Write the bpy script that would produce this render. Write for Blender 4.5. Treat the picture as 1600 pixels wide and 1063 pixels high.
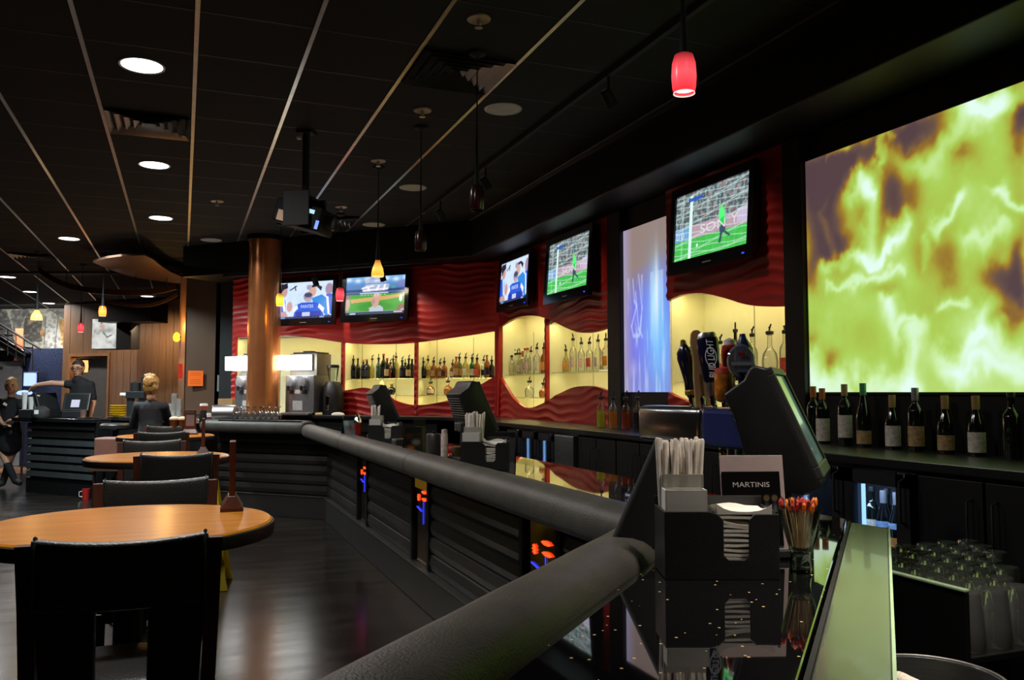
import bpy, bmesh, math, random
import numpy as np
from mathutils import Vector, Matrix, Euler

for o in list(bpy.data.objects):
    bpy.data.objects.remove(o, do_unlink=True)
SC = bpy.context.scene
COL = SC.collection
R = math.radians
random.seed(7)

# ------------------------------------------------------------------ camera
F_PX, CX, CY = 1320.0, 800.0, 531.5
YAW, TILT, CAM_Z = R(21.28), R(3.53), 1.5
cd = bpy.data.cameras.new('camera')
cam = bpy.data.objects.new('camera', cd)
COL.objects.link(cam)
cam.location = (0, 0, CAM_Z)
cam.rotation_euler = (R(90) + TILT, 0, -YAW)
cd.sensor_width = 36.0
cd.lens = 36.0 * F_PX / 1600.0
cd.clip_start = 0.02
cd.clip_end = 200
SC.camera = cam

# ------------------------------------------------------------------ world, exposure
w = bpy.data.worlds.new('dim_room_air')
SC.world = w
w.use_nodes = True
w.node_tree.nodes['Background'].inputs[0].default_value = (0.9, 0.85, 0.8, 1)
w.node_tree.nodes['Background'].inputs[1].default_value = 0.002
SC.view_settings.view_transform = 'Standard'
SC.view_settings.look = 'None'
SC.view_settings.exposure = 0.0
SC.view_settings.gamma = 1.0
SC.view_settings.use_curve_mapping = False

CEIL = 3.5
GRID_X, GRID_Y, CELL = 0.03, 5.24, 0.61

def lamp_area(name, loc, power, color, size, rot=(0, 0, 0), size_y=None, spread=180):
    l = bpy.data.lights.new(name, 'AREA')
    l.energy = power
    l.color = color
    if size_y is None:
        l.shape = 'DISK'
        l.size = size
    else:
        l.shape = 'RECTANGLE'
        l.size = size
        l.size_y = size_y
    l.spread = R(spread)
    o = bpy.data.objects.new(name, l)
    o.location = loc
    o.rotation_euler = rot
    COL.objects.link(o)
    return o

# ------------------------------------------------------------------ measuring rays of the survey camera
_F = Vector((math.sin(YAW) * math.cos(TILT), math.cos(YAW) * math.cos(TILT), math.sin(TILT)))
_R = Vector((math.cos(YAW), -math.sin(YAW), 0))
_U = _R.cross(_F)
EYE = Vector((0, 0, CAM_Z))
def ray(px, py):
    return _F + _R * ((px - CX) / F_PX) + _U * ((CY - py) / F_PX)
def at_z(px, py, z):
    d = ray(px, py); return EYE + d * ((z - CAM_Z) / d.z)
def at_d(px, py, dist):
    return EYE + ray(px, py) * dist
def on_plane(px, py, p0, n):
    d = ray(px, py); n = Vector(n); return EYE + d * ((Vector(p0) - EYE).dot(n) / d.dot(n))
def on_x(px, py, X):
    return on_plane(px, py, (X, 0, 0), (1, 0, 0))

class Frame:
    """a wall: local x runs to the right along it, local y into it, z up"""
    def __init__(s, origin, tx, ty):
        s.o = Vector((origin[0], origin[1], 0)); s.t = Vector((tx, ty, 0)).normalized()
        s.n = Vector((s.t.y, -s.t.x, 0)); s.rot = math.atan2(s.t.y, s.t.x)
    def p(s, u, z, out=0.0):
        return s.o + s.t * u + s.n * out + Vector((0, 0, z))
    def uz(s, px, py, out=0.0):
        q = on_plane(px, py, s.o + s.n * out, s.n) - s.o
        return q.dot(s.t), q.z
    def uo(s, px, py, z):
        q = at_z(px, py, z) - s.o
        return q.dot(s.t), q.dot(s.n)

# ------------------------------------------------------------------ materials
def lin(c):
    return tuple((x / 12.92 if x <= 0.04045 else ((x + 0.055) / 1.055) ** 2.4) for x in c)
def rgb(r, g, b):
    return lin((r / 255, g / 255, b / 255))
MATS = {}
def mat(name, col, rough=0.5, metal=0.0, var=0.12, scale=8.0, bump=0.0, bscale=60.0, coat=0.0, stretch=None, emit=None, estr=0.0, spec=0.5):
    if name in MATS: return MATS[name]
    m = bpy.data.materials.new(name); m.use_nodes = True
    nt = m.node_tree; N = nt.nodes; L = nt.links
    b = N['Principled BSDF']
    b.inputs['Roughness'].default_value = rough
    b.inputs['Metallic'].default_value = metal
    b.inputs['Specular IOR Level'].default_value = spec
    b.inputs['Coat Weight'].default_value = coat
    tc = N.new('ShaderNodeTexCoord'); mp = N.new('ShaderNodeMapping')
    if stretch: mp.inputs['Scale'].default_value = stretch
    L.new(tc.outputs['Object'], mp.inputs['Vector'])
    nz = N.new('ShaderNodeTexNoise'); nz.inputs['Scale'].default_value = scale; nz.inputs['Detail'].default_value = 4
    L.new(mp.outputs['Vector'], nz.inputs['Vector'])
    cr = N.new('ShaderNodeValToRGB')
    cr.color_ramp.elements[0].position = 0.3; cr.color_ramp.elements[1].position = 0.7
    cr.color_ramp.elements[0].color = tuple(max(0, x * (1 - var)) for x in col) + (1,)
    cr.color_ramp.elements[1].color = tuple(min(1, x * (1 + var)) for x in col) + (1,)
    L.new(nz.outputs['Fac'], cr.inputs['Fac']); L.new(cr.outputs['Color'], b.inputs['Base Color'])
    if bump > 0:
        n2 = N.new('ShaderNodeTexNoise'); n2.inputs['Scale'].default_value = bscale; n2.inputs['Detail'].default_value = 3
        L.new(mp.outputs['Vector'], n2.inputs['Vector'])
        bp = N.new('ShaderNodeBump'); bp.inputs['Strength'].default_value = bump; bp.inputs['Distance'].default_value = 0.01
        L.new(n2.outputs['Fac'], bp.inputs['Height']); L.new(bp.outputs['Normal'], b.inputs['Normal'])
    if emit:
        b.inputs['Emission Color'].default_value = tuple(emit) + (1,)
        b.inputs['Emission Strength'].default_value = estr
    MATS[name] = m
    return m
def glass(name, tint, rough=0.02, gloss=0.12, body=0.0):
    """thin-walled glass: tinted see-through plus a fresnel reflection"""
    if name in MATS: return MATS[name]
    m = bpy.data.materials.new(name); m.use_nodes = True
    nt = m.node_tree; N = nt.nodes; L = nt.links
    N.remove(N['Principled BSDF']); out = N['Material Output']
    tr = N.new('ShaderNodeBsdfTransparent'); tr.inputs[0].default_value = tuple(tint) + (1,)
    gl = N.new('ShaderNodeBsdfGlossy'); gl.inputs['Roughness'].default_value = rough
    fr = N.new('ShaderNodeLayerWeight'); fr.inputs['Blend'].default_value = 0.25
    ma = N.new('ShaderNodeMath'); ma.operation = 'MULTIPLY_ADD'; ma.inputs[1].default_value = 0.75; ma.inputs[2].default_value = gloss * 0.5
    L.new(fr.outputs['Fresnel'], ma.inputs[0])
    nz = N.new('ShaderNodeTexNoise'); nz.inputs['Scale'].default_value = 30
    mr = N.new('ShaderNodeMapRange'); mr.inputs['To Min'].default_value = rough; mr.inputs['To Max'].default_value = rough + 0.05
    L.new(nz.outputs['Fac'], mr.inputs['Value']); L.new(mr.outputs['Result'], gl.inputs['Roughness'])
    mx = N.new('ShaderNodeMixShader'); L.new(ma.outputs[0], mx.inputs[0])
    if body > 0:
        df = N.new('ShaderNodeBsdfDiffuse'); df.inputs[0].default_value = tuple(min(1, t * 0.9 + 0.03) for t in tint) + (1,)
        m2 = N.new('ShaderNodeMixShader'); m2.inputs[0].default_value = body
        L.new(tr.outputs[0], m2.inputs[1]); L.new(df.outputs[0], m2.inputs[2]); L.new(m2.outputs[0], mx.inputs[1])
    else:
        L.new(tr.outputs[0], mx.inputs[1])
    L.new(gl.outputs[0], mx.inputs[2]); L.new(mx.outputs[0], out.inputs[0])
    MATS[name] = m
    return m
def real_glass(name, tint, rough=0.0, ior=1.45):
    if name in MATS: return MATS[name]
    m = bpy.data.materials.new(name); m.use_nodes = True
    nt = m.node_tree; N = nt.nodes; L = nt.links; b = N['Principled BSDF']
    b.inputs['Base Color'].default_value = tuple(tint)+(1,); b.inputs['IOR'].default_value = ior
    b.inputs['Transmission Weight'].default_value = 1.0
    nz = N.new('ShaderNodeTexNoise'); nz.inputs['Scale'].default_value = 20
    mr = N.new('ShaderNodeMapRange'); mr.inputs['To Min'].default_value = rough; mr.inputs['To Max'].default_value = rough+.04
    L.new(nz.outputs['Fac'], mr.inputs['Value']); L.new(mr.outputs['Result'], b.inputs['Roughness'])
    MATS[name] = m
    return m
def glow(name, col, strength, noise=0.0):
    if name in MATS: return MATS[name]
    m = bpy.data.materials.new(name); m.use_nodes = True
    nt = m.node_tree; N = nt.nodes; L = nt.links
    N.remove(N['Principled BSDF']); e = N.new('ShaderNodeEmission')
    e.inputs[0].default_value = tuple(col) + (1,); e.inputs[1].default_value = strength
    L.new(e.outputs[0], N['Material Output'].inputs[0])
    MATS[name] = m
    return m
def painted(name, strength=1.0, lit=False, rough=0.5):
    """picture stored as colours on the mesh: a lit screen (emission) or flat print"""
    if name in MATS: return MATS[name]
    m = bpy.data.materials.new(name); m.use_nodes = True
    nt = m.node_tree; N = nt.nodes; L = nt.links
    at = N.new('ShaderNodeVertexColor'); at.layer_name = 'picture'
    b = N['Principled BSDF']
    if lit:
        b.inputs['Base Color'].default_value = (0.02, 0.02, 0.02, 1); b.inputs['Roughness'].default_value = rough
        L.new(at.outputs['Color'], b.inputs['Emission Color']); b.inputs['Emission Strength'].default_value = strength
    else:
        L.new(at.outputs['Color'], b.inputs['Base Color']); b.inputs['Roughness'].default_value = rough
    MATS[name] = m
    return m

# ------------------------------------------------------------------ mesh building
class MB:
    def __init__(s): s.v = []; s.f = []
    def add(s, vs, fs, M=None):
        k = len(s.v)
        s.v += [tuple(M @ Vector(v)) if M is not None else tuple(v) for v in vs]
        s.f += [tuple(i + k for i in f) for f in fs]
        return s
    def box(s, x0, x1, y0, y1, z0, z1, M=None):
        return s.add([(x0,y0,z0),(x1,y0,z0),(x1,y1,z0),(x0,y1,z0),(x0,y0,z1),(x1,y0,z1),(x1,y1,z1),(x0,y1,z1)],
                     [(0,3,2,1),(4,5,6,7),(0,1,5,4),(1,2,6,5),(2,3,7,6),(3,0,4,7)], M)
    def cbox(s, c, sx, sy, sz, M=None):
        x, y, z = c
        return s.box(x-sx/2, x+sx/2, y-sy/2, y+sy/2, z-sz/2, z+sz/2, M)
    def prism(s, poly, z0, z1, M=None):
        n = len(poly)
        a = sum(poly[i][0]*poly[(i+1)%n][1]-poly[(i+1)%n][0]*poly[i][1] for i in range(n))
        if a < 0: poly = poly[::-1]
        vs = [(x,y,z0) for x,y in poly]+[(x,y,z1) for x,y in poly]
        fs = [tuple(range(n))[::-1], tuple(range(n,2*n))]+[(i,(i+1)%n,n+(i+1)%n,n+i) for i in range(n)]
        return s.add(vs, fs, M)
    def lathe(s, prof, n=20, c=(0,0,0), M=None, sx=1.0, sy=1.0, cap=True):
        vs = []; fs = []
        for r, z in prof:
            for i in range(n):
                a = 2*math.pi*i/n
                vs.append((c[0]+r*sx*math.cos(a), c[1]+r*sy*math.sin(a), c[2]+z))
        for j in range(len(prof)-1):
            for i in range(n):
                fs.append((j*n+i, j*n+(i+1)%n, (j+1)*n+(i+1)%n, (j+1)*n+i))
        if cap:
            if prof[0][0] > 1e-4: fs.append(tuple(range(n))[::-1])
            if prof[-1][0] > 1e-4: fs.append(tuple((len(prof)-1)*n+i for i in range(n)))
        return s.add(vs, fs, M)
    def tube(s, pts, r, n=10, M=None, closed=False):
        pts = [Vector(p) for p in pts]; m = len(pts)
        rs = r if isinstance(r, (list, tuple)) else [r]*m
        vs = []; fs = []; up = Vector((0, 0, 1)); prev = None
        for i, p in enumerate(pts):
            d = (pts[min(i+1, m-1)]-pts[max(i-1, 0)]).normalized()
            if prev is None:
                a = d.cross(up if abs(d.z) < 0.9 else Vector((1, 0, 0))).normalized()
            else:
                a = (prev-d*prev.dot(d)).normalized()
            prev = a; b = d.cross(a)
            for k in range(n):
                t = 2*math.pi*k/n
                vs.append(tuple(p+a*(rs[i]*math.cos(t))+b*(rs[i]*math.sin(t))))
        for i in range(m-1):
            for k in range(n):
                fs.append((i*n+k, i*n+(k+1)%n, (i+1)*n+(k+1)%n, (i+1)*n+k))
        fs.append(tuple(range(n))[::-1]); fs.append(tuple((m-1)*n+k for k in range(n)))
        return s.add(vs, fs, M)
    def grid(s, fn, nu, nv, M=None, flip=False):
        vs = [fn(i/(nu-1), j/(nv-1)) for j in range(nv) for i in range(nu)]
        fs = [(j*nu+i, j*nu+i+1, (j+1)*nu+i+1, (j+1)*nu+i) for j in range(nv-1) for i in range(nu-1)]
        if flip: fs = [f[::-1] for f in fs]
        return s.add(vs, fs, M)
    def mesh(s, name, m, smooth=False, bevel=0.0, seg=2, angle=40):
        me = bpy.data.meshes.new(name)
        me.from_pydata(s.v, [], s.f)
        if bevel > 0:
            bm = bmesh.new(); bm.from_mesh(me)
            bmesh.ops.recalc_face_normals(bm, faces=bm.faces)
            es = [e for e in bm.edges if len(e.link_faces) == 2 and e.calc_face_angle(0) > R(30)]
            bmesh.ops.bevel(bm, geom=es, offset=bevel, segments=seg, affect='EDGES', profile=0.5, clamp_overlap=True)
            bm.to_mesh(me); bm.free()
        if m is not None: me.materials.append(m)
        if smooth:
            for p in me.polygons: p.use_smooth = True
            try: me.set_sharp_from_angle(angle=R(angle))
            except Exception: pass
        me.update()
        return me

def link(name, me, parent=None, loc=None, rot=None, kind=None):
    o = bpy.data.objects.new(name, me); COL.objects.link(o)
    if parent is not None: o.parent = parent
    if loc is not None: o.location = loc
    if rot is not None: o.rotation_euler = rot
    if kind: o['kind'] = kind
    return o
def obj(name, mb, m, parent=None, smooth=False, bevel=0.0, seg=2, loc=None, rot=None, kind=None, angle=40):
    return link(name, mb.mesh(name, m, smooth, bevel, seg, angle), parent, loc, rot, kind)
def tag(o, label=None, cat=None, group=None, kind=None):
    if label: o['label'] = label
    if cat: o['category'] = cat
    if group: o['group'] = group
    if kind: o['kind'] = kind
    return o
def thing(name, label, cat, loc=(0, 0, 0), rz=0.0, group=None, rot=None):
    o = bpy.data.objects.new(name, None); COL.objects.link(o)
    o.empty_display_size = 0.05
    o.location = loc; o.rotation_euler = rot if rot else (0, 0, rz)
    return tag(o, label, cat, group)
def copy_tree(o, parent=None):
    c = o.copy(); COL.objects.link(c); c.parent = parent
    for ch in [x for x in bpy.data.objects if x.parent == o]:
        copy_tree(ch, c)
    return c
def text_mesh(name, body, height, m, width=None, extrude=0.0008, align='CENTER', shear=0.0):
    cu = bpy.data.curves.new('lettering_curve', 'FONT')
    cu.body = body; cu.size = 1.0; cu.extrude = 0; cu.align_x = align; cu.align_y = 'CENTER'; cu.shear = shear
    to = bpy.data.objects.new('lettering_curve', cu); COL.objects.link(to)
    dg = bpy.context.evaluated_depsgraph_get()
    me = bpy.data.meshes.new_from_object(to.evaluated_get(dg))
    bpy.data.objects.remove(to, do_unlink=True); bpy.data.curves.remove(cu)
    co = np.empty(len(me.vertices)*3, np.float32); me.vertices.foreach_get('co', co); co = co.reshape(-1, 3)
    h = max(1e-6, co[:, 1].max()-co[:, 1].min()); wd = max(1e-6, co[:, 0].max()-co[:, 0].min())
    sy = height/h; sx = (width/wd) if width else sy
    co[:, 1] = (co[:, 1]-(co[:, 1].max()+co[:, 1].min())/2)*sy
    if align == 'CENTER': co[:, 0] = (co[:, 0]-(co[:, 0].max()+co[:, 0].min())/2)
    co[:, 0] *= sx
    me.vertices.foreach_set('co', co.ravel()); me.materials.clear(); me.materials.append(m); me.name = name
    me.update()
    return me
FACE = (R(90), 0, 0)      # lettering drawn on local x/z, facing local -y

# ------------------------------------------------------------------ pictures painted on a canvas (for screens and flat print)
def vnoise(h, w, gh, gw, rng):
    g = rng.random((gh+2, gw+2)); y = np.linspace(0, gh, h); x = np.linspace(0, gw, w)
    yi = np.minimum(y.astype(int), gh-1); xi = np.minimum(x.astype(int), gw-1)
    fy = y-yi; fx = x-xi; fy = fy*fy*(3-2*fy); fx = fx*fx*(3-2*fx)
    a = g[np.ix_(yi, xi)]; b = g[np.ix_(yi, xi+1)]; c = g[np.ix_(yi+1, xi)]; d = g[np.ix_(yi+1, xi+1)]
    return (a*(1-fx)+b*fx)*(1-fy)[:, None]+(c*(1-fx)+d*fx)*fy[:, None]
def fbm(h, w, gh, gw, rng, octv=4):
    s = 0; a = 1; t = 0
    for k in range(octv):
        s = s+a*vnoise(h, w, min(gh*2**k, h), min(gw*2**k, w), rng); t += a; a *= 0.5
    return s/t
class Canvas:
    def __init__(s, w, h, col):
        s.w, s.h = w, h
        s.a = np.ones((h, w, 3))*np.array(col, float)
        s.U, s.V = np.meshgrid(np.linspace(0, 1, w), np.linspace(0, 1, h))
    def mix(s, mask, col):
        m = np.clip(mask, 0, 1)[..., None]; s.a = s.a*(1-m)+np.array(col, float)*m
    def rect(s, u0, v0, u1, v1, col, a=1): s.mix(((s.U >= u0) & (s.U <= u1) & (s.V >= v0) & (s.V <= v1))*a, col)
    def ell(s, cu, cv, ru, rv, col, a=1, soft=0.25):
        d = np.sqrt(((s.U-cu)/ru)**2+((s.V-cv)/rv)**2); s.mix(np.clip((1-d)/soft, 0, 1)*a, col)
    def glow(s, cu, cv, ru, rv, col, a=1):
        s.mix(np.exp(-(((s.U-cu)/ru)**2+((s.V-cv)/rv)**2))*a, col)
    def poly(s, pts, col, a=1):
        ins = np.zeros(s.U.shape, bool); n = len(pts)
        for i in range(n):
            x0, y0 = pts[i]; x1, y1 = pts[(i+1) % n]
            if y0 == y1: continue
            c = ((s.V >= min(y0, y1)) & (s.V < max(y0, y1)) & (s.U < (s.V-y0)*(x1-x0)/(y1-y0)+x0)); ins ^= c
        s.mix(ins*a, col)
    def line(s, p0, p1, wd, col, a=1):
        d = np.array(p1, float)-np.array(p0, float); L2 = max(1e-9, d@d)
        t = np.clip(((s.U-p0[0])*d[0]+(s.V-p0[1])*d[1])/L2, 0, 1)
        dist = np.hypot(s.U-p0[0]-t*d[0], s.V-p0[1]-t*d[1]); s.mix(np.clip(1.5-dist/wd, 0, 1)*a, col)
    def mesh(s, name, x0, x1, z0, z1, y, m):
        h, w = s.h, s.w
        X, Z = np.meshgrid(np.linspace(x0, x1, w), np.linspace(z1, z0, h))
        co = np.stack([X, np.full_like(X, y), Z], -1).reshape(-1, 3)
        idx = np.arange(h*w).reshape(h, w)
        q = np.stack([idx[1:, :-1], idx[1:, 1:], idx[:-1, 1:], idx[:-1, :-1]], -1).reshape(-1, 4)
        me = bpy.data.meshes.new(name); me.from_pydata(co.tolist(), [], q.tolist())
        at = me.color_attributes.new('picture', 'FLOAT_COLOR', 'POINT')
        c = np.clip(s.a, 0, 1); c = np.where(c <= 0.04045, c/12.92, ((c+0.055)/1.055)**2.4)
        at.data.foreach_set('color', np.concatenate([c, np.ones((h, w, 1))], -1).astype(np.float32).ravel())
        me.materials.append(m); me.update()
        return me

# ------------------------------------------------------------------ shared materials
BLACK = mat('black_paint', (0.006, 0.006, 0.0065), 0.5, bump=0.05, spec=.3)
BLACKM = mat('matte_black', (0.008, 0.008, 0.009), 0.75)
TILE = mat('black_ceiling_tile', (0.004, 0.004, 0.0042), 0.9, bump=0.4, bscale=220)
TBAR = mat('grey_grid_metal', (0.55, 0.55, 0.53), 0.30, 0.9)
TBARX = mat('black_grid_metal', (0.007, 0.007, 0.007), 0.6, 0.3)
RED = mat('red_lacquer', (0.36, 0.018, 0.014), 0.40, var=0.2, scale=3, spec=.3)
CREAM = mat('cream_lining', (0.80, 0.77, 0.58), 0.55, var=0.03)
LEATHER = mat('black_leather', (0.074, 0.071, 0.061), 0.45, bump=0.25, bscale=180, var=0.2, spec=.35)
CHAIRL = mat('chair_leather', (0.022, 0.021, 0.02), 0.36, bump=0.2, bscale=150)
DWOOD = mat('dark_wood', (0.016, 0.010, 0.008), 0.42, var=0.35, scale=5, stretch=(1, 1, 8))
RWOOD = mat('red_brown_wood', (0.085, 0.022, 0.012), 0.35, var=0.3, scale=6, stretch=(4, 4, 1))
OWOOD = mat('orange_maple', (0.60, 0.22, 0.022), 0.25, var=0.16, scale=3, stretch=(1, 9, 1), spec=.35)
PWOOD = mat('wall_wood', (0.18, 0.095, 0.045), 0.5, var=0.25, scale=4, stretch=(9, 9, 0.5))
COPPER = mat('polished_copper', (0.72, 0.27, 0.10), 0.24, 0.72, var=0.08)
COPPERB = mat('brushed_copper', (0.15, 0.075, 0.045), 0.4, 0.9, var=0.15)
STEEL = mat('brushed_steel', (0.52, 0.53, 0.54), 0.32, 1.0, stretch=(1, 1, 20))
CHROME = mat('chrome', (0.75, 0.75, 0.76), 0.08, 1.0, var=0.03)
BPLAST = mat('black_plastic', (0.014, 0.014, 0.015), 0.42, bump=0.1, bscale=300)
GPLAST = mat('dark_grey_plastic', (0.04, 0.042, 0.042), 0.45, bump=0.1, bscale=300)
WPLAST = mat('frosted_white_plastic', (0.74, 0.72, 0.68), 0.45, var=0.05)
PAPERW = mat('white_paper', (0.84, 0.80, 0.72), 0.8, var=0.05)
STRAWW = mat('wrapped_straw_paper', (0.82, 0.75, 0.67), 0.75, var=0.15, scale=40)
GRANITE = None
SKIN = mat('skin', (0.55, 0.28, 0.17), 0.5, var=0.06)
CLOTHB = mat('black_cloth', (0.010, 0.010, 0.012), 0.85, bump=0.3, bscale=90)
CLEARG = glass('clear_glass', (0.93, 0.96, 0.93))
SHELFG = glass('green_edged_glass', (0.95, 0.98, 0.94), gloss=0.08)
# ================================================================== THE SETTING
RW = Frame((3.5, 9.4), 0, -1)                       # wall behind the bar, running towards the camera
BWL = 4.3
BW = Frame((3.5-BWL*math.sqrt(.5), 9.4+BWL*math.sqrt(.5)), 1, -1)   # angled wall at the far end
COUNTER_Z = 1.21
PANEL_TOP = 3.07

def granite():
    m = bpy.data.materials.new('black_galaxy_granite'); m.use_nodes = True
    nt = m.node_tree; N = nt.nodes; L = nt.links; b = N['Principled BSDF']
    tc = N.new('ShaderNodeTexCoord')
    vo = N.new('ShaderNodeTexVoronoi'); vo.inputs['Scale'].default_value = 40
    L.new(tc.outputs['Object'], vo.inputs['Vector'])
    lt = N.new('ShaderNodeMath'); lt.operation = 'LESS_THAN'; lt.inputs[1].default_value = 0.12
    L.new(vo.outputs['Distance'], lt.inputs[0])
    sp = N.new('ShaderNodeSeparateColor'); L.new(vo.outputs['Color'], sp.inputs[0])
    gt = N.new('ShaderNodeMath'); gt.operation = 'GREATER_THAN'; gt.inputs[1].default_value = 0.60
    L.new(sp.outputs[0], gt.inputs[0])
    mu = N.new('ShaderNodeMath'); mu.operation = 'MULTIPLY'; L.new(lt.outputs[0], mu.inputs[0]); L.new(gt.outputs[0], mu.inputs[1])
    mx = N.new('ShaderNodeMix'); mx.data_type = 'RGBA'
    mx.inputs['A'].default_value = (0.004, 0.004, 0.0045, 1); mx.inputs['B'].default_value = (0.85, 0.60, 0.24, 1)
    L.new(mu.outputs[0], mx.inputs['Factor']); L.new(mx.outputs['Result'], b.inputs['Base Color'])
    mr = N.new('ShaderNodeMapRange'); mr.inputs['To Min'].default_value = 0.03; mr.inputs['To Max'].default_value = 0.35
    L.new(mu.outputs[0], mr.inputs['Value']); L.new(mr.outputs['Result'], b.inputs['Roughness'])
    b.inputs['Coat Weight'].default_value = 0.7; b.inputs['Coat Roughness'].default_value = 0.02
    b.inputs['Specular IOR Level'].default_value = 0.8
    return m
GRANITE = granite()

def floor_mat():
    m = bpy.data.materials.new('dark_stained_floor'); m.use_nodes = True
    nt = m.node_tree; N = nt.nodes; L = nt.links; b = N['Principled BSDF']
    tc = N.new('ShaderNodeTexCoord'); mp = N.new('ShaderNodeMapping'); mp.inputs['Scale'].default_value = (1.0, 5.0, 1)
    L.new(tc.outputs['Object'], mp.inputs['Vector'])
    n1 = N.new('ShaderNodeTexNoise'); n1.inputs['Scale'].default_value = 1.3; n1.inputs['Detail'].default_value = 6
    L.new(mp.outputs['Vector'], n1.inputs['Vector'])
    br = N.new('ShaderNodeTexBrick'); br.inputs['Scale'].default_value = 1.0
    br.inputs['Brick Width'].default_value = 1.2; br.inputs['Row Height'].default_value = 0.12; br.inputs['Mortar Size'].default_value = 0.002
    br.inputs['Color1'].default_value = (0.020, 0.016, 0.013, 1); br.inputs['Color2'].default_value = (0.015, 0.012, 0.010, 1); br.inputs['Mortar'].default_value = (0.012, 0.01, 0.009, 1)
    L.new(tc.outputs['Object'], br.inputs['Vector'])
    mx = N.new('ShaderNodeMix'); mx.data_type = 'RGBA'; mx.blend_type = 'MULTIPLY'; mx.inputs['Factor'].default_value = 0.7
    cr = N.new('ShaderNodeValToRGB'); cr.color_ramp.elements[0].position = 0.35; cr.color_ramp.elements[1].position = 0.7
    cr.color_ramp.elements[0].color = (0.5, 0.5, 0.5, 1); cr.color_ramp.elements[1].color = (1.3, 1.25, 1.2, 1)
    L.new(n1.outputs['Fac'], cr.inputs['Fac']); L.new(br.outputs['Color'], mx.inputs['A']); L.new(cr.outputs['Color'], mx.inputs['B'])
    L.new(mx.outputs['Result'], b.inputs['Base Color'])
    mr = N.new('ShaderNodeMapRange'); mr.inputs['To Min'].default_value = 0.13; mr.inputs['To Max'].default_value = 0.27
    L.new(n1.outputs['Fac'], mr.inputs['Value']); L.new(mr.outputs['Result'], b.inputs['Roughness'])
    bp = N.new('ShaderNodeBump'); bp.inputs['Strength'].default_value = 0.12; bp.inputs['Distance'].default_value = 0.01
    L.new(n1.outputs['Fac'], bp.inputs['Height']); L.new(bp.outputs['Normal'], b.inputs['Normal'])
    return m

floor = obj('floor', MB().box(-8, 4.2, -2.5, 26, -0.05, 0), floor_mat(), kind='structure')

# ---- ceiling: slab, tiles, grid bars
ceiling = obj('ceiling', MB().box(-8, 4.2, -2.5, 26, CEIL+0.02, CEIL+0.12), BLACKM, kind='structure')
tile_me = MB().box(-.297, .297, -.297, .297, 0, .016).mesh('ceiling_tile', TILE, bevel=.003, seg=1)
vent_cells = [(2, -1), (-1, 2), (2, 7), (-4, 14)]
light_cells = []
kx0, kx1 = -9, 5
tiles = []
for ky in range(-8, 33):
    for kx in range(kx0, kx1):
        cx, cy = GRID_X+CELL*(kx+.5), GRID_Y+CELL*(ky+.5)
        if cx > 3.1 or (kx, ky) in vent_cells: continue
        q = Vector((cx, cy, CEIL))-EYE
        d = q.dot(_F)
        vis = False
        if d > 0.5:
            px, py = CX+F_PX*q.dot(_R)/d, CY-F_PX*q.dot(_U)/d
            vis = -90 < px < 1700 and py > -90
        tiles.append((0 if vis else 1, d if d > 0 else 99, cx, cy))
tiles.sort()
rest = MB()
for i, (hid, d, cx, cy) in enumerate(tiles):
    if i < 300:
        link('ceiling_tile', tile_me, ceiling, (cx, cy, CEIL))
    else:
        rest.box(cx-.297, cx+.297, cy-.297, cy+.297, CEIL, CEIL+.016)
obj('ceiling_tile_field', rest, TILE, ceiling, kind='stuff')
for kx in range(kx0, kx1+1):
    x = GRID_X+CELL*kx
    if x < 3.1: obj('grid_runner', MB().box(x-.012, x+.012, -2.4, 25.5, CEIL-.004, CEIL+.018), TBAR, ceiling)
for ky in range(-8, 34):
    y = GRID_Y+CELL*ky
    obj('cross_tee', MB().box(GRID_X+CELL*kx0, 3.1, y-.009, y+.009, CEIL-.001, CEIL+.018), TBARX, ceiling)

# ---- black soffit above the bar wall
SO = .4
k = 12.9-SO*math.sqrt(2)
bl = BW.p(-.3, 0, SO); bl2 = BW.p(-.3, 0, -.6)
soff = obj('trim_soffit', MB().prism([(3.1, -2.5), (3.1, k-3.1), (bl.x, bl.y), (bl2.x, bl2.y), (4.2, 9.6), (4.2, -2.5)], PANEL_TOP+.005, CEIL+.02), BLACK, kind='structure', bevel=.01)

# ---- wall backing
wr = obj('wall_right', MB().box(3.9, 4.1, -2.5, 10.2, 0, CEIL), BLACKM, kind='structure')
a, b2 = BW.p(-.4, 0, -.45), BW.p(BWL+.3, 0, -.45)
c, e = BW.p(BWL+.3, 0, -.6), BW.p(-.4, 0, -.6)
wb = obj('wall_back', MB().prism([(a.x, a.y), (b2.x, b2.y), (c.x, c.y), (e.x, e.y)], 0, CEIL), BLACKM, kind='structure')

def curve_fn(pts):
    """smooth curve through measured points (u, z)"""
    pts = sorted(pts); us = np.array([p[0] for p in pts]); zs = np.array([p[1] for p in pts])
    m = np.gradient(zs, us)
    def f(u):
        u = min(max(u, us[0]), us[-1]); i = min(max(int(np.searchsorted(us, u)-1), 0), len(us)-2)
        h = us[i+1]-us[i]; t = (u-us[i])/h
        return ((2*t**3-3*t**2+1)*zs[i]+(t**3-2*t**2+t)*h*m[i]+(-2*t**3+3*t**2)*zs[i+1]+(t**3-t**2)*h*m[i+1])
    return f
def relief(u, z, ph):
    w = z/.082+.42*math.sin(u*2.3+ph+z*.9)+.30*math.sin(u*5.1-z*2.0+ph*2)+.14*math.sin(u*11.3+z*3.1+ph)
    s = .5+.5*math.sin(2*math.pi*w)
    amp = .0145*(.55+.45*math.sin(u*3.7+z*4.1+ph))
    return .004+amp*s**1.6
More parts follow.
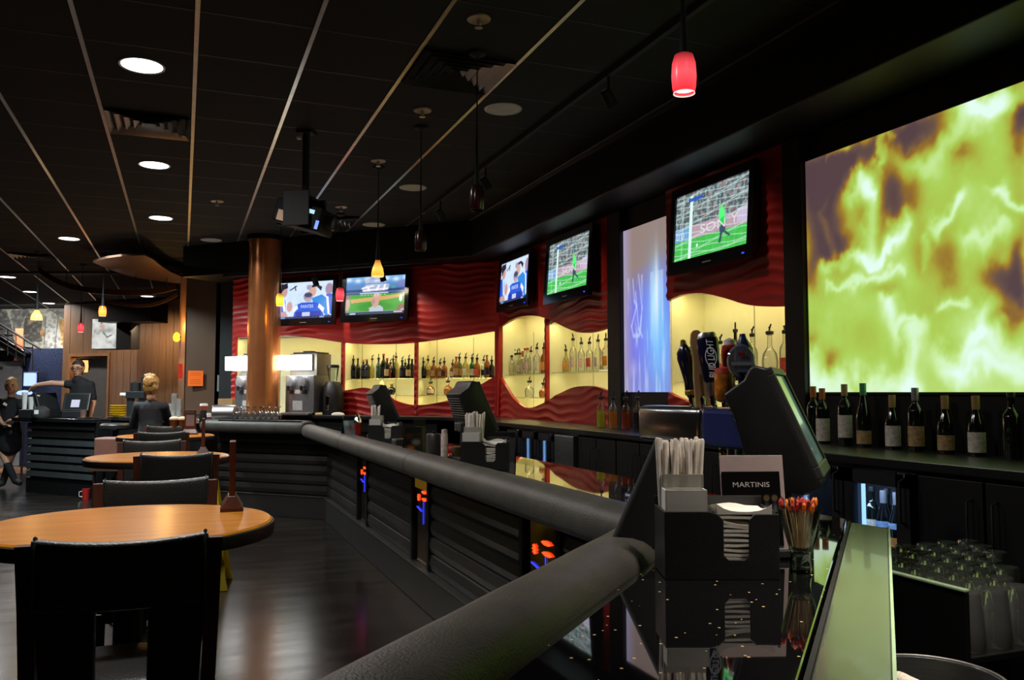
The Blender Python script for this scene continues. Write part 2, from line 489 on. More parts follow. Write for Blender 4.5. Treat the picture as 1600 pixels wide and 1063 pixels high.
def red_panel(fr, u0, u1, zb, zt, parent, ph):
    nu = max(8, int((u1-u0)/.018)); zmid = (u0+u1)/2
    H = max(zt(u0+(u1-u0)*i/10)-zb(u0+(u1-u0)*i/10) for i in range(11)); nv = max(8, int(H/.011))
    mb = MB()
    def fn(s, t):
        u = u0+(u1-u0)*s; a, b = zb(u), zt(u); z = a+(b-a)*t
        return (u, -relief(u, z, ph), z)
    mb.grid(fn, nu, nv)
    for tt in (0, 1):                                             # returns at the lower and upper edges give thickness
        mb.grid(lambda s, t, tt=tt: (u0+(u1-u0)*s, (-relief(u0+(u1-u0)*s, (zt if tt else zb)(u0+(u1-u0)*s), ph))*(1-t)+.03*t, (zt if tt else zb)(u0+(u1-u0)*s)), nu, 2)
    for uu in (u0, u1):
        mb.grid(lambda s, t, uu=uu: (uu, (-relief(uu, zb(uu)+(zt(uu)-zb(uu))*s, ph))*(1-t)+.03*t, zb(uu)+(zt(uu)-zb(uu))*s), nv, 2)
    return obj('red_wave_panel', mb, RED, parent, smooth=True, loc=fr.o, rot=(0, 0, fr.rot), angle=60)
def niche(fr, u0, u1, z0, z1, parent, power, dep=.33, led_back=False, col=(1.0, .88, .36)):
    mb = MB()
    mb.box(u0, u1, dep, dep+.02, z0, z1).box(u0, u1, .03, dep+.02, z1, z1+.02).box(u0, u1, .03, dep+.02, z0-.02, z0)
    mb.box(u0-.012, u0, .03, dep+.02, z0, z1).box(u1, u1+.012, .03, dep+.02, z0, z1)
    n = obj('niche_lining', mb, CREAM, parent, loc=fr.o, rot=(0, 0, fr.rot))
    led = fr.p((u0+u1)/2, z1-.012, -.06)
    obj('light_channel', MB().box(u0+.02, u1-.02, .035, .085, z1-.010, z1), STEEL, parent, loc=fr.o, rot=(0, 0, fr.rot))
    lamp_area('niche_led', led, power, col, (u1-u0)*.94, rot=(R(14), 0, fr.rot), size_y=.03)
    return n
def seams(fr, us, z0, z1, parent, dep=.33):
    for u in us:
        obj('panel_seam', MB().box(u-.003, u+.003, dep-.002, dep+.004, z0, z1), mat('seam_grey', (.12, .12, .07), .6), parent, loc=fr.o, rot=(0, 0, fr.rot))
def shelf(fr, u0, u1, z, parent, dep=.33, y0=.05):
    lamp_area('shelf_led', fr.p((u0+u1)/2, z-.016, -.07), 1.1*(u1-u0), (1.0, .88, .36), (u1-u0)*.92, rot=(R(20), 0, fr.rot), size_y=.02)
    return obj('glass_shelf', MB().box(u0+.006, u1-.006, y0, dep-.005, z-.010, z), SHELFG, parent, bevel=.002, seg=1, loc=fr.o, rot=(0, 0, fr.rot))
def divider(fr, u, z0, z1, parent, wd=.035):
    mb = MB()
    n = max(6, int((z1-z0)/.02))
    mb.grid(lambda s, t: (u-wd/2+wd*s+.003*math.sin(t*(z1-z0)*75), -.012-.004*math.sin(t*(z1-z0)*75), z0+(z1-z0)*t), 3, n)
    mb.box(u-wd/2+.002, u+wd/2-.002, -.008, .33, z0, z1)
    return obj('red_divider', mb, RED, parent, loc=fr.o, rot=(0, 0, fr.rot))

P = lambda fr, pts: curve_fn([fr.uz(x, y) for x, y in pts])
const = lambda z: (lambda u: z)
# -- far angled wall
uL = BW.uz(364, 500)[0]; uD1 = BW.uz(535.5, 560)[0]; uD2 = BW.uz(650, 560)[0]; uR = BWL-.035
uN0 = BW.uz(369, 550)[0]
topB = P(BW, [(369, 528), (405, 524.5), (437, 524), (474, 526.5), (505, 531), (534, 535.5), (565, 537.8), (593, 538), (622, 537.5), (650, 535.5), (692, 530), (735, 524), (774, 517.5)])
botB = P(BW, [(536, 611), (554, 608), (569, 606), (588, 611), (606, 619), (621, 627), (640, 632.4), (660, 633), (676, 631), (699, 626), (722, 616), (746, 604), (774, 587.5)])
red_panel(BW, uL, BWL-.01, topB, const(PANEL_TOP), wb, .3)
red_panel(BW, uD1, BWL-.01, const(COUNTER_Z-.02), botB, wb, 1.1)
red_panel(BW, uL, uN0, const(COUNTER_Z-.02), topB, wb, .3)
obj('red_corner_strip', MB().box(BWL-.05, BWL+.012, -.03, .02, COUNTER_Z, PANEL_TOP), RED, wb, bevel=.006, loc=BW.o, rot=(0, 0, BW.rot))
zc = 2.24
niche(BW, uN0, uD1-.02, COUNTER_Z, zc, wb, 5.0)
niche(BW, uD1+.02, uD2-.02, COUNTER_Z+.05, zc-.06, wb, 4.4)
niche(BW, uD2+.02, uR, COUNTER_Z+.05, zc+.05, wb, 5.2)
for u in (uD1, uD2): divider(BW, u, COUNTER_Z, topB(u)+.02, wb)
zs_b = BW.uz(600, 592, -.15)[1]; zs_b2 = BW.uz(700, 617.5, -.15)[1]
shelf(BW, uD1+.02, uD2-.02, zs_b, wb); shelf(BW, uD2+.02, uR, zs_b, wb)
shelf(BW, uD1+.02, uD2-.02, zs_b2, wb); shelf(BW, uD2+.02, uR, zs_b2, wb)
seams(BW, [BW.uz(x, 560, -.33)[0] for x in (566, 619, 683, 740)], COUNTER_Z+.05, zc-.06, wb)
# -- wall along the bar, first red panel
u0, u1 = .035, RW.uz(952, 500)[0]; uD = RW.uz(853.5, 560)[0]
topR = P(RW, [(779, 512.5), (790, 506), (800, 500), (815, 495), (830, 493.3), (842, 494.5), (853, 497.5), (866, 503), (880, 510), (896, 517), (912, 520.3), (926, 519.5), (940, 516), (953, 511)])
botR = P(RW, [(779, 586), (785, 595), (792, 606), (800, 619), (810, 630), (822, 637), (832, 637), (843, 633), (853, 628.5), (866, 620), (880, 612.5), (895, 606), (912, 603.5), (930, 604), (953, 612)])
red_panel(RW, .01, u1, topR, const(PANEL_TOP), wr, 2.2)
red_panel(RW, .01, u1, const(COUNTER_Z-.02), botR, wr, 3.3)
obj('red_corner_strip', MB().box(-.012, .05, -.03, .02, COUNTER_Z, PANEL_TOP), RED, wr, bevel=.006, loc=RW.o, rot=(0, 0, RW.rot))
niche(RW, u0, uD-.02, COUNTER_Z+.05, 2.39, wr, 6.0)
niche(RW, uD+.02, u1-.01, COUNTER_Z+.05, 2.22, wr, 5.0)
divider(RW, uD, RW.uz(853.5, 629)[1]-.02, topR(uD)+.02, wr)
zs_r = RW.uz(815, 585.5, -.15)[1]; zs_r2 = RW.uz(825, 621, -.15)[1]
shelf(RW, u0, uD-.02, zs_r, wr); shelf(RW, uD+.02, u1-.01, zs_r, wr); shelf(RW, u0, uD-.02, zs_r2, wr)
seams(RW, [RW.uz(x, 560, -.33)[0] for x in (798, 834, 878, 927)], COUNTER_Z+.05, 2.2, wr)
# -- black pier, blue projection bay, second red panel
uS0, uS1 = RW.uz(972, 500)[0], RW.uz(1044, 500)[0]
uP2a, uP2b = RW.uz(1043.5, 500)[0], RW.uz(1230, 500)[0]
obj('black_pier', MB().box(u1, uS0, -.02, .4, 0, PANEL_TOP), BLACK, wr, bevel=.004, loc=RW.o, rot=(0, 0, RW.rot))
zf0, zf1 = 1.5, 2.885
obj('bay_infill', MB().box(uS0, uP2a, .03, .4, 0, zf0).box(uS0, uP2a, .03, .4, zf1, PANEL_TOP), BLACK, wr, loc=RW.o, rot=(0, 0, RW.rot))
topR2 = P(RW, [(1043, 470), (1055, 465), (1066, 461), (1078, 459), (1090, 458), (1102, 459), (1113, 461), (1127, 464.5), (1141, 468.5), (1155, 473), (1169, 476.5), (1184, 478.5), (1198, 479.2), (1231, 479)])
botR2 = P(RW, [(1043, 612), (1056, 619), (1068, 624), (1080, 629), (1100, 634), (1125, 636), (1150, 633), (1180, 624), (1205, 618), (1231, 617)])
red_panel(RW, uP2a, uP2b, topR2, const(PANEL_TOP), wr, 4.6)
red_panel(RW, uP2a, uP2b, const(COUNTER_Z-.02), botR2, wr, 5.2)
niche(RW, uP2a+.005, uP2b-.005, COUNTER_Z+.05, 2.27, wr, 6.0)
zs_r3 = RW.uz(1060, 597, -.15)[1]
shelf(RW, uP2a+.01, uP2b-.01, zs_r3, wr)
seams(RW, [RW.uz(x, 560, -.33)[0] for x in (1091, 1180)], COUNTER_Z+.05, 2.2, wr)
# -- black pier and fire projection bay
uF0 = RW.uz(1257, 400)[0]; uF1 = uF0+2.8
obj('black_pier', MB().box(uP2b, uF0, -.02, .4, 0, PANEL_TOP), BLACK, wr, bevel=.004, loc=RW.o, rot=(0, 0, RW.rot))
obj('bay_infill', MB().box(uF0, uF1, .03, .4, 0, zf0).box(uF0, uF1, .03, .4, zf1+.02, PANEL_TOP), BLACK, wr, loc=RW.o, rot=(0, 0, RW.rot))
obj('black_pier', MB().box(uF1, uF1+1.2, -.02, .4, 0, PANEL_TOP), BLACK, wr, bevel=.004, loc=RW.o, rot=(0, 0, RW.rot))

# ---- projection screens (pictures thrown from behind)
def fire_canvas():
    W, H = 360, 190
    c = Canvas(W, H, (0, 0, 0)); rng = np.random.default_rng(11)
    UW, ZH = 2.8, zf1+.02-zf0
    def uv(px, py):
        u, z = RW.uz(px, py, -.03); return (u-uF0)/UW, (zf1+.02-z)/ZH
    n1 = fbm(H, W, 5, 12, rng, 5); n2 = fbm(H, W, 5, 12, rng, 5); n3 = fbm(H, W, 8, 22, rng, 4)
    v = .72+.20*(c.V-.45)+.36*(n1-.5)
    def blob(px, py, rx, ry, amt, ang=0.0):
        nonlocal v
        cu, cv = uv(px, py); ru = abs(uv(px+rx, py)[0]-uv(px-rx, py)[0])/2; rv = abs(uv(px, py+ry)[1]-uv(px, py-ry)[1])/2
        du = (c.U-cu+.035*(n2-.5))/ru; dv = (c.V-cv+.12*(n3-.5))/rv
        v = v+amt*np.exp(-(du**2+dv**2))
    def stroke(pts, wd, amt):
        nonlocal v
        p = [uv(*q) for q in pts]; best = np.full(v.shape, 9.0)
        for (x0, y0), (x1, y1) in zip(p[:-1], p[1:]):
            dx, dy = (x1-x0)*2, y1-y0; L2 = dx*dx+dy*dy+1e-9
            px_, py_ = (c.U-x0+.045*(n2-.5)+.03*(n3-.5))*2, c.V-y0+.16*(n3-.5)+.10*(n1-.5)
            t = np.clip((px_*dx+py_*dy)/L2, 0, 1); best = np.minimum(best, np.hypot(px_-t*dx, py_-t*dy))
        v = v+.85*amt*np.exp(-(best/(wd*1.15))**2)
    for b in [(1275,275,45,45,-.55),(1290,300,28,60,-.5),(1285,360,26,50,-.5),(1390,310,22,48,-.62),(1312,395,32,30,-.55),(1420,215,55,28,-.6),(1340,250,40,28,-.5),(1592,185,18,55,-.7),(1350,330,14,40,-.2),(1585,455,24,40,-.62),(1555,440,24,22,-.35),(1480,410,24,34,-.30),(1500,240,26,14,-.35),(1425,300,16,34,-.3),(1385,455,30,14,-.25),(1300,560,14,22,-.35),(1270,420,16,30,-.35),(1600,420,12,50,-.5),(1440,405,14,30,-.2),(1580,500,26,14,-.3),(1270,520,10,14,-.25)]: blob(*b)
    for s in [([(1285,420),(1310,406),(1335,404),(1362,410),(1388,396),(1402,370),(1412,335)], .035, .62),
              ([(1352,385),(1352,355),(1362,320),(1356,285),(1345,275)], .035, .42),
              ([(1375,262),(1384,236),(1394,214)], .02, .5), ([(1290,310),(1284,335),(1300,390)], .02, .35), ([(1296,250),(1330,235)], .02, .45),
              ([(1325,310),(1345,290),(1362,300)], .03, .35),
              ([(1400,250),(1440,262),(1470,235),(1530,190),(1580,145)], .05, .30), ([(1545,190),(1570,150),(1595,140)], .05, .4),
              ([(1470,350),(1490,330),(1502,312)], .03, .45), ([(1555,300),(1572,308),(1590,312)], .02, .42), ([(1450,370),(1440,410)], .02, .25),
              ([(1295,445),(1320,455),(1345,445),(1410,432)], .02, .3), ([(1475,470),(1515,462)], .02, .35), ([(1520,395),(1560,380),(1575,355)], .03, .28),
              ([(1390,490),(1405,515),(1440,500),(1430,550),(1425,590)], .035, .36), ([(1470,545),(1500,560),(1530,540),(1540,495)], .04, .34),
              ([(1475,575),(1510,585),(1560,565),(1600,590)], .03, .3), ([(1265,560),(1275,600),(1330,606),(1420,604)], .06, .34), ([(1540,520),(1580,545),(1600,560)], .03, .28)]: stroke(*s)
    v = v+.10*(n3-.5); v = np.where(v > .66, .66+(v-.66)*.78, v)
    stops = np.array([0, .2, .36, .52, .72, .9, 1.05]); cols = np.array([(86,66,70),(106,82,70),(150,110,42),(168,166,58),(172,208,88),(204,240,166),(228,255,242)])/255.
    for k in range(3): c.a[..., k] = np.interp(v, stops, cols[:, k])
    # right-hand part beyond the flames stays in the same play
    return c
fire = thing('projection_screen', 'huge projection screen showing yellow-green flames on the bar wall', 'screen', RW.p(uF0, zf0, -.03), RW.rot)
link('picture', fire_canvas().mesh('picture', 0, 2.8, 0, zf1+.02-zf0, -.012, painted('projected_fire', 1.0, True)), fire)
obj('screen_board', MB().box(0, 2.8, -.010, .02, 0, zf1+.02-zf0), WPLAST, fire)
obj('screen_frame', MB().box(-.004, .004, -.02, .02, 0, zf1+.02-zf0).box(0, 2.8, -.02, .02, -.012, 0).box(0, 2.8, -.02, .02, zf1+.02-zf0, zf1+.032-zf0), BLACKM, fire)

def blue_canvas():
    W, H = 90, 170; c = Canvas(W, H, rgb(0, 0, 0)); rng = np.random.default_rng(5)
    n = fbm(H, W, 3, 14, rng, 4); n2 = fbm(H, W, 6, 4, rng, 3)
    t = np.clip((c.V-.16-.12*(1-c.U))/.22, 0, 1)[..., None]
    top = np.array((150, 130, 124))/255.; mid = np.array((122, 118, 225))/255.; low = np.array((128, 128, 210))/255.
    base = top*(1-t)+mid*t
    t2 = np.clip((c.V-.75)/.2, 0, 1)[..., None]; base = base*(1-t2)+low*t2
    left = np.clip((.22-c.U)/.2, 0, 1)[..., None]; base = base*(1-left)+np.array((165, 155, 185))/255.*left
    c.a = base
    c.glow(.72, .60, .20, .30, (.45, .80, 1.0), .9); c.glow(.70, .50, .09, .20, (.85, 1, 1), .95); c.glow(.74, .46, .035, .22, (1, 1, 1), .95)
    c.glow(.85, .75, .25, .3, (.45, .75, 1), .6); c.glow(.45, .7, .2, .3, (.45, .60, 1), .45)
    for p in ([(.22, .32), (.25, .45), (.30, .48), (.18, .60), (.22, .66), (.35, .66), (.40, .55)], [(.35, .30), (.42, .5), (.38, .65)], [(.28, .40), (.34, .62), (.42, .67)]):
        for q, r in zip(p[:-1], p[1:]): c.line(q, r, .012, (.75, .85, 1), .6)
    c.mix(np.clip((n-.55)*3, 0, .5)*(c.V > .3), (.8, .9, 1)); c.ell(.22, .86, .12, .08, (.8, .78, .9), .4, .9)
    return c
blue = thing('projection_screen', 'narrow projection screen glowing blue and white between two red panels', 'screen', RW.p(uS0, zf0, -.03), RW.rot)
ws = uP2a-uS0
link('picture', blue_canvas().mesh('picture', 0, ws, 0, zf1-zf0, -.012, painted('projected_blue', 1.0, True)), blue)
obj('screen_board', MB().box(0, ws, -.010, .02, 0, zf1-zf0), WPLAST, blue)
# ================================================================== BAR COUNTER
BAR_Z, RAIL_TOP = 1.07, 1.125
P1, P2 = Vector((1.39, 2.30)), Vector((1.39, 10.1))
S5 = math.sqrt(.5)
P0 = P1-Vector((S5, S5))*4.2
P3 = P2+Vector((-S5, S5))*1.58
PATH = [P0, P1, P2, P3]
def offset(path, w):
    """shift an open polyline to its right by w, mitred"""
    out = []
    for i, p in enumerate(path):
        ds = []
        if i > 0: ds.append((path[i]-path[i-1]).normalized())
        if i < len(path)-1: ds.append((path[i+1]-path[i]).normalized())
        ns = [Vector((d.y, -d.x)) for d in ds]
        n = sum(ns, Vector((0, 0))).normalized(); out.append(p+n*(w/n.dot(ns[0])))
    return out
WA = .515
def back_edge(w, wc):
    """back line of the bar: w deep along the near and long runs, wc deep along the short far run"""
    b = offset(PATH, w); c = offset(PATH, wc); a0 = offset(PATH, min(w, WA))[0]
    x = b[1].x; k2 = c[3].x+c[3].y; k1 = a0.x-a0.y
    return [a0, Vector((x, x-k1)), Vector((x, k2-x)), c[3]]
def band(w0, w1, wc=None):
    a = offset(PATH, w0); b = back_edge(w1, w1 if wc is None else wc)
    return [tuple(p) for p in a]+[tuple(p) for p in b[::-1]]

bar = thing('bar_counter', 'long angled black bar with padded leather rail and granite top', 'bar counter')
obj('granite_top', MB().prism(band(.02, .72, .36), BAR_Z-.04, BAR_Z), GRANITE, bar, bevel=.004)
obj('bar_base', MB().prism(band(.24, .50, .34), 0.02, BAR_Z-.04), BLACK, bar)
PL = mat('plinth_black', (.020, .019, .018), .4, bump=.1)
obj('plinth', MB().prism(band(.19, .26), 0, .25), PL, bar, bevel=.006)
obj('plinth_trim', MB().prism(band(.183, .27), .25, .262), mat('dull_trim', (.06, .058, .05), .35, .5), bar, bevel=.003)
# padded rail: separate upholstered bolsters with pinched ends
def rail_piece(a, b, ca, cb, parent, dz=0.0):
    """bolster from a to b; ca / cb are mitre directions (unit cross vectors) at the ends"""
    d = (b-a); L = d.length; d = d.normalized(); n = Vector((d.y, -d.x)); mb = MB(); prof = []
    for k in range(20):
        t = 2*math.pi*k/20; c, s = math.cos(t), math.sin(t)
        prof.append((math.copysign(abs(c)**.8, c)*.098, math.copysign(abs(s)**.8, s)*.078))
    st = [0, .004, .012, .03, .07]+[.07+(L-.14)*i/24 for i in range(1, 24)]+[L-.07, L-.03, L-.012, L-.004, L]
    vs = []; fs = []
    for x in st:
        e = min(x, L-x); sc = 1-.10*math.exp(-e/.018)
        wob = 1+.012*math.sin(x*23)+.008*math.sin(x*51+1)
        f = x/L; cv = ca*(1-f)+cb*f if L < .3 else (ca if x < .075 else (cb if x > L-.075 else n))
        for (q, z) in prof:
            o = a+d*x+cv*(q*sc)
            vs.append((o.x, o.y, RAIL_TOP+dz-.078+z*sc*wob))
    m = len(prof)
    for i in range(len(st)-1):
        for k in range(m): fs.append((i*m+k, (i+1)*m+k, (i+1)*m+(k+1) % m, i*m+(k+1) % m))
    fs.append(tuple(range(m))); fs.append(tuple((len(st)-1)*m+k for k in range(m))[::-1])
    mb.add(vs, fs)
    return obj('padded_rail', mb, LEATHER, parent, smooth=True, angle=70)
def mitre(d1, d2):
    n1, n2 = Vector((d1.y, -d1.x)), Vector((d2.y, -d2.x)); m = (n1+n2).normalized(); return m/m.dot(n1)
dA, dB, dC = Vector((S5, S5)), Vector((0, 1)), Vector((-S5, S5))
nA, nB, nC = [Vector((d.y, -d.x)) for d in (dA, dB, dC)]
mAB, mBC = mitre(dA, dB), mitre(dB, dC)
rail_piece(P0, P1, nA, mAB, bar)
cuts = [2.30, 5.2, 7.6, 10.1]
for i in range(3):
    rail_piece(Vector((P1.x, cuts[i]+.002)), Vector((P1.x, cuts[i+1]-.002)), mAB if i == 0 else nB, mBC if i == 2 else nB, bar)
rail_piece(P2, P3, mBC, nC, bar, .035)
# horizontal ribs on the front, black posts and glowing accent strips between them
RIB = mat('bar_rib', (.020, .017, .016), .38, var=.3, scale=4)
def ribs(a, b, parent, n=6, z0=.27, z1=.985, w=.30, m=RIB):
    d = (b-a); L = d.length; rz = math.atan2(d.y, d.x); h = (z1-z0)/n
    # local x along the run, local -y... the bar's customer side is to the left of the run
    me = MB()
    me.add([(0, 0, .006), (L, 0, .006), (0, .012, .012), (L, .012, .012), (0, .022, h*.45), (L, .022, h*.45), (0, .012, h-.012), (L, .012, h-.012), (0, 0, h-.006), (L, 0, h-.006)],
           [(0, 2, 3, 1), (2, 4, 5, 3), (4, 6, 7, 5), (6, 8, 9, 7), (8, 0, 1, 9), (0, 8, 6, 4, 2), (1, 3, 5, 7, 9)])
    msh = me.mesh('front_rib', m)
    for k in range(n):
        link('front_rib', msh, parent, (a.x, a.y, z0+h*k), (0, 0, rz))
off = offset(PATH, .24)
strips = [3.77, 5.95, 8.05]
hw = .20
ys = [off[1].y]
for y in strips: ys += [y-hw-.05, y+hw+.05]
ys.append(off[2].y)
for i in range(0, len(ys), 2):
    ribs(Vector((off[1].x, ys[i])), Vector((off[1].x, ys[i+1])), bar)
ribs(off[2], off[3], bar)
ribs(off[0], off[1], bar)
MIR = mat('bronze_mirror', (.30, .24, .17), .10, 1.0, var=.15)
REDG, BLUEG, AMBG = glow('red_neon', (1, .045, .008), 3.2), glow('blue_neon', (.03, .04, 1.0), 2.2), None
AMB = mat('amber_glass', (.22, .12, .012), .15, emit=(.9, .45, .03), estr=.10)
for y in strips:
    ac = obj('accent_strip', MB().box(-hw, hw, -.006, .0, .28, .975), MIR, bar, bevel=.002, loc=(off[1].x, y, 0), rot=(0, 0, -math.pi/2))
    ac['label'] = 'bronze mirror strip with red and blue lights'
    if y == 5.95: obj('amber_panel', MB().box(-hw+.01, hw-.01, -.010, -.006, .80, .965), AMB, ac, bevel=.002)
    for sx in (-1, 1):
        obj('black_post', MB().box(sx*(hw+.025)-.025, sx*(hw+.025)+.025, -.03, .0, .27, .985), BLACK, ac, bevel=.004)
    for (cx, cz, rx) in ((.06, .785, .062), (.07, .735, .062)):
        obj('red_light', MB().lathe([(0.001, -.011), (.5*rx, -.010), (rx, 0), (.5*rx, .010), (0.001, .011)], 14, (cx, -.013, cz), sy=.08), REDG, ac, smooth=True)
    star = MB()
    for k in range(4):
        star.cbox((0, 0, 0), .006, .004, .05, Matrix.Translation((-.085, -.012, .735)) @ Matrix.Rotation(k*math.pi/4, 4, 'Y'))
    star.lathe([(.001, -.016), (.016, 0), (.001, .016)], 10, (-.085, -.012, .735), sy=.2)
    obj('red_star', star, REDG, ac)
    obj('blue_line', MB().cbox((0, 0, 0), .13, .003, .008, Matrix.Translation((-.06, -.012, .655)) @ Matrix.Rotation(R(9), 4, 'Y')).box(.046, .049, -.012, -.009, .56, .72), BLUEG, ac)

# drip ledge of pale laminate along the near run, behind the granite
LEDGE = mat('pale_laminate', (.10, .11, .09), .2, var=.05, coat=.3)
le = [P0+dA*.1, P1]
pa = offset(PATH, .53)
pb = offset(PATH, .645)
# cut it where it meets the back edge of the long run
xb = offset(PATH, .72)[1].x
def cut(p, d, X): return p+d*((X-p.x)/d.x)
ca, cb = cut(pa[0], dA, xb), cut(pb[0], dA, xb+.02)
led = thing('drip_ledge', 'pale laminate ledge behind the near granite bar top, tinted green', 'ledge')
obj('ledge_top', MB().prism([tuple(pa[0]), tuple(ca), tuple(cb), tuple(pb[0])], BAR_Z-.03, BAR_Z-.008), LEDGE, led, bevel=.003)
q0, q1 = pb[0], cb
n_ = Vector((dA.y, -dA.x))*.006
obj('ledge_edge_trim', MB().prism([tuple(q0), tuple(q1), tuple(q1+n_), tuple(q0+n_)], BAR_Z-.035, BAR_Z-.002), mat('green_edge_band', (.45, .62, .40), .2, coat=.5), led)
n2 = Vector((dA.y, -dA.x))*-.009
obj('ledge_gasket', MB().prism([tuple(pa[0]), tuple(ca), tuple(ca+n2), tuple(pa[0]+n2)], BAR_Z-.04, BAR_Z-.004), BLACKM, led)

# ================================================================== BACK BAR
WT = mat('black_worktop', (.010, .010, .011), .3, bump=.03)
bk0 = 2.87
kk = 12.9-.40*math.sqrt(2)
le1 = BW.p(-.2, 0, .40); le2 = BW.p(-.2, 0, .02)
wt = obj('back_worktop', MB().prism([(bk0, -1.5), (bk0, kk-bk0), (le1.x, le1.y), (le2.x, le2.y), (3.46, 9.4), (3.46, -1.5)], COUNTER_Z-.04, COUNTER_Z), WT, bevel=.004)
tag(wt, 'black worktop running below the red panels and screens', 'worktop')
HANDLE = mat('dull_handle', (.22, .22, .22), .35, 1.0)
def yx(px, X=2.9): return on_x(px, 690, X).y
def cabinet(y0, y1, label):
    """two-door unit; local x to the right (towards the camera), local -y outward"""
    t = thing('back_bar_cabinet', label, 'cabinet', (2.9, y0, 0), -math.pi/2, 'black back-bar cabinets')
    L = y0-y1
    obj('body', MB().box(0.003, L-.003, .02, .55, .08, COUNTER_Z-.045), BLACK, t)
    obj('toe_kick', MB().box(.01, L-.01, .06, .1, 0, .08), BLACKM, t)
    for i in range(2):
        x0, x1 = .006+i*L/2, (i+1)*L/2-.006
        dr = obj('door', MB().box(x0, x1, 0, .02, .1, COUNTER_Z-.06), BLACK, t, bevel=.003)
        hx = x1-.05 if i == 0 else x0+.05
        obj('handle', MB().tube([(hx, 0, 1.08), (hx, -.028, 1.07), (hx, -.03, .99), (hx, -.028, .91), (hx, 0, .90)], .005, 8), HANDLE, dr, smooth=True)
    obj('lock', MB().lathe([(.008, 0), (.008, .004), (.001, .004)], 10, M=Matrix.Translation((L/2-.06, 0, .82)) @ Matrix.Rotation(R(90), 4, 'X')), HANDLE, t)
    return t
def cooler(y0, y1, n, label, steel_end=False, contents=None, strength=1.0, m=.035, dark=False):
    t = thing('bottle_cooler', label, 'cooler', (2.9, y0, 0), -math.pi/2)
    L = y0-y1; D = .5
    fr = mat('cooler_black', (.03, .03, .032), .35, .4)
    obj('cabinet_shell', MB().box(0, L, .02, .04, .05, .12).box(0, .015, .02, D, .05, COUNTER_Z-.045).box(L-.015, L, .02, D, .05, COUNTER_Z-.045).box(0, L, D, D+.02, .05, COUNTER_Z-.045).box(0, L, .02, D, COUNTER_Z-.06, COUNTER_Z-.045).box(0, L, .02, D, .05, .1), fr, t)
    inn = mat('cooler_dark_lining', (.03, .032, .04), .4) if dark else mat('cooler_lining', (.40, .45, .52), .4)
    obj('lining', MB().box(.016, L-.016, D-.03, D, .1, COUNTER_Z-.06), inn, t)
    obj('wire_shelf', MB().box(.02, L-.02, .06, D-.03, .76, .768), STEEL, t)
    LW = L*.0 if not steel_end else L*.25
    wd = (L-LW)/n
    for i in range(n):
        x0, x1 = i*wd+.005, (i+1)*wd-.005
        d = obj('door', MB().box(x0, x0+m, -.03, .015, .12, COUNTER_Z-.06).box(x1-m-.02, x1, -.03, .015, .12, COUNTER_Z-.06).box(x0, x1, -.03, .015, COUNTER_Z-.06-.06, COUNTER_Z-.06).box(x0, x1, -.03, .015, .12, .18), fr, t)
        obj('door_glass', MB().box(x0+m, x1-m-.02, -.008, -.004, .18, COUNTER_Z-.12), glass('cooler_glass', (.85, .92, 1.0), gloss=.1), d)
        obj('handle', MB().tube([(x1-.025, -.03, 1.13), (x1-.025, -.06, 1.12), (x1-.025, -.06, .95), (x1-.025, -.03, .94)], .007, 8), BLACKM, d, smooth=True)
        obj('hinge_cap', MB().box(x1-.05, x1-.012, -.045, -.03, COUNTER_Z-.075, COUNTER_Z-.055), CHROME, d, bevel=.003)
        obj('light_tube', MB().tube([(x0+m+.012, .02, .2), (x0+m+.012, .02, COUNTER_Z-.13)], .009, 8), glow('cooler_tube', (.35, .6, 1.0), 2.2*strength), d, smooth=True)
    if steel_end:
        obj('steel_panel', MB().box(L-LW+.004, L-.004, -.03, .02, .86, COUNTER_Z-.06), STEEL, t, bevel=.004)
        gv = MB()
        for k in range(7): gv.box(L-LW+.01, L-.01, -.028, .0, .70+k*.02, .71+k*.02)
        obj('vent_grille', gv, BLACKM, t)
        obj('lower_panel', MB().box(L-LW+.004, L-.004, 0, .02, .1, .86), BLACK, t)
    lamp_area('cooler_light', (2.9+.035, (y0+y1+LW)/2, COUNTER_Z-.09), 1.6*strength*(2.6 if dark else 1), (.4, .62, 1.0) if not dark else (.62, .76, 1.0), (L-LW)*.9, rot=(R(48) if dark else 0, 0, -math.pi/2), size_y=.05)
    return t
cooler(yx(795), yx(901), 3, 'three-door bottle cooler with steel end panel under the far worktop', True)
yA, yB, yC = yx(903), yx(962), yx(1040)
cabinet(yA, yB, 'black two-door cabinet directly beside the three-door bottle cooler')
cabinet(yB-.005, yC, 'black two-door cabinet with slim handles below the juice bottles')
yD = yx(1236)
cabinet(yC-.005, 3.53, 'black two-door cabinet hidden behind the beer taps')
yE = yx(1424)
yE = 2.74
cooler(3.52, yE, 2, 'dark bottle cooler with lit glass door below the wine bottles', contents='wine', strength=.8, m=.055, dark=True)
yF = on_x(1530, 760, 2.9).y
cabinet(yE-.005, yE-.65, 'black cabinet with two handles right of the lit wine cooler')
cabinet(yE-.655, yE-1.3, 'black cabinet at the far right under the flame screen')
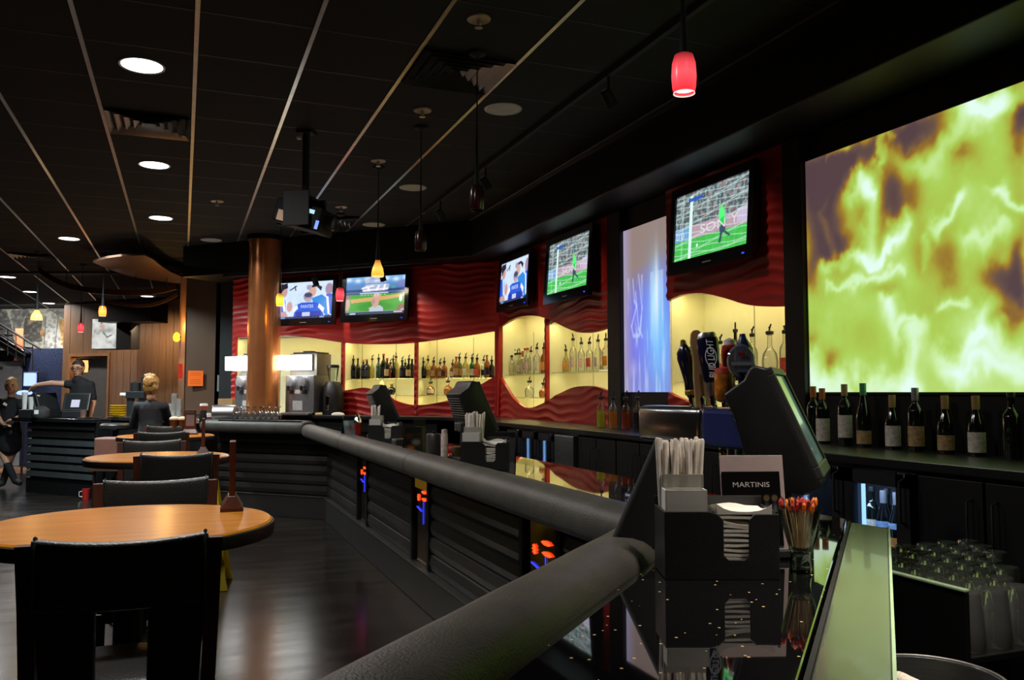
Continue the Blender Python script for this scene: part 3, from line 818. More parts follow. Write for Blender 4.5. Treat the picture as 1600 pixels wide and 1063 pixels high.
for (ua, ub, l) in ((0.0, 1.3, 'black cabinet base below the frozen drink machines'), (1.3, 2.55, 'black cabinet base below the middle red wave panel'), (2.55, 3.65, 'black cabinet base in the angled corner of the back bar')):
    t = thing('back_bar_cabinet', l, 'cabinet', BW.p(ua, 0, .33), BW.rot, 'black back-bar cabinets')
    obj('body', MB().box(0.003, ub-ua-.003, .02, .30, 0, COUNTER_Z-.045), BLACK, t)
    for i in range(2):
        w_ = (ub-ua)/2
        dr = obj('door', MB().box(i*w_+.006, (i+1)*w_-.006, 0, .02, .1, COUNTER_Z-.06), BLACK, t, bevel=.003)
        hx = (i+1)*w_-.05 if i == 0 else i*w_+.05
        obj('handle', MB().tube([(hx, 0, 1.08), (hx, -.03, 1.07), (hx, -.03, .91), (hx, 0, .90)], .005, 8), HANDLE, dr, smooth=True)

# ================================================================== PUB TABLES, CHAIRS, MENU HOLDERS
def make_table():
    t = thing('pub_table', 'round orange maple pub table', 'table')
    obj('table_top', MB().lathe([(.001, 1.032), (.44, 1.032), (.452, 1.04), (.456, 1.051), (.452, 1.064), (.445, 1.0695), (.40, 1.07), (.001, 1.07)], 72), OWOOD, t, smooth=True, angle=25)
    obj('edge_band', MB().lathe([(.43, 1.015), (.458, 1.02), (.461, 1.04), (.458, 1.060), (.453, 1.0615), (.453, 1.03), (.43, 1.03), (.43, 1.015)], 72, cap=False), DWOOD, t, smooth=True)
    obj('pedestal', MB().lathe([(.045, .05), (.045, .95), (.06, 1.0), (.18, 1.015), (.18, 1.032)], 24), BLACK, t, smooth=True)
    obj('base', MB().lathe([(.28, 0), (.28, .012), (.24, .022), (.08, .045), (.05, .07)], 40), BLACK, t, smooth=True)
    obj('foot_ring', MB().tube([(.2*math.cos(a), .2*math.sin(a), .32) for a in [2*math.pi*k/32 for k in range(33)]], .011, 8).box(-.2, .2, -.008, .008, .312, .328), STEEL, t, smooth=True)
    return t
def make_chair():
    """pub chair facing +y: back panel at y=0, seat in front of it"""
    t = thing('pub_chair', 'pub chair', 'chair')
    W2 = .215
    for s in (-1, 1):
        # rear leg running up into the back post
        mb = MB(); prof = [(-.02, 0), (.0, .35), (.01, .72), (-.005, .95), (-.03, 1.125)]
        for (y0, z0), (y1, z1) in zip(prof[:-1], prof[1:]):
            x0 = s*(W2-.03+.035*z0/1.1); x1 = s*(W2-.03+.035*z1/1.1)
            mb.add([(x0-.018, y0-.018, z0), (x0+.018, y0-.018, z0), (x0+.018, y0+.018, z0), (x0-.018, y0+.018, z0), (x1-.018, y1-.018, z1), (x1+.018, y1-.018, z1), (x1+.018, y1+.018, z1), (x1-.018, y1+.018, z1)],
                   [(0, 3, 2, 1), (4, 5, 6, 7), (0, 1, 5, 4), (1, 2, 6, 5), (2, 3, 7, 6), (3, 0, 4, 7)])
        obj('rear_post', mb, RWOOD, t)
        obj('front_leg', MB().add([(s*.19-.018, .39, 0), (s*.19+.018, .39, 0), (s*.19+.018, .426, 0), (s*.19-.018, .426, 0), (s*.185-.02, .375, .70), (s*.185+.02, .375, .70), (s*.185+.02, .415, .70), (s*.185-.02, .415, .70)],
                                  [(0, 3, 2, 1), (4, 5, 6, 7), (0, 1, 5, 4), (1, 2, 6, 5), (2, 3, 7, 6), (3, 0, 4, 7)]), DWOOD, t, bevel=.003)
        obj('side_stretcher', MB().box(s*.188-.01, s*.188+.01, .01, .39, .24, .27), DWOOD, t, bevel=.003)
        # broad upholstered slabs framing the central opening
        obj('back_slab', MB().add([(s*.06, -.004, .74), (s*.185, -.004, .74), (s*.185, .03, .74), (s*.06, .03, .74), (s*.062, -.022, .99), (s*.200, -.022, .99), (s*.200, .012, .99), (s*.062, .012, .99)],
                                  [(0, 3, 2, 1), (4, 5, 6, 7), (0, 1, 5, 4), (1, 2, 6, 5), (2, 3, 7, 6), (3, 0, 4, 7)]), CHAIRL, t, bevel=.008)
    obj('foot_rail', MB().box(-.18, .18, .395, .42, .27, .30), DWOOD, t, bevel=.003)
    obj('rear_stretcher', MB().box(-.18, .18, -.012, .012, .34, .37), DWOOD, t, bevel=.003)
    mb = MB()                                                       # leather wrapped over the top of the back, gently dished
    def fn(s, v):
        x = -.203+.406*s; bow = .022*(1-(2*s-1)**2); a = 2*math.pi*v
        th = .022; zt, zb = 1.14-.014*(1-(2*s-1)**2), .955
        zz = (zt+zb)/2+math.copysign(abs(math.sin(a))**.35, math.sin(a))*(zt-zb)/2
        lean = -.03*(zz-.72)/.42
        return (x, lean-bow+math.copysign(abs(math.cos(a))**.5, math.cos(a))*th, zz)
    mb.grid(fn, 17, 29)
    mb.f.append(tuple(17*j for j in range(28))); mb.f.append(tuple(17*j+16 for j in range(28))[::-1])
    bu = obj('back_cushion', mb, CHAIRL, t, smooth=True, angle=50)
    for s in (-1, 1):
        obj('piping', MB().tube([(s*.196, -.055-.002, .97), (s*.196, -.057, 1.05), (s*.196, -.055, 1.12), (s*.196, -.035, 1.142), (s*.196, -.012, 1.13), (s*.196, -.006, 1.05)], .005, 6), CHAIRL, bu, smooth=True)
    def seat(s, v):
        a = 2*math.pi*v; r = [1, 1, .96, .80, .4, .0][min(5, int(s*5+.001))]; z = [.70, .735, .752, .762, .768, .77][min(5, int(s*5+.001))]
        c, n = math.cos(a), math.sin(a)
        return (math.copysign(abs(c)**.45, c)*.215*r, .205+math.copysign(abs(n)**.45, n)*.205*r, z)
    sm = MB(); sm.grid(seat, 6, 41); sm.f.append(tuple(6*j for j in range(40)))
    obj('seat', sm, CHAIRL, t, smooth=True, angle=50)
    obj('seat_frame', MB().box(-.195, .195, .01, .40, .66, .70), DWOOD, t, bevel=.004)
    return t
def make_holder(card):
    t = thing('menu_holder', 'wooden menu holder', 'menu holder')
    obj('holder_base', MB().add([(-.075, -.04, 0), (.075, -.04, 0), (.075, .04, 0), (-.075, .04, 0), (-.075, -.04, .012), (.075, -.04, .012), (.075, .04, .012), (-.075, .04, .012), (-.055, -.013, .055), (.055, -.013, .055), (.055, .013, .055), (-.055, .013, .055)],
                             [(0, 3, 2, 1), (0, 1, 5, 4), (1, 2, 6, 5), (2, 3, 7, 6), (3, 0, 4, 7), (4, 5, 9, 8), (5, 6, 10, 9), (6, 7, 11, 10), (7, 4, 8, 11), (8, 9, 10, 11)]), RWOOD, t, bevel=.003)
    obj('board', MB().box(-.055, .055, -.011, .011, .05, .25), RWOOD, t, bevel=.003)
    if card:
        f = obj('card', MB().box(-.040, .040, -.0125, -.011, .085, .20), mat('grey_card', (.20, .15, .17), .5), t)
        obj('card_clip', MB().box(-.04, .04, -.018, -.010, .205, .235), GPLAST, t, bevel=.003)
    return t
TAB = [(-.15, 3.10, 'nearest'), (-.14, 6.22, 'middle'), (-.14, 9.18, 'farthest')]
tl = ['largest round orange maple pub table nearest to the camera', 'round orange maple pub table second from the camera', 'round orange maple pub table farthest from the camera']
cl = [('black leather pub chair seen from behind at the nearest table', 'black leather pub chair on the far side of the nearest table'),
      ('black leather pub chair seen from behind at the second table', 'black leather pub chair on the far side of the second table'),
      ('black leather pub chair on the near side of the farthest table', 'black leather pub chair on the far side of the farthest table')]
hl = ['wooden menu holder seen edge-on upon the nearest round table', 'thin wooden menu holder standing on the second round table', 'wooden menu holder with grey card on the farthest round table']
t0 = make_table(); c0 = make_chair()
h0 = make_holder(False); h2 = make_holder(True)
first = True
CH = [(at_z(206, 832, 1.135), at_z(245, 757, 1.135)), (at_z(277, 717, 1.135), at_z(238, 693, 1.135)), (at_z(253, 677, 1.135), at_z(261, 668.5, 1.135))]
for i, (x, y, nm) in enumerate(TAB):
    t = t0 if i == 0 else copy_tree(t0)
    t.location = (x, y, 0); tag(t, tl[i], 'table', 'round pub tables')
    for j in range(2):
        c = c0 if first else copy_tree(c0); first = False
        yy = (y-.70-(.06 if i == 1 else 0)) if j == 0 else (y+.74)
        q = CH[i][j]
        c.location = (x+.02 if i == 0 and j == 0 else q.x*(yy/q.y), yy, 0)
        c.rotation_euler = (0, 0, R(-3+i) if j == 0 else R(180+2-i))
        tag(c, cl[i][j], 'chair', 'pub chairs at the round tables')
    h = h0 if i == 0 else (copy_tree(h0) if i == 1 else h2)
    q = [at_z(362, 796, 1.07), at_z(317, 711, 1.07), at_z(297, 679, 1.07)][i]
    h.location = (q.x, q.y, 1.07); h.rotation_euler = (0, 0, [R(87), R(88), R(-10)][i])
    tag(h, hl[i], 'menu holder', 'wooden menu holders on the tables')
# the chair tucked in at the right of the nearest table, only its dark seat edge shows
# ================================================================== COLUMN
q = at_d(411, 613, 10.75)
colm = obj('trim_column', MB().lathe([(.203, 0), (.203, CEIL+.01)], 48, (q.x, q.y, 0)), COPPER, kind='structure', smooth=True)
obj('column_collar', MB().lathe([(.235, CEIL-.06), (.235, CEIL), (.215, CEIL)], 48, (q.x, q.y, 0)).lathe([(.225, BAR_Z), (.225, BAR_Z+.05), (.215, BAR_Z+.05)], 48, (q.x, q.y, 0)), BLACK, colm, smooth=True)
COLX = q

# ================================================================== TELEVISIONS
GLOSSB = mat('gloss_black_bezel', (.006, .006, .007), .12)
def crowd(c, rng, v1):
    n = fbm(c.h, c.w, 22, 40, rng, 2); n2 = fbm(c.h, c.w, 22, 40, rng, 2); m = (c.V < v1)
    c.mix(m*1.0, (.40, .45, .46)); c.mix(m*np.clip((n-.5)*5, 0, .55), (.70, .80, .82)); c.mix(m*np.clip((.45-n)*5, 0, .6), (.22, .30, .33)); c.mix(m*np.clip((n2-.58)*5, 0, .5), (.60, .38, .38))
def soccer_canvas():
    c = Canvas(170, 110, (.3, .8, .3)); rng = np.random.default_rng(3)
    c.a[:] = np.array((.28, .78, .32)); n = fbm(110, 170, 12, 20, rng, 3); c.mix((n-.4)*.8, (.2, .62, .28))
    crowd(c, rng, .52)
    c.rect(0, .50, 1, .70, (.74, .62, .68)); c.rect(0, .50, .22, .70, (.45, .66, .86)); c.rect(.85, .46, 1, .66, (.80, .74, .86))
    for k in range(17):                                            # net
        v0 = .02+k*.058
        for j in range(12):
            a = j/12.; b = (j+1)/12.; s = lambda t: v0+.03*math.sin(t*9+k*1.7)-.02*t
            c.line((a, s(a)), (b, s(b)), .005, (.85, .97, .95), .75)
    for k in range(14): c.line((k/13., 0), (k/13.+.02*math.sin(k), 1), .0025, (.85, .97, .95), .28)
    c.rect(.205, .05, .245, 1, (.88, 1, .98)); c.rect(.10, .0, .115, 1, (.8, .95, .9), .5); c.rect(.18, .08, .38, .13, (.16, .35, .75), .9)
    c.line((.0, .96), (.98, .93), .006, (.9, 1, .92), .6)
    c.ell(.655, .47, .045, .12, (.35, 1, .5)); c.ell(.675, .58, .05, .07, (.15, .85, .35)); c.ell(.67, .68, .045, .07, (.25, .32, .42)); c.line((.66, .72), (.64, .86), .014, (.2, .3, .34)); c.line((.69, .72), (.76, .80), .012, (.2, .3, .34)); c.ell(.65, .36, .022, .035, (.45, .9, .5))
    c.ell(.33, .82, .016, .03, (.9, 1, .95))
    return c
def football_canvas():
    c = Canvas(170, 100, (.86, .93, 1)); rng = np.random.default_rng(8)
    n = fbm(100, 170, 6, 10, rng, 3); c.mix(np.clip((n-.45)*1.5, 0, .5), (.72, .86, .98))
    sk, hair, bl, bd, wh = (.80, .62, .62), (.16, .14, .2), (.16, .38, .88), (.10, .18, .62), (.95, .97, 1)
    c.poly([(0, .38), (.09, .34), (.14, .50), (.16, .80), (.0, .85)], bl); c.poly([(.06, .34), (.10, .33), (.155, .78), (.11, .78)], wh)
    c.ell(.10, .24, .075, .17, sk); c.poly([(.02, .05), (.16, .0), (.17, .14), (.08, .18), (.05, .30), (.02, .26)], hair); c.ell(.05, .12, .06, .12, hair)
    c.ell(.22, .66, .06, .16, sk); c.poly([(.0, .82), (.15, .78), (.2, .92), (0, 1)], sk)
    c.line((.22, .20), (.33, .10), .012, hair); c.line((.30, .10), (.32, .22), .009, hair)
    c.ell(.63, .26, .075, .17, (.86, .68, .62)); c.poly([(.60, .10), (.72, .08), (.80, .16), (.78, .26), (.70, .14), (.62, .16)], hair)
    c.poly([(.62, .45), (.80, .36), (.90, .48), (.96, .95), (.74, .95)], (.20, .56, .90)); c.poly([(.66, .62), (.70, .58), (.88, .92), (.80, .95)], wh)
    c.ell(.56, .15, .05, .08, (.7, .62, .7)); c.ell(.93, .22, .08, .18, (.66, .56, .66)); c.poly([(.88, .36), (1, .36), (1, .9), (.94, .9)], bl); c.poly([(.88, .42), (.92, .42), (.96, .9), (.92, .9)], wh)
    c.ell(.55, .40, .09, .14, (.62, .58, .68)); c.ell(.555, .36, .08, .07, (.28, .30, .42)); c.ell(.56, .50, .07, .06, (.75, .68, .72))
    c.poly([(.30, .98), (.33, .62), (.44, .56), (.68, .56), (.80, .62), (.86, .98)], bl); c.poly([(.28, .72), (.36, .60), (.38, .72), (.30, .84)], wh); c.poly([(.76, .60), (.86, .74), (.84, .86), (.74, .70)], wh)
    c.poly([(.34, .80), (.80, .80), (.80, .96), (.34, .96)], bd, .7); c.rect(.46, .82, .60, .96, (.88, .90, 1), .9)
    c.rect(0, .93, 1, 1, (.06, .13, .34)); c.rect(.05, .945, .15, .985, (.5, .8, 1), .8); c.rect(.78, .945, .86, .985, (.7, .85, 1), .8)
    for k in range(10): c.rect(.2+k*.055, .955, .235+k*.055, .978, (.4, .5, .75), .6)
    return c
def baseball_canvas():
    c = Canvas(170, 100, (.4, .6, .85)); rng = np.random.default_rng(9)
    t = np.clip(c.V/.35, 0, 1)[..., None]; c.a = np.array((.45, .68, .95))*(1-t)+np.array((.34, .50, .72))*t
    for k in range(7): c.glow(.04+k*.16, .06+.03*(k % 2), .06, .06, (.95, 1, 1), .9)
    c.rect(.0, .33, 1, .46, (.20, .30, .50)); c.rect(0, .40, 1, .42, (.55, .65, .8), .6); c.ell(.95, .22, .1, .1, (.62, .5, .75), .8, .8); c.ell(.8, .30, .05, .06, (.3, .75, .45), .6, .7)
    c.rect(0, .46, 1, .92, (.26, .66, .22)); c.poly([(.08, .58), (1, .48), (1, .54), (.70, .62), (.1, .68)], (.86, .68, .42)); c.ell(.5, .80, .34, .14, (.22, .60, .18)); c.ell(.5, .84, .12, .05, (.84, .66, .42))
    c.ell(.03, .70, .055, .22, (.80, .66, .62)); c.ell(.03, .52, .06, .07, (.55, .45, .42)); c.ell(.93, .60, .03, .10, (.95, .95, .95)); c.ell(.94, .86, .07, .12, (.62, .42, .36)); c.ell(.97, .95, .06, .1, (.75, .72, .74))
    c.poly([(.40, 1), (.42, .82), (.48, .76), (.58, .76), (.64, .82), (.66, 1)], (.75, .80, .86)); c.ell(.51, .64, .075, .20, (.84, .66, .60)); c.ell(.53, .50, .07, .07, (.88, .70, .66)); c.ell(.48, .66, .03, .10, (.62, .42, .40), .5, .8)
    c.rect(.34, .06, .66, .085, (.95, .55, .60), .7)
    c.poly([(.27, .30), (.34, .20), (.70, .20), (.74, .24), (.70, .38), (.30, .40)], (.96, .92, .95), .55); c.line((.28, .30), (.46, .24), .02, (1, .97, 1)); c.line((.30, .36), (.70, .33), .022, (1, .95, 1)); c.line((.36, .26), (.40, .36), .018, (1, 1, 1)); c.line((.56, .24), (.52, .36), .016, (1, 1, 1)); c.line((.66, .23), (.64, .36), .016, (1, 1, 1)); c.rect(.24, .42, .72, .445, (.95, .95, 1), .8)
    for k in range(8): c.rect(.26+k*.055, .47, .29+k*.055, .50, (.9, .95, .95), .55)
    c.rect(0, .91, 1, 1, (.10, .17, .26)); c.rect(0, .91, 1, .925, (.7, .85, .95), .8); c.rect(.08, .945, .18, .98, (.75, .8, .95)); c.rect(.22, .95, .8, .975, (.35, .45, .6), .7); c.rect(.82, .93, .96, .96, (.95, .75, .85))
    return c
TVW, TVH = .99, .64
SOCC, FOOT, BASE = soccer_canvas(), football_canvas(), baseball_canvas()
LETW = glow('screen_letters_white', (.85, .80, .86), .95); LETP = glow('screen_letters_pale', (.92, .86, .92), .85); LETD = glow('screen_letters_blue', (.80, .88, 1.0), .95)
def tv(fr, px0, px1, py_mid_l, kind, label, roll=0.0):
    ua, _ = fr.uz(px0, py_mid_l); ub, _ = fr.uz(px1, py_mid_l); z = fr.uz((px0+px1)/2, py_mid_l, .07)[1]
    t = thing('wall_television', label, 'television', fr.p((ua+ub)/2, z, .07), fr.rot, 'flat televisions on the red panels', rot=(R(-4), 0, fr.rot))
    W, H = ub-ua, (ub-ua)*.645
    obj('casing', MB().box(-W/2+.04, W/2-.04, .0, .06, -H/2+.05, H/2-.05), BPLAST, t, bevel=.01)
    iw, i0, i1 = W*.885, -H*.36, H*.40
    obj('bezel', MB().box(-W/2, W/2, -.035, 0, i1, H/2).box(-W/2, W/2, -.035, 0, -H/2, i0).box(-W/2, -iw/2, -.035, 0, i0, i1).box(iw/2, W/2, -.035, 0, i0, i1).box(-W/2+.01, W/2-.01, -.012, .003, -H/2+.01, H/2-.01), GLOSSB, t)
    c = {'soccer': SOCC, 'football': FOOT, 'baseball': BASE}[kind]
    sc = link('display', c.mesh('display', -iw/2, iw/2, i0, i1, -.020, painted('television_picture', 1.0, True, .3)), t)
    U = lambda u: -iw/2+iw*u
    Vv = lambda v: i1-(i1-i0)*v
    def words(b, u, v, h, wd, m, sh=0.0): link('screen_lettering', text_mesh('screen_lettering', b, h*(i1-i0), m, wd*iw, shear=sh), sc, (U(u), -.0212, Vv(v)), FACE)
    if kind == 'soccer':
        words('SO', .475, .60, .13, .21, LETP); words('Y', .82, .585, .13, .09, LETP); words('N', .655, .60, .13, .10, LETP); words('tro', .075, .61, .12, .12, LETW)
    elif kind == 'football':
        words('PAINTER', .545, .67, .09, .23, LETD)
    else:
        words("BASEBALL'S", .5, .135, .075, .34, LETW)
    obj('brand_strip', MB().box(-.05, .05, -.0365, -.035, -H*.45, -H*.435), mat('dull_logo', (.2, .2, .2), .4), t)
    obj('power_light', MB().box(W*.40, W*.425, -.037, -.035, -H*.455, -H*.44), BLUEG if True else None, t)
    obj('wall_bracket', MB().box(-.15, .15, .055, .085, -.12, .12), BLACKM, t)
    return t
tv(BW, 436, 532, 471, 'football', 'television showing blue-jersey football players beside the copper column')
tv(BW, 541, 645, 463.5, 'baseball', 'television showing a baseball field, second from the copper column')
tv(RW, 791, 841, 437, 'football', 'narrow-looking television with blue-jersey players right of the corner')
tv(RW, 866, 939, 412, 'soccer', 'television with a soccer goal above the second bottle niche')
tv(RW, 1065, 1198, 341, 'soccer', 'largest-looking television with a soccer goal above the beer taps')

# ================================================================== CEILING FITTINGS
DLM = glow('downlight_lens', (1.0, .98, .97), 6.0)
OFFL = mat('unlit_lens', (.55, .52, .50), .5)
RING = mat('downlight_ring', (.5, .5, .5), .4)
ring_me = MB().lathe([(.118, 0), (.132, -.004), (.134, .0), (.134, .01)], 36, cap=False).mesh('trim_ring', RING, True)
lens_me = MB().lathe([(.001, -.0035), (.08, -.003), (.119, -.001), (.119, .004), (.001, .004)], 36).mesh('lens', DLM, True)
lensoff_me = MB().lathe([(.001, -.0035), (.08, -.003), (.119, -.001), (.119, .004), (.001, .004)], 36).mesh('lens', OFFL, True)
def downlight(x, y, label, power, group, color=(1, .96, .92), on=True, spread=150):
    t = thing('downlight', label, 'ceiling light', (x, y, CEIL-.002), 0, group)
    link('trim_ring', ring_me, t); link('lens', lens_me if on else lensoff_me, t)
    if on: lamp_area('downlight_lamp', (x, y, CEIL-.012), power, color, .22, spread=spread)
    return t
PW = 34
rowx = GRID_X-CELL/2
g1 = 'lit round ceiling lights in a row'
downlight(rowx, GRID_Y+CELL*.5-4*CELL, 'lit round ceiling light directly above the nearest pub table', PW, g1)
downlight(GRID_X+CELL*2.5, GRID_Y+CELL*.5-7*CELL, 'unseen ceiling light added over the near end of the bar', 8.5, g1, color=(1, .88, .76), spread=46)  # out of view, added to brighten the caddy and near bar top
for k, l in ((0, 'largest lit round ceiling light at the upper left'), (4, 'lit round ceiling light just beyond the left ceiling vent'), (8, 'lit round ceiling light, third down the row at left')):
    downlight(rowx, GRID_Y+CELL*(.5+k), l, PW, g1)
for (px, py, l) in ((108, 373, 'lit round ceiling light left of the long row, above the counter'), (12, 433, 'lit round ceiling light at the left picture edge'), (47, 456, 'small lit round ceiling light above the mural'), (76, 474, 'smallest lit round ceiling light close to the mural top'), (230, 463, 'small lit round ceiling light beneath the curved copper canopy'), (-60, 300, 'lit round ceiling light left of the picture edge')):
    q = at_z(px, py, CEIL); downlight(q.x, q.y, l, 120 if px == 108 else 68, 'lit round ceiling lights over the far room', color=(.72, .94, 1.0) if px == 108 else (1, .96, .92))
for (px, py, l) in ((786, 170, 'unlit white round ceiling light near the ceiling vent'), (645, 293, 'unlit white round ceiling light above the bar, second away'), (584, 351, 'unlit small round ceiling light, farthest over the bar'), (330, 375, 'unlit pale round ceiling disc left of the copper column')):
    q = at_z(px, py, CEIL); downlight(q.x, q.y, l, 0, 'unlit ceiling lights', on=False)
# air vents: nested louvre frames in one ceiling cell
VENTM = mat('vent_black_metal', (.22, .21, .20), .22, .95)
def vent(kx, ky, label):
    t = thing('ceiling_vent', label, 'air vent', (GRID_X+CELL*(kx+.5), GRID_Y+CELL*(ky+.5), CEIL), 0, 'square louvred ceiling vents')
    obj('vent_tray', MB().box(-.297, .297, -.297, .297, .015, .02), BLACKM, t)
    for i, a in enumerate((.285, .225, .165, .105, .05)):
        b = a-.034; z0, z1 = -.018+.002*i, .012
        mb = MB()
        mb.add([(-a, -a, z0), (a, -a, z0), (a, a, z0), (-a, a, z0), (-b, -b, z1), (b, -b, z1), (b, b, z1), (-b, b, z1)], [(0, 4, 5, 1), (1, 5, 6, 2), (2, 6, 7, 3), (3, 7, 4, 0)])
        mb.add([(-a, -a, z0-.003), (a, -a, z0-.003), (a, a, z0-.003), (-a, a, z0-.003), (-b, -b, z1-.003), (b, -b, z1-.003), (b, b, z1-.003), (-b, b, z1-.003)], [(0, 1, 5, 4), (1, 2, 6, 5), (2, 3, 7, 6), (3, 0, 4, 7)])
        obj('louvre', mb, VENTM, t)
    return t
for (kx, ky), l in zip(vent_cells, ('louvred black ceiling vent with orange glints near the top centre', 'louvred black ceiling vent between the two big ceiling lights', 'small louvred ceiling vent beside the hanging projector', 'distant louvred ceiling vent over the far left counter')):
    vent(kx, ky, l)
# sprinkler heads
spk0 = thing('sprinkler', 'sprinkler', 'sprinkler')
obj('escutcheon', MB().lathe([(.001, 0), (.045, -.002), (.062, -.008), (.066, 0), (.066, .003)], 24), mat('sprinkler_plate', (.45, .34, .26), .4, .3), spk0, smooth=True)
obj('head', MB().lathe([(.012, -.006), (.012, -.03), (.006, -.035), (.006, -.045), (.022, -.048), (.022, -.051), (.001, -.052)], 16), STEEL, spk0, smooth=True)
for i, (px, py, l) in enumerate(((339, 314, 'pale sprinkler head nearest to the copper column top'), (660, 172, 'sprinkler head left of the unlit ceiling light'), (591, 251, 'sprinkler head halfway between vent and projector'), (533, 323, 'sprinkler head right of the hanging projector'), (447, 345, 'sprinkler head just left of the projector'), (748, 29, 'dark sprinkler head touching the large ceiling vent'))):
    s = spk0 if i == 0 else copy_tree(spk0)
    q = at_z(px, py, CEIL); s.location = (q.x, q.y, CEIL-.001); tag(s, l, 'sprinkler', 'ceiling sprinkler heads')

# ================================================================== PENDANT LAMPS
def pendant(px, py_bot, z_bot, colr, strength, label, group, shape='tube', power=1.2, rad=.043, dist=None, on=True):
    q = at_z(px, py_bot, z_bot) if dist is None else at_d(px, py_bot, dist)
    zb = q.z
    t = thing('pendant_lamp', label, 'pendant lamp', (q.x, q.y, zb), 0, group)
    h = .15
    nm = 'pendant_glass_'+'_'.join(str(int(100*c)) for c in colr)+('_lit' if on else '_off')
    m = MATS.get(nm)
    if m is None:
        if on:
            m = bpy.data.materials.new(nm); m.use_nodes = True; MATS[nm] = m
            nt = m.node_tree; N = nt.nodes; L = nt.links; b = N['Principled BSDF']
            b.inputs['Base Color'].default_value = tuple(c*.5 for c in colr)+(1,); b.inputs['Roughness'].default_value = .25
            tc = N.new('ShaderNodeTexCoord'); sx = N.new('ShaderNodeSeparateXYZ'); L.new(tc.outputs['Object'], sx.inputs[0])
            cr = N.new('ShaderNodeValToRGB'); mr = N.new('ShaderNodeMapRange'); mr.inputs['From Max'].default_value = h
            L.new(sx.outputs['Z'], mr.inputs['Value']); L.new(mr.outputs['Result'], cr.inputs['Fac'])
            e = cr.color_ramp.elements
            e[0].position = 0.0; e[0].color = tuple(c*.7 for c in colr)+(1,)
            e[1].position = 1.0; e[1].color = tuple(c*.05 for c in colr)+(1,)
            k1 = e.new(.45); k1.color = tuple(min(1, c*.95+.05) for c in colr)+(1,)
            L.new(cr.outputs['Color'], b.inputs['Emission Color']); b.inputs['Emission Strength'].default_value = strength
        else:
            m = mat(nm, tuple(c*.03+.008 for c in colr), .2)
    prof = {'tube': [(rad*.90, 0), (rad*1.0, .02), (rad*1.06, .06), (rad*1.0, .11), (rad*.80, .14), (rad*.3, .15)],
            'bell': [(rad*1.0, 0), (rad*.98, .03), (rad*.85, .07), (rad*.55, .11), (rad*.36, .15)]}[shape]
    obj('glass_shade', MB().lathe(prof, 24, cap=False), m, t, smooth=True)
    obj('rim', MB().lathe([(rad*.90, 0), (rad*.93, -.004), (rad*.88, -.004), (rad*.86, 0)], 24, cap=False), glow('pendant_rim', (1, .72, .62), 1.2) if on else m, t)
    if on: obj('bulb', MB().lathe([(.001, .012), (rad*.80, .010), (rad*.80, .012), (.001, .014)], 20), glow('pendant_bulb', (1, .85, .75), 2.0), t)
    st = [(rad*.40, .14), (rad*.34, .20), (rad*.22, .32), (.006, .46), (.004, .60), (.004, CEIL-zb)]
    obj('stem', MB().lathe(st, 14), BLACKM, t, smooth=True)
    obj('ceiling_cap', MB().lathe([(.05, CEIL-zb), (.05, CEIL-zb-.015), (.02, CEIL-zb-.03), (.004, CEIL-zb-.03)], 20), BLACKM, t, smooth=True)
    if on:
        l = bpy.data.lights.new('pendant_light', 'POINT'); l.energy = power; l.color = tuple(min(1, c+.1) for c in colr); l.shadow_soft_size = .03
        o = bpy.data.objects.new('pendant_light', l); o.location = (q.x, q.y, zb-.04); COL.objects.link(o)
    return t
gP = 'pendant lamps hung over the bar'
REDP, AMBP, YELP, ORGP = (1, .03, .05), (1, .38, .02), (1, .62, .02), (1, .24, .01)
pendant(1069, 145, 2.56, REDP, 1.5, 'glowing red glass pendant lamp, largest, at the upper right', gP, dist=3.1)
pendant(745, 328, 2.56, REDP, 0, 'dark unlit pendant lamp with long stem right of the others', gP, on=False)
pendant(657, 391, 2.56, REDP, 0, 'dark unlit pendant lamp with long stem above the beer corner', gP, on=False)
pendant(590, 432, 2.52, AMBP, 2.0, 'glowing amber bell pendant in front of the baseball television', gP, 'bell', rad=.055)
pendant(531, 470, 2.52, REDP, 1.8, 'small glowing red pendant between the two left televisions', gP)
pendant(437, 478, 2.52, YELP, 1.8, 'small glowing yellow pendant beside the copper column', gP)
pendant(57, 500, 2.48, (1, .50, .08), 4.0, 'glowing amber bell pendant in front of the wall mural', 'pendant lamps over the far left counter', 'bell', dist=12.0, rad=.075, power=3)
pendant(126, 519, 2.4, REDP, 2.6, 'small pink-red pendant hanging before the mural', 'pendant lamps over the far left counter', dist=13.2)
pendant(160, 494, 2.5, ORGP, 2.6, 'orange tube pendant under the curved copper canopy', 'pendant lamps over the far left counter', dist=12.2, rad=.05)

# ================================================================== PROJECTOR ON A POLE
q = at_z(479, 206, CEIL)
pr = thing('ceiling_projector', 'black video projector hanging from a ceiling pole', 'projector', (q.x, q.y, CEIL), R(-30))
obj('ceiling_plate', MB().box(-.06, .06, -.06, .06, -.02, 0), BLACKM, pr, bevel=.004)
obj('pole', MB().lathe([(.028, -.56), (.028, -.01)], 16), BLACKM, pr, smooth=True)
obj('indicator', MB().box(-.075, -.045, -.02, .02, -.055, -.035), mat('pale_label', (.6, .65, .6), .5), pr, bevel=.003)
PM = Matrix.Translation((.0, 0, -.66)) @ Matrix.Rotation(R(16), 4, 'Y')
bd = obj('body', MB().box(-.19, .19, -.15, .15, -.10, .08, PM), mat('projector_black', (.003, .003, .003), .7, spec=.2), pr, bevel=.015)
obj('yoke', MB().box(-.10, .10, -.012, .012, -.14, .12, Matrix.Translation((0, -.17, -.62))).box(-.10, .10, -.012, .012, -.14, .12, Matrix.Translation((0, .17, -.62))).box(-.05, .05, -.18, .18, .10, .12, Matrix.Translation((0, 0, -.62))), BLACKM, pr, bevel=.003)
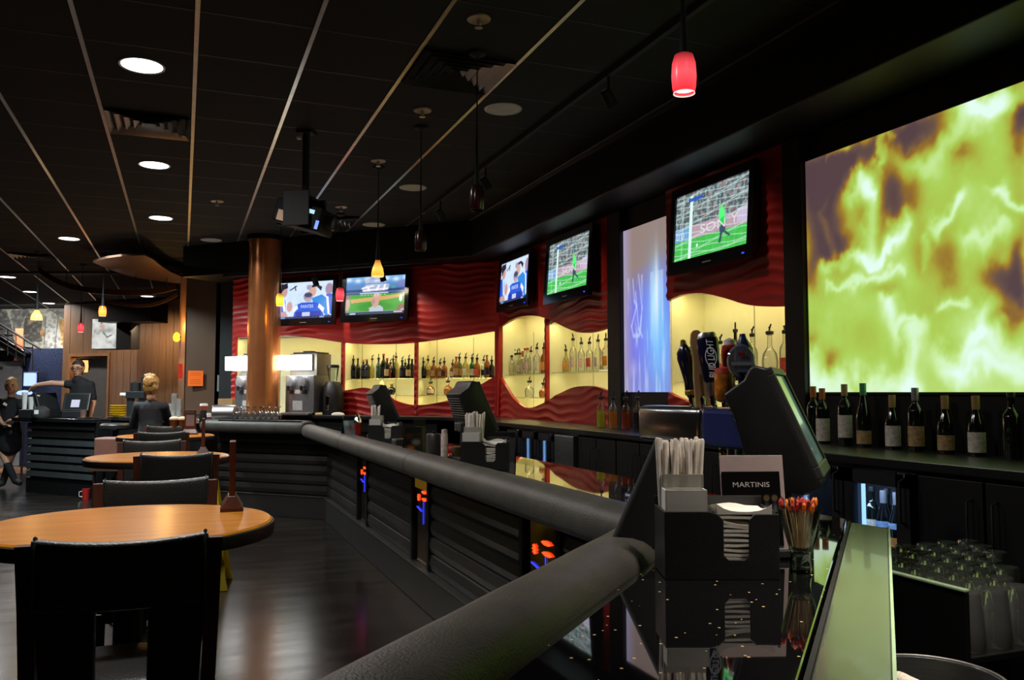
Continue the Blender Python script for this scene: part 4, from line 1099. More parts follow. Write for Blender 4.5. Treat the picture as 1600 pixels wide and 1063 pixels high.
obj('lens', MB().lathe([(.055, 0), (.055, .05), (.045, .055), (.04, .045), (.001, .045)], 20, M=PM @ Matrix.Translation((.19, 0, 0)) @ Matrix.Rotation(R(90), 4, 'Y')), GPLAST, bd, smooth=True)
obj('status_display', MB().box(.08, .13, -.1525, -.150, .02, .05, PM), glow('projector_status', (.5, .85, 1.0), 1.0), bd)
obj('vent_glow', MB().box(.16, .185, -.1525, -.150, -.085, -.02, PM), glow('projector_vent_light', (.18, .3, 1.0), 1.5), bd)
obj('tan_panel', MB().box(-.15, -.06, -.1525, -.150, -.09, -.01, PM), mat('tan_panel', (.55, .38, .26), .6), bd)

# ================================================================== TRACK SPOTS PLACED TO LIGHT THE RED WALLS, LONG ROW MOVED OFF THE SOFFIT
TRK = thing('track_rail', 'black lighting track on the ceiling along the back bar', 'light track', (2.44, 0, CEIL-.03))
obj('rail', MB().box(-.017, .017, .8, 8.9, 0, .03), BLACKM, TRK)
def track_spot(loc, aim, label, power, blend=.6, angle=75, color=(1, .82, .66)):
    t = thing('track_spot', label, 'spotlight', loc, 0, 'track spotlights washing the red wall')
    d = (Vector(aim)-Vector(loc)).normalized(); qd = d.to_track_quat('-Z', 'Y'); M = qd.to_matrix().to_4x4()
    obj('stem', MB().lathe([(.009, -.11), (.009, 0)], 10), BLACKM, t, smooth=True)
    H = Matrix.Translation((0, 0, -.14)) @ M
    obj('can', MB().lathe([(.02, .06), (.035, .05), (.038, -.05), (.034, -.05), (.032, -.03)], 20, M=H, cap=False), BLACKM, t, smooth=True)
    obj('lamp_face', MB().lathe([(.001, -.028), (.031, -.028), (.031, -.026), (.001, -.026)], 16, M=H), glow('spot_face', (1, .9, .8), 3.0), t)
    l = bpy.data.lights.new('track_spot_lamp', 'SPOT'); l.energy = power; l.color = color; l.spot_size = R(angle); l.spot_blend = blend; l.shadow_soft_size = .05
    o = bpy.data.objects.new('track_spot_lamp', l); o.location = Vector(loc)+Vector((0, 0, -.14))+d*.06; o.rotation_euler = qd.to_euler(); COL.objects.link(o)
SPW = 20
for y, yy, l in ((1.6, 2.0, 'nearest track spotlight, above the flame screen'), (4.6, 4.95, 'track spotlight above the right soccer television'), (6.9, 7.3, 'track spotlight between the two soccer televisions'), (8.3, 8.8, 'track spotlight nearest to the wall corner')):
    if y > 2: track_spot((2.44, y, CEIL-.03), (3.5, yy, 2.1), l, SPW)
TRK2 = thing('track_rail', 'black lighting track before the far red wall', 'light track', BW.p(.4, PANEL_TOP-.03, .37), BW.rot)
obj('rail', MB().box(0, 3.1, -.017, .017, 0, .03), BLACKM, TRK2)
for u, l in ((.9, 'far track spotlight next to the copper column'), (1.9, 'far track spotlight before the baseball television'), (2.9, 'far track spotlight before the right end of the far wall')):
    q = BW.p(u, PANEL_TOP-.03, .37); a = BW.p(u+.15, 2.0, .03); track_spot(q, a, l, 22, angle=120)
# ================================================================== BOTTLES
POUR = BPLAST
ORD = ['first', 'second', 'third', 'fourth', 'fifth', 'sixth', 'seventh', 'eighth', 'ninth', 'tenth', 'eleventh', 'twelfth', 'thirteenth', 'fourteenth', 'fifteenth', 'sixteenth', 'seventeenth']
GL = {
    'clear': (glass('bottle_clear', (.96, .97, .92), gloss=.22, body=.07), None, 'clear glass'),
    'amber': (glass('bottle_amber', (.62, .30, .06), gloss=.2, body=.25), None, 'amber'),
    'orange': (glass('bottle_orange', (.62, .22, .04), gloss=.2, body=.5), None, 'orange'),
    'pale': (glass('bottle_pale', (.82, .76, .40), gloss=.2, body=.12), None, 'pale yellow'),
    'green': (glass('bottle_green', (.03, .30, .08), gloss=.2, body=.35), None, 'green glass'),
    'teal': (glass('bottle_teal', (.05, .16, .10), gloss=.2, body=.4), None, 'dark green'),
    'dark': (mat('bottle_dark', (.012, .011, .010), .12, coat=.5), None, 'dark brown'),
    'black': (mat('bottle_black', (.005, .005, .006), .10, coat=.5), None, 'black'),
    'red': (glass('bottle_red', (.55, .06, .03), gloss=.2, body=.4), None, 'red'),
    'cream': (mat('bottle_cream', (.62, .52, .33), .35), None, 'cream'),
    'wine': (mat('bottle_wine', (.006, .010, .006), .10, coat=.6), None, 'dark'),
    'navy': (mat('bottle_navy', (.02, .022, .05), .2), None, 'dark blue'),
}
LAB = {'white': mat('label_white', (.66, .62, .52), .7, scale=60, var=.25), 'red': mat('label_red', (.55, .07, .04), .6, scale=60, var=.4), 'orange': mat('label_orange', (.70, .25, .04), .6, scale=50, var=.4), 'black': mat('label_black', (.02, .02, .03), .5, scale=60, var=.5),
       'tan': mat('label_tan', (.45, .30, .13), .7, scale=60, var=.3), 'pink': mat('label_pink', (.62, .42, .40), .6, scale=60, var=.3), 'violet': mat('label_violet', (.36, .27, .40), .6, scale=60, var=.3), 'blue': mat('label_blue', (.30, .42, .62), .6, scale=60, var=.3)}
CAPC = {'gold': mat('cap_gold', (.55, .38, .08), .3, .8), 'red': mat('cap_red', (.45, .04, .02), .35), 'black': BPLAST, 'foil_orange': mat('foil_orange', (.40, .12, .03), .4), 'foil_grey': mat('foil_grey', (.30, .30, .32), .35, .6), 'foil_tan': mat('foil_tan', (.35, .22, .08), .4), 'foil_green': mat('foil_green', (.06, .30, .12), .35)}
_bm = {}
def prof_of(kind, h, r):
    if kind == 'round': return [(r*.92, 0), (r, .008), (r, .60*h), (r*.88, .68*h), (r*.45, .77*h), (r*.36, .82*h), (r*.34, .965*h), (r*.42, .97*h), (r*.42, h)]
    if kind == 'tall': return [(r*.9, 0), (r, .008), (r, .50*h), (r*.80, .60*h), (r*.42, .72*h), (r*.34, .78*h), (r*.32, .965*h), (r*.40, .97*h), (r*.40, h)]
    if kind == 'wine': return [(r*.95, 0), (r, .006), (r, .62*h), (r*.90, .67*h), (r*.5, .74*h), (r*.37, .78*h), (r*.36, .985*h), (r*.40, .99*h), (r*.40, h)]
    if kind == 'burgundy': return [(r*.95, 0), (r, .006), (r, .48*h), (r*.88, .56*h), (r*.6, .68*h), (r*.40, .78*h), (r*.36, .985*h), (r*.40, .99*h), (r*.40, h)]
    if kind == 'squat': return [(r*.80, 0), (r*.9, .01), (r, .40*h), (r*.86, .56*h), (r*.4, .68*h), (r*.30, .72*h), (r*.28, .95*h), (r*.36, .96*h), (r*.36, h)]
    if kind == 'bowl': return [(r*.5, 0), (r*.55, .02*h), (r*.95, .30*h), (r, .42*h), (r*.9, .55*h), (r*.4, .66*h), (r*.30, .72*h), (r*.30, h)]
    if kind == 'beer': return [(r*.95, 0), (r, .006), (r, .52*h), (r*.85, .60*h), (r*.5, .74*h), (r*.40, .84*h), (r*.38, .96*h), (r*.44, .965*h), (r*.44, h)]
def bmesh_of(kind, h, r, g):
    key = (kind, round(h, 3), round(r, 3), g)
    if key in _bm: return _bm[key]
    sq = kind == 'square'
    p = prof_of('round' if sq else kind, h, r)
    body = MB().lathe([(q*1.18 if sq else q, z) for q, z in p], 4 if sq else 16, M=Matrix.Rotation(R(45), 4, 'Z') if sq else None)
    _bm[key] = body.mesh('glass_body', GL[g][0], True, bevel=.006 if sq else 0, angle=50)
    return _bm[key]
def label_mesh(kind, h, r, lab, z0=.14, z1=.46):
    key = ('L', kind, round(h, 3), round(r, 3), lab, z0, z1)
    if key not in _bm:
        rr = r*1.015; mb = MB()
        if kind == 'square': mb.box(-r*.7, r*.7, -r*.845, -r*.835, z0*h, z1*h)
        else: mb.grid(lambda s, t: (rr*math.sin((s-.5)*2.6), -rr*math.cos((s-.5)*2.6), h*(z0+(z1-z0)*t)), 11, 2)
        _bm[key] = mb.mesh('paper_label', LAB[lab], True)
    return _bm[key]
def pourer_mesh(r):
    key = ('P', round(r, 3))
    if key not in _bm:
        n = r*.42
        _bm[key] = MB().lathe([(n*1.1, -.01), (n*1.25, .004), (n*1.15, .012), (n*.5, .016)], 12).tube([(0, 0, .012), (0, 0, .030), (.004, 0, .040), (.012, 0, .054), (.016, 0, .062)], [.006, .006, .0065, .0055, .004], 8).tube([(-.002, 0, .028), (-.008, 0, .044)], [.004, .003], 6).mesh('pourer', POUR, True)
    return _bm[key]
def cap_mesh(h, r, c, kind='cap'):
    key = ('C', round(h, 3), round(r, 3), c)
    if key not in _bm: _bm[key] = MB().lathe([(r*.44, -.06 if c.startswith('foil') else -.02), (r*.455, -.001), (r*.44, .004), (.001, .004)], 14).mesh('cap', CAPC[c], True)
    return _bm[key]
def bottle(loc, kind, h, r, g, label, group, lab=None, top='pour', rz=0.0, cat='bottle', name='liquor_bottle', lz=(.14, .46), tilt=None):
    t = thing(name, label, cat, loc, rz, group)
    link('glass_body', bmesh_of(kind, h, r, g), t)
    if lab: link('paper_label', label_mesh(kind, h, r, lab, *lz), t)
    if top == 'pour': link('pourer', pourer_mesh(r), t, (0, 0, h), (0, 0, random.uniform(-1.2, 1.2)))
    elif top: link('cap', cap_mesh(h, r, top), t, (0, 0, h))
    return t
def shelf_row(fr, z, dep, rows, where, group):
    for i, (px, ytop, ybase, kind, g, lab, top, lbl) in enumerate(rows):
        jit = dep+(.03 if i % 2 else -.02)
        u = fr.uz(px, ybase, -jit)[0]; p = fr.p(u, z, -jit)
        dd = (p-EYE).dot(_F); H = (ybase-ytop)/F_PX*dd
        h = H-(.062 if top == 'pour' else 0); h = min(max(h, .15), .36)
        r = {'round': .036, 'square': .036, 'tall': .033, 'squat': .055, 'bowl': .055, 'wine': .037, 'beer': .03}[kind]
        bottle(p, kind, h, r, g, '%s, %s from the left %s' % (lbl, ORD[i], where), group, lab, top, fr.rot)
def px4(x, y): return 530+x/6.154, 500+y/6.154
def px7(x, y): return 770+x/5.905, 480+y/5.905
def rows(cvt, data):
    return [(cvt(x, 0)[0], cvt(0, yt)[1], cvt(0, yb)[1], k, g, l, t, s) for x, yt, yb, k, g, l, t, s in data]
shelf_row(BW, zs_b, .16, rows(px4, [
    (82, 335, 560, 'round', 'red', 'red', 'pour', 'red liquor bottle'), (135, 330, 560, 'round', 'black', 'black', 'pour', 'black liquor bottle'), (178, 365, 560, 'tall', 'black', None, 'black', 'slim black bottle'), (232, 380, 560, 'round', 'dark', 'black', 'gold', 'dark bottle with gold cap'),
    (265, 375, 560, 'square', 'dark', 'black', 'red', 'dark bottle with red cap'), (316, 325, 560, 'tall', 'pale', None, 'pour', 'pale slim bottle'), (378, 320, 560, 'round', 'teal', None, 'pour', 'dark green bottle'), (425, 322, 560, 'round', 'dark', 'black', 'red', 'brown bottle with red cap'),
    (460, 365, 560, 'round', 'dark', 'tan', 'red', 'short brown bottle'), (492, 365, 560, 'round', 'orange', 'red', 'pour', 'amber-red bottle'), (518, 330, 560, 'tall', 'black', None, 'pour', 'tall black bottle'), (545, 305, 560, 'square', 'pale', 'red', 'pour', 'square bottle with red label'),
    (605, 345, 560, 'round', 'dark', 'black', 'pour', 'dark liquor bottle'), (635, 370, 560, 'round', 'black', None, 'pour', 'black rounded bottle'), (668, 330, 560, 'round', 'black', 'tan', 'pour', 'black bottle with tan label'), (700, 375, 560, 'square', 'dark', 'black', 'black', 'dark squared bottle')]),
    'on the far middle shelf', 'bottles on the far middle shelf')
shelf_row(BW, zs_b, .16, rows(px4, [
    (808, 325, 530, 'round', 'black', 'black', 'pour', 'black liquor bottle'), (853, 305, 530, 'round', 'pale', 'tan', 'pour', 'pale amber bottle'), (908, 320, 530, 'square', 'amber', 'tan', 'pour', 'squared whiskey bottle'), (970, 335, 530, 'round', 'amber', 'tan', 'pour', 'small amber bottle'),
    (1010, 325, 530, 'square', 'amber', 'black', 'pour', 'whiskey bottle with black label'), (1090, 345, 530, 'round', 'amber', 'white', 'pour', 'amber bottle with white label'), (1125, 325, 530, 'round', 'amber', 'tan', 'red', 'amber bottle with red neck'), (1155, 285, 530, 'round', 'green', 'orange', 'pour', 'green bottle with orange label'),
    (1215, 285, 530, 'square', 'pale', 'white', 'pour', 'tall clear bottle'), (1278, 290, 530, 'round', 'green', 'white', 'pour', 'green bottle with pale label'), (1325, 295, 530, 'square', 'amber', 'red', 'pour', 'bottle with slanted red label'), (1390, 310, 530, 'round', 'clear', 'black', 'pour', 'clear bottle with black label'),
    (1420, 312, 530, 'round', 'amber', 'black', 'gold', 'amber bottle with gold cap'), (1466, 315, 530, 'round', 'dark', 'black', 'pour', 'dark bottle')]),
    'on the far right-hand shelf', 'bottles on the far right-hand shelf')
shelf_row(BW, zs_b2, .16, rows(px4, [(415, 520, 695, 'round', 'cream', 'white', 'black', 'tall cream bottle'), (505, 590, 697, 'bowl', 'black', None, 'gold', 'round black bottle'), (878, 555, 722, 'squat', 'amber', 'white', 'pour', 'squat whiskey bottle'), (1045, 545, 722, 'squat', 'amber', None, 'pour', 'amber squat bottle')]),
    'on the lower far shelf', 'bottles on the lower far shelves')
shelf_row(RW, zs_r, .16, rows(px7, [
    (105, 382, 612, 'round', 'orange', 'orange', 'pour', 'orange liquor bottle'), (152, 375, 612, 'round', 'amber', 'red', 'pour', 'amber bottle with red label'), (176, 432, 612, 'round', 'clear', None, 'black', 'short clear bottle'), (205, 372, 612, 'round', 'clear', 'white', 'pour', 'clear bottle'),
    (228, 370, 612, 'square', 'clear', None, 'pour', 'clear squared bottle'), (250, 368, 612, 'round', 'pale', 'white', 'pour', 'pale yellow bottle'), (276, 400, 612, 'round', 'clear', None, 'foil_orange', 'clear bottle with orange cap'), (298, 372, 612, 'round', 'clear', 'pink', 'red', 'clear bottle with red top'),
    (322, 372, 612, 'round', 'clear', 'pink', 'red', 'clear bottle with pink label'), (352, 350, 612, 'round', 'clear', 'white', 'pour', 'taller clear bottle'), (407, 325, 612, 'round', 'clear', 'white', 'pour', 'tallest clear bottle'), (470, 325, 612, 'round', 'amber', 'orange', 'pour', 'amber bottle by the red divider')]),
    'on the corner niche shelf', 'bottles on the corner niche shelf')
shelf_row(RW, zs_r, .16, rows(px7, [
    (600, 378, 625, 'round', 'green', 'white', 'pour', 'deep green bottle'), (675, 362, 622, 'tall', 'pale', 'orange', 'pour', 'pale bottle with orange label'), (742, 262, 618, 'round', 'clear', 'pink', 'pour', 'very tall frosted bottle'), (818, 292, 612, 'round', 'clear', 'pink', 'pour', 'clear bottle with pink print'),
    (893, 292, 610, 'round', 'clear', 'red', 'pour', 'clear bottle with red base'), (972, 268, 606, 'square', 'clear', 'violet', 'pour', 'clear square bottle with violet labels'), (1045, 262, 606, 'round', 'clear', 'orange', 'pour', 'clear bottle with orange leaf label')]),
    'on the second niche shelf', 'bottles on the second niche shelf')
shelf_row(RW, zs_r2, .16, rows(px7, [(338, 638, 832, 'squat', 'clear', None, 'pour', 'squat clear decanter'), (470, 655, 832, 'squat', 'amber', None, 'pour', 'squat amber decanter')]), 'on the small lower niche shelf', 'decanters on the lower niche shelf')
px5 = lambda x, y: (1000+x/3.543, 420+y/3.543)
shelf_row(RW, zs_r3, .16, rows(px5, [(215, 392, 622, 'round', 'clear', 'red', 'pour', 'clear bottle with red emblem'), (300, 388, 622, 'round', 'amber', 'tan', 'pour', 'amber bottle behind the tap handles'), (447, 362, 622, 'round', 'clear', 'red', 'pour', 'clear bottle with red band'), (532, 297, 622, 'round', 'black', None, 'pour', 'tall black bottle'),
    (625, 322, 622, 'round', 'clear', 'white', 'pour', 'clear bottle with red neck'), (722, 310, 622, 'squat', 'clear', None, 'pour', 'round clear bottle'), (806, 305, 622, 'round', 'clear', 'red', 'pour', 'clear bottle with red label')]),
    'in the niche behind the taps', 'bottles in the niche behind the taps')
# juice bottles standing on the worktop
for i, (px, liq, lbl) in enumerate(((939, (.40, .36, .03), 'yellow'), (958, (.45, .14, .02), 'orange-brown'), (978, (.22, .03, .015), 'dark red'), (996.5, (.02, .012, .012), 'almost black'))):
    q = on_x(px, 667, 3.2); p = (3.2, q.y, COUNTER_Z)
    t = thing('juice_bottle', 'clear pour bottle of %s syrup on the worktop below the blue screen' % lbl, 'bottle', p, RW.rot, 'syrup bottles on the worktop')
    link('glass_body', (_bm.get('J') or _bm.setdefault('J', MB().lathe([(.034, 0), (.036, .006), (.036, .14), (.030, .17), (.014, .195), (.012, .225), (.016, .23), (.016, .24)], 16).mesh('glass_body', CLEARG, True))), t)
    obj('syrup', MB().lathe([(.033, .006), (.033, .135), (.001, .136)], 16), mat('syrup_%d' % i, liq, .1, emit=liq, estr=.06), t, smooth=True)
    link('pourer', pourer_mesh(.038), t, (0, 0, .24), (0, 0, .4))
# wine bottles in a row below the flame screen
px1 = lambda x, y: (1260+x/4.706, 590+y/4.706)
for i, (px, yt, yb, lab, foil, kind, lz, lbl) in enumerate((
    (1272, 605, 677, None, 'foil_orange', 'wine', (.1, .4), 'dark wine bottle half hidden by the order screen'),
    (px1(123, 0)[0], px1(0, 85)[1], px1(0, 460)[1], 'white', 'foil_orange', 'wine', (.05, .46), 'wine bottle with narrow white label and orange neck'),
    (px1(287, 0)[0], px1(0, 55)[1], px1(0, 440)[1], 'white', 'foil_tan', 'wine', (.13, .50), 'wine bottle with high white label, third from the left'),
    (px1(425, 0)[0], px1(0, 48)[1], px1(0, 480)[1], 'tan', 'foil_green', 'burgundy', (.05, .26), 'wine bottle with green neck ring and low tan label'),
    (px1(638, 0)[0], px1(0, 135)[1], px1(0, 480)[1], 'white', 'foil_tan', 'burgundy', (.06, .44), 'wine bottle with pale label in the middle of the row'),
    (px1(808, 0)[0], px1(0, 82)[1], px1(0, 450)[1], 'tan', 'foil_grey', 'wine', (.08, .40), 'wine bottle with grey cap above the others'),
    (px1(1028, 0)[0], px1(0, 140)[1], px1(0, 525)[1], 'tan', 'foil_tan', 'burgundy', (.06, .32), 'wine bottle with square tan label, third from right'),
    (px1(1256, 0)[0], px1(0, 205)[1], px1(0, 555)[1], 'white', 'foil_tan', 'burgundy', (.06, .40), 'short wine bottle with white label, second from right'),
    (px1(1518, 0)[0], px1(0, 115)[1], px1(0, 560)[1], None, 'black', 'wine', (.1, .4), 'dark wine bottle without a pale label at the right end'))):
    q = at_z(px, yb, COUNTER_Z); X = min(max(q.x, 3.05), 3.38)
    y = on_x(px, yb, X).y; p = Vector((X, y, COUNTER_Z)); dd = (p-EYE).dot(_F); h = min(max(CAM_Z-(yt-613)/F_PX*dd-COUNTER_Z, .27), .335)
    bottle(p, kind, h, .038, 'wine', lbl, 'wine bottles under the flame screen', lab, foil, math.atan2(p.y, p.x)-math.pi/2, name='wine_bottle', lz=lz)

# bottles inside the coolers
for i, (px, g, lab, kind, lbl) in enumerate(((1343, 'wine', 'white', 'wine', 'wine bottle with white label at the left behind the cooler glass'), (1366, 'wine', 'white', 'wine', 'wine bottle with white label in the middle of the cooler'), (1381, 'black', 'orange', 'beer', 'dark bottle with orange and blue label in the cooler'), (1401, 'black', 'orange', 'beer', 'dark bottle with orange label next to the cooler door edge'))):
    q = on_x(px, 800, 3.06)
    b = bottle((3.06+(.08 if i < 2 else 0), q.y, .768), kind, .27, .036, g, lbl, 'bottles in the right-hand cooler', lab, 'foil_grey' if i > 1 else 'black', RW.rot, lz=(.16, .44) if i < 2 else (.08, .26))
    if i > 1: link('neck_label', label_mesh(kind, .27, .036, 'blue', .40, .50), b)
for i, px in enumerate((843, 849, 868, 873)):
    q = on_x(px, 700, 3.08)
    bottle((3.08, q.y, .768), 'beer', .26, .03, 'green' if i > 1 else 'clear', ['pale bottle with red and white label, left in the far cooler', 'pale bottle with white label, right of it in the far cooler', 'green beer bottle behind the third far cooler door, left', 'green beer bottle behind the third far cooler door, right'][i], 'bottles in the far cooler', 'red' if i == 0 else 'white', 'black', RW.rot)

# ================================================================== BEER TAP TOWER
ty0, ty1, TX = 3.157, 2.36, 1.86
tw = thing('beer_tower', 'horizontal chrome beer tower on the bar before the red panel', 'beer tower', (TX, (ty0+ty1)/2, BAR_Z), R(-90))
hl_ = (ty0-ty1)/2
obj('tower_pipe', MB().box(-hl_, .07, -.065, .065, .225, .375), mat('tower_steel', (.62, .62, .63), .2, 1.0, var=.04), tw, bevel=.03, seg=4, smooth=True)
obj('tower_blue_end', MB().box(.072, hl_, -.062, .062, .228, .372), mat('tower_end_blue', (.02, .03, .12), .2, coat=.5), tw, bevel=.02, seg=3)  # right part of the tower coloured glossy blue-black
for x in (-.2, .2):
    obj('tower_leg', MB().lathe([(.09, 0), (.09, .012), (.035, .02), (.032, .23)], 24, (x, 0, 0)), CHROME, tw, smooth=True)
obj('spouts', MB().tube([(-.27, .06, .29), (-.27, .12, .29), (-.27, .15, .25), (-.27, .15, .18)], .011, 8).tube([(-.1, .06, .29), (-.1, .12, .29), (-.1, .15, .25), (-.1, .15, .18)], .011, 8), CHROME, tw, smooth=True)
def handle(px, ytop, ybot, lbl, build, lean=-6, dx=0.0):
    y = on_x(px, ybot, TX+dx).y; p = Vector((TX+dx, y, BAR_Z+.375)); dd = (p-EYE).dot(_F); h = (ybot-ytop)/F_PX*dd
    t = thing('tap_handle', lbl, 'tap handle', p, 0, 'beer tap handles', rot=(0, R(lean), R(-28)))
    obj('ferrule', MB().lathe([(.012, 0), (.014, .03), (.010, .04)], 14), CHROME, t, smooth=True)
    build(t, h)
NAVY = mat('navy_gloss', (.012, .012, .035), .15, coat=.6)
def bb(t, h): obj('grip', MB().lathe([(.012, .03), (.022, .05), (.020, .10), (.026, .55*h), (.034, .72*h), (.032, .82*h), (.015, .92*h), (.010, h-.01), (.001, h)], 18), NAVY, t, smooth=True); obj('gold_band', MB().lathe([(.023, .045), (.024, .05), (.024, .06), (.022, .065)], 18, cap=False), CAPC['gold'], t); obj('gold_cap', MB().lathe([(.0135, .925*h), (.011, h), (.001, h+.004)], 14), CAPC['gold'], t)
handle(1083, 528, 632, 'dark navy bottle-shaped tap handle with gold tip, farthest left', bb, -8)
def paddle_plain(t, h):
    pts = [(.030, .0), (.028, .3*h), (.022, .6*h), (.026, .85*h), (.020, .96*h), (.010, h)]
    pl = [(a, z) for a, z in pts]+[(-a, z) for a, z in pts[::-1]]
    obj('paddle', MB().prism(pl, -.009, .009, Matrix.Rotation(R(90), 4, 'X')), mat('pale_tap_wood', (.48, .28, .12), .5, stretch=(4, 4, 1)), t, bevel=.004)
    obj('printed_strip', MB().box(-.005, .005, -.0098, -.009, .14*h, .42*h), mat('burnt_letters', (.20, .08, .02), .6), t)
handle(1099, 512, 632, 'pale wooden paddle tap handle', paddle_plain, -5)
def budl(t, h):
    obj('grip', MB().lathe([(.012, .03), (.018, .06), (.020, .32*h), (.030, .36*h), (.040, .75*h), (.041, .90*h), (.036, .93*h), (.001, .93*h)], 24, sy=.62), NAVY, t, smooth=True)
    obj('silver_cap', MB().lathe([(.037, .93*h), (.034, .97*h), (.028, h), (.001, h)], 24, sy=.62), STEEL, t, smooth=True)
    obj('silver_neck', MB().lathe([(.0215, .04), (.0225, .25*h), (.0205, .33*h)], 20, sy=.7, cap=False), STEEL, t, smooth=True)
    W = mat('silver_letters', (.75, .78, .82), .4, emit=(.75, .78, .82), estr=.10)
    link('lettering', text_mesh('lettering', 'BUD LIGHT', .026, W, .52*h, shear=.2), t, (.004, -.0265, .645*h), Euler((R(90), R(-90), 0)))
    ring = MB().tube([(.004+.020*math.cos(a), -.0262, .56*h+.03+.035*math.sin(a)) for a in [2*math.pi*k/28 for k in range(29)]], .0013, 5)
    obj('swoosh', ring, W, t)
handle(1116, 517, 634, 'dark blue tap handle lettered in silver script', budl, -5)
def can(t, h): obj('grip', MB().lathe([(.010, .015), (.030, .022), (.037, .035), (.038, .78*h), (.034, .88*h), (.001, .93*h)], 20), mat('orange_flame_print', (.45, .14, .015), .3, var=.8, scale=26, coat=.4), t, smooth=True); obj('red_rim', MB().lathe([(.039, .78*h), (.035, .90*h), (.001, .95*h)], 20), CAPC['red'], t, smooth=True)
handle(1133, 563, 630, 'stubby orange and red can-shaped tap handle', can, 0)
def redh(t, h): obj('grip', MB().lathe([(.012, .03), (.015, .12), (.034, .5*h), (.036, .75*h), (.030, .88*h), (.012, .92*h)], 18), mat('red_gloss', (.32, .02, .015), .2, coat=.5), t, smooth=True); obj('white_cap', MB().lathe([(.022, .89*h), (.022, h-.01), (.001, h)], 16), WPLAST, t, smooth=True); obj('white_stem', MB().lathe([(.017, .04), (.018, .32*h)], 14), WPLAST, t, smooth=True)
handle(1145, 524, 632, 'red tap handle with white cap', redh, -2, .10)
def disc(t, h): obj('grip', MB().lathe([(.012, .03), (.012, .5*h), (.018, .55*h)], 14), NAVY, t, smooth=True); obj('clear_disc', MB().lathe([(.001, -.009), (.045, -.009), (.050, 0), (.045, .009), (.001, .009)], 28, M=Matrix.Translation((0, 0, .72*h)) @ Matrix.Rotation(R(90), 4, 'X') @ Matrix.Scale(1.25, 4, (0, 1, 0))), glass('smoky_disc', (.72, .74, .80), gloss=.3, body=.22), t, smooth=True); obj('red_emblem', MB().box(-.012, .012, -.0125, -.0115, .80*h, .86*h), CAPC['red'], t); obj('pale_band', MB().box(-.034, .034, -.0125, -.0115, .66*h, .71*h, None), mat('band_grey', (.45, .45, .47), .5), t)
handle(1159, 532, 632, 'tap handle topped by a clear oval disc', disc, 0)
def blu(t, h): obj('grip', MB().lathe([(.012, .03), (.02, .3*h), (.036, .65*h), (.034, .80*h), (.014, .94*h), (.010, h)], 18), mat('royal_gloss', (.015, .03, .11), .18, coat=.5), t, smooth=True)
handle(1170, 517, 632, 'glossy royal blue tap handle nearest the order screen', blu, -4, .08)
def brw(t, h): obj('grip', MB().lathe([(.010, .03), (.010, .45*h), (.024, .52*h), (.028, .75*h), (.022, .94*h), (.001, h)], 16), mat('brown_gloss', (.10, .03, .012), .3), t, smooth=True)
handle(1083, 536, 632, 'brown knob tap handle behind the navy one', brw, 2, .16)

# ================================================================== ORDER TERMINALS
def terminal(loc, rz, label, scale=1.0, orange=False):
    t = thing('order_terminal', label, 'order terminal', loc, rz, 'touch-screen order terminals')
    t.scale = (scale,)*3
    Mx = Matrix(((0, 0, 1, 0), (1, 0, 0, 0), (0, 1, 0, 0), (0, 0, 0, 1)))       # profile (y, z) swept along x
    prof = [(.005, .535), (.155, .195), (.150, .175), (.105, .155), (-.03, .185), (-.065, .275), (-.095, .39), (-.125, .455), (-.062, .50), (-.045, .535), (-.03, .545)]
    obj('housing', MB().prism(prof, -.165, .165, Mx), BPLAST, t, bevel=.014, seg=3, smooth=True)
    d = Vector((0, .15, -.34)).normalized(); n = Vector((0, .34, .15)).normalized()
    c = Vector((0, .080, .365))+n*.004
    Ms = Matrix(((1, 0, 0, c.x), (0, -d.y, n.y, c.y), (0, -d.z, n.z, c.z), (0, 0, 0, 1)))
    obj('bezel', MB().box(-.165, .165, -.175, -.135, -.012, .012, Ms).box(-.165, .165, .16, .185, -.012, .012, Ms).box(-.165, -.145, -.14, .165, -.012, .012, Ms).box(.145, .165, -.14, .165, -.012, .012, Ms), GPLAST, t, bevel=.005)
    obj('touch_screen', MB().box(-.146, .146, -.136, .161, -.004, .004, Ms), mat('dim_touch_screen', (.02, .03, .03), .12, emit=(.35, .62, .50), estr=.22, coat=.5), t)
    vr = MB()
    for k in range(12): vr.box(-.14, .14, -.004, .004, -.002, .002, Matrix.Translation((0, -.048-.006*k, .245+.016*k)) @ Matrix.Rotation(R(-20), 4, 'X'))
    obj('cooling_slots', vr, GPLAST, t)
    obj('neck', MB().box(-.06, .06, -.05, .06, .02, .24), BPLAST, t, bevel=.01)
    obj('foot', MB().box(-.14, .14, -.11, .12, 0, .03), BPLAST, t, bevel=.01)
    sk = MB()
    for k in range(3): sk.box(-.10+.05*k, -.065+.05*k, -.075, -.045, .20, .255)
    obj('cable_sockets', sk, STEEL, t, bevel=.002)
    return t
rzA = R(-45)+math.pi; 
qn = at_d(1208, 757, 2.5)
terminal((qn.x, qn.y, BAR_Z), math.atan2(-.7071, .7071)-math.pi/2, 'large black order terminal tilted at the near end of the bar', .93)
for px, d_, lbl in ((733, 5.35, 'black order terminal with orange glint beyond the middle caddy'), (594, 8.0, 'black order terminal farthest along the bar, before the cream bottle')):
    q = at_d(px, 665, d_)
    terminal((min(q.x, 1.88), q.y, BAR_Z), -math.pi/2, lbl, .92)

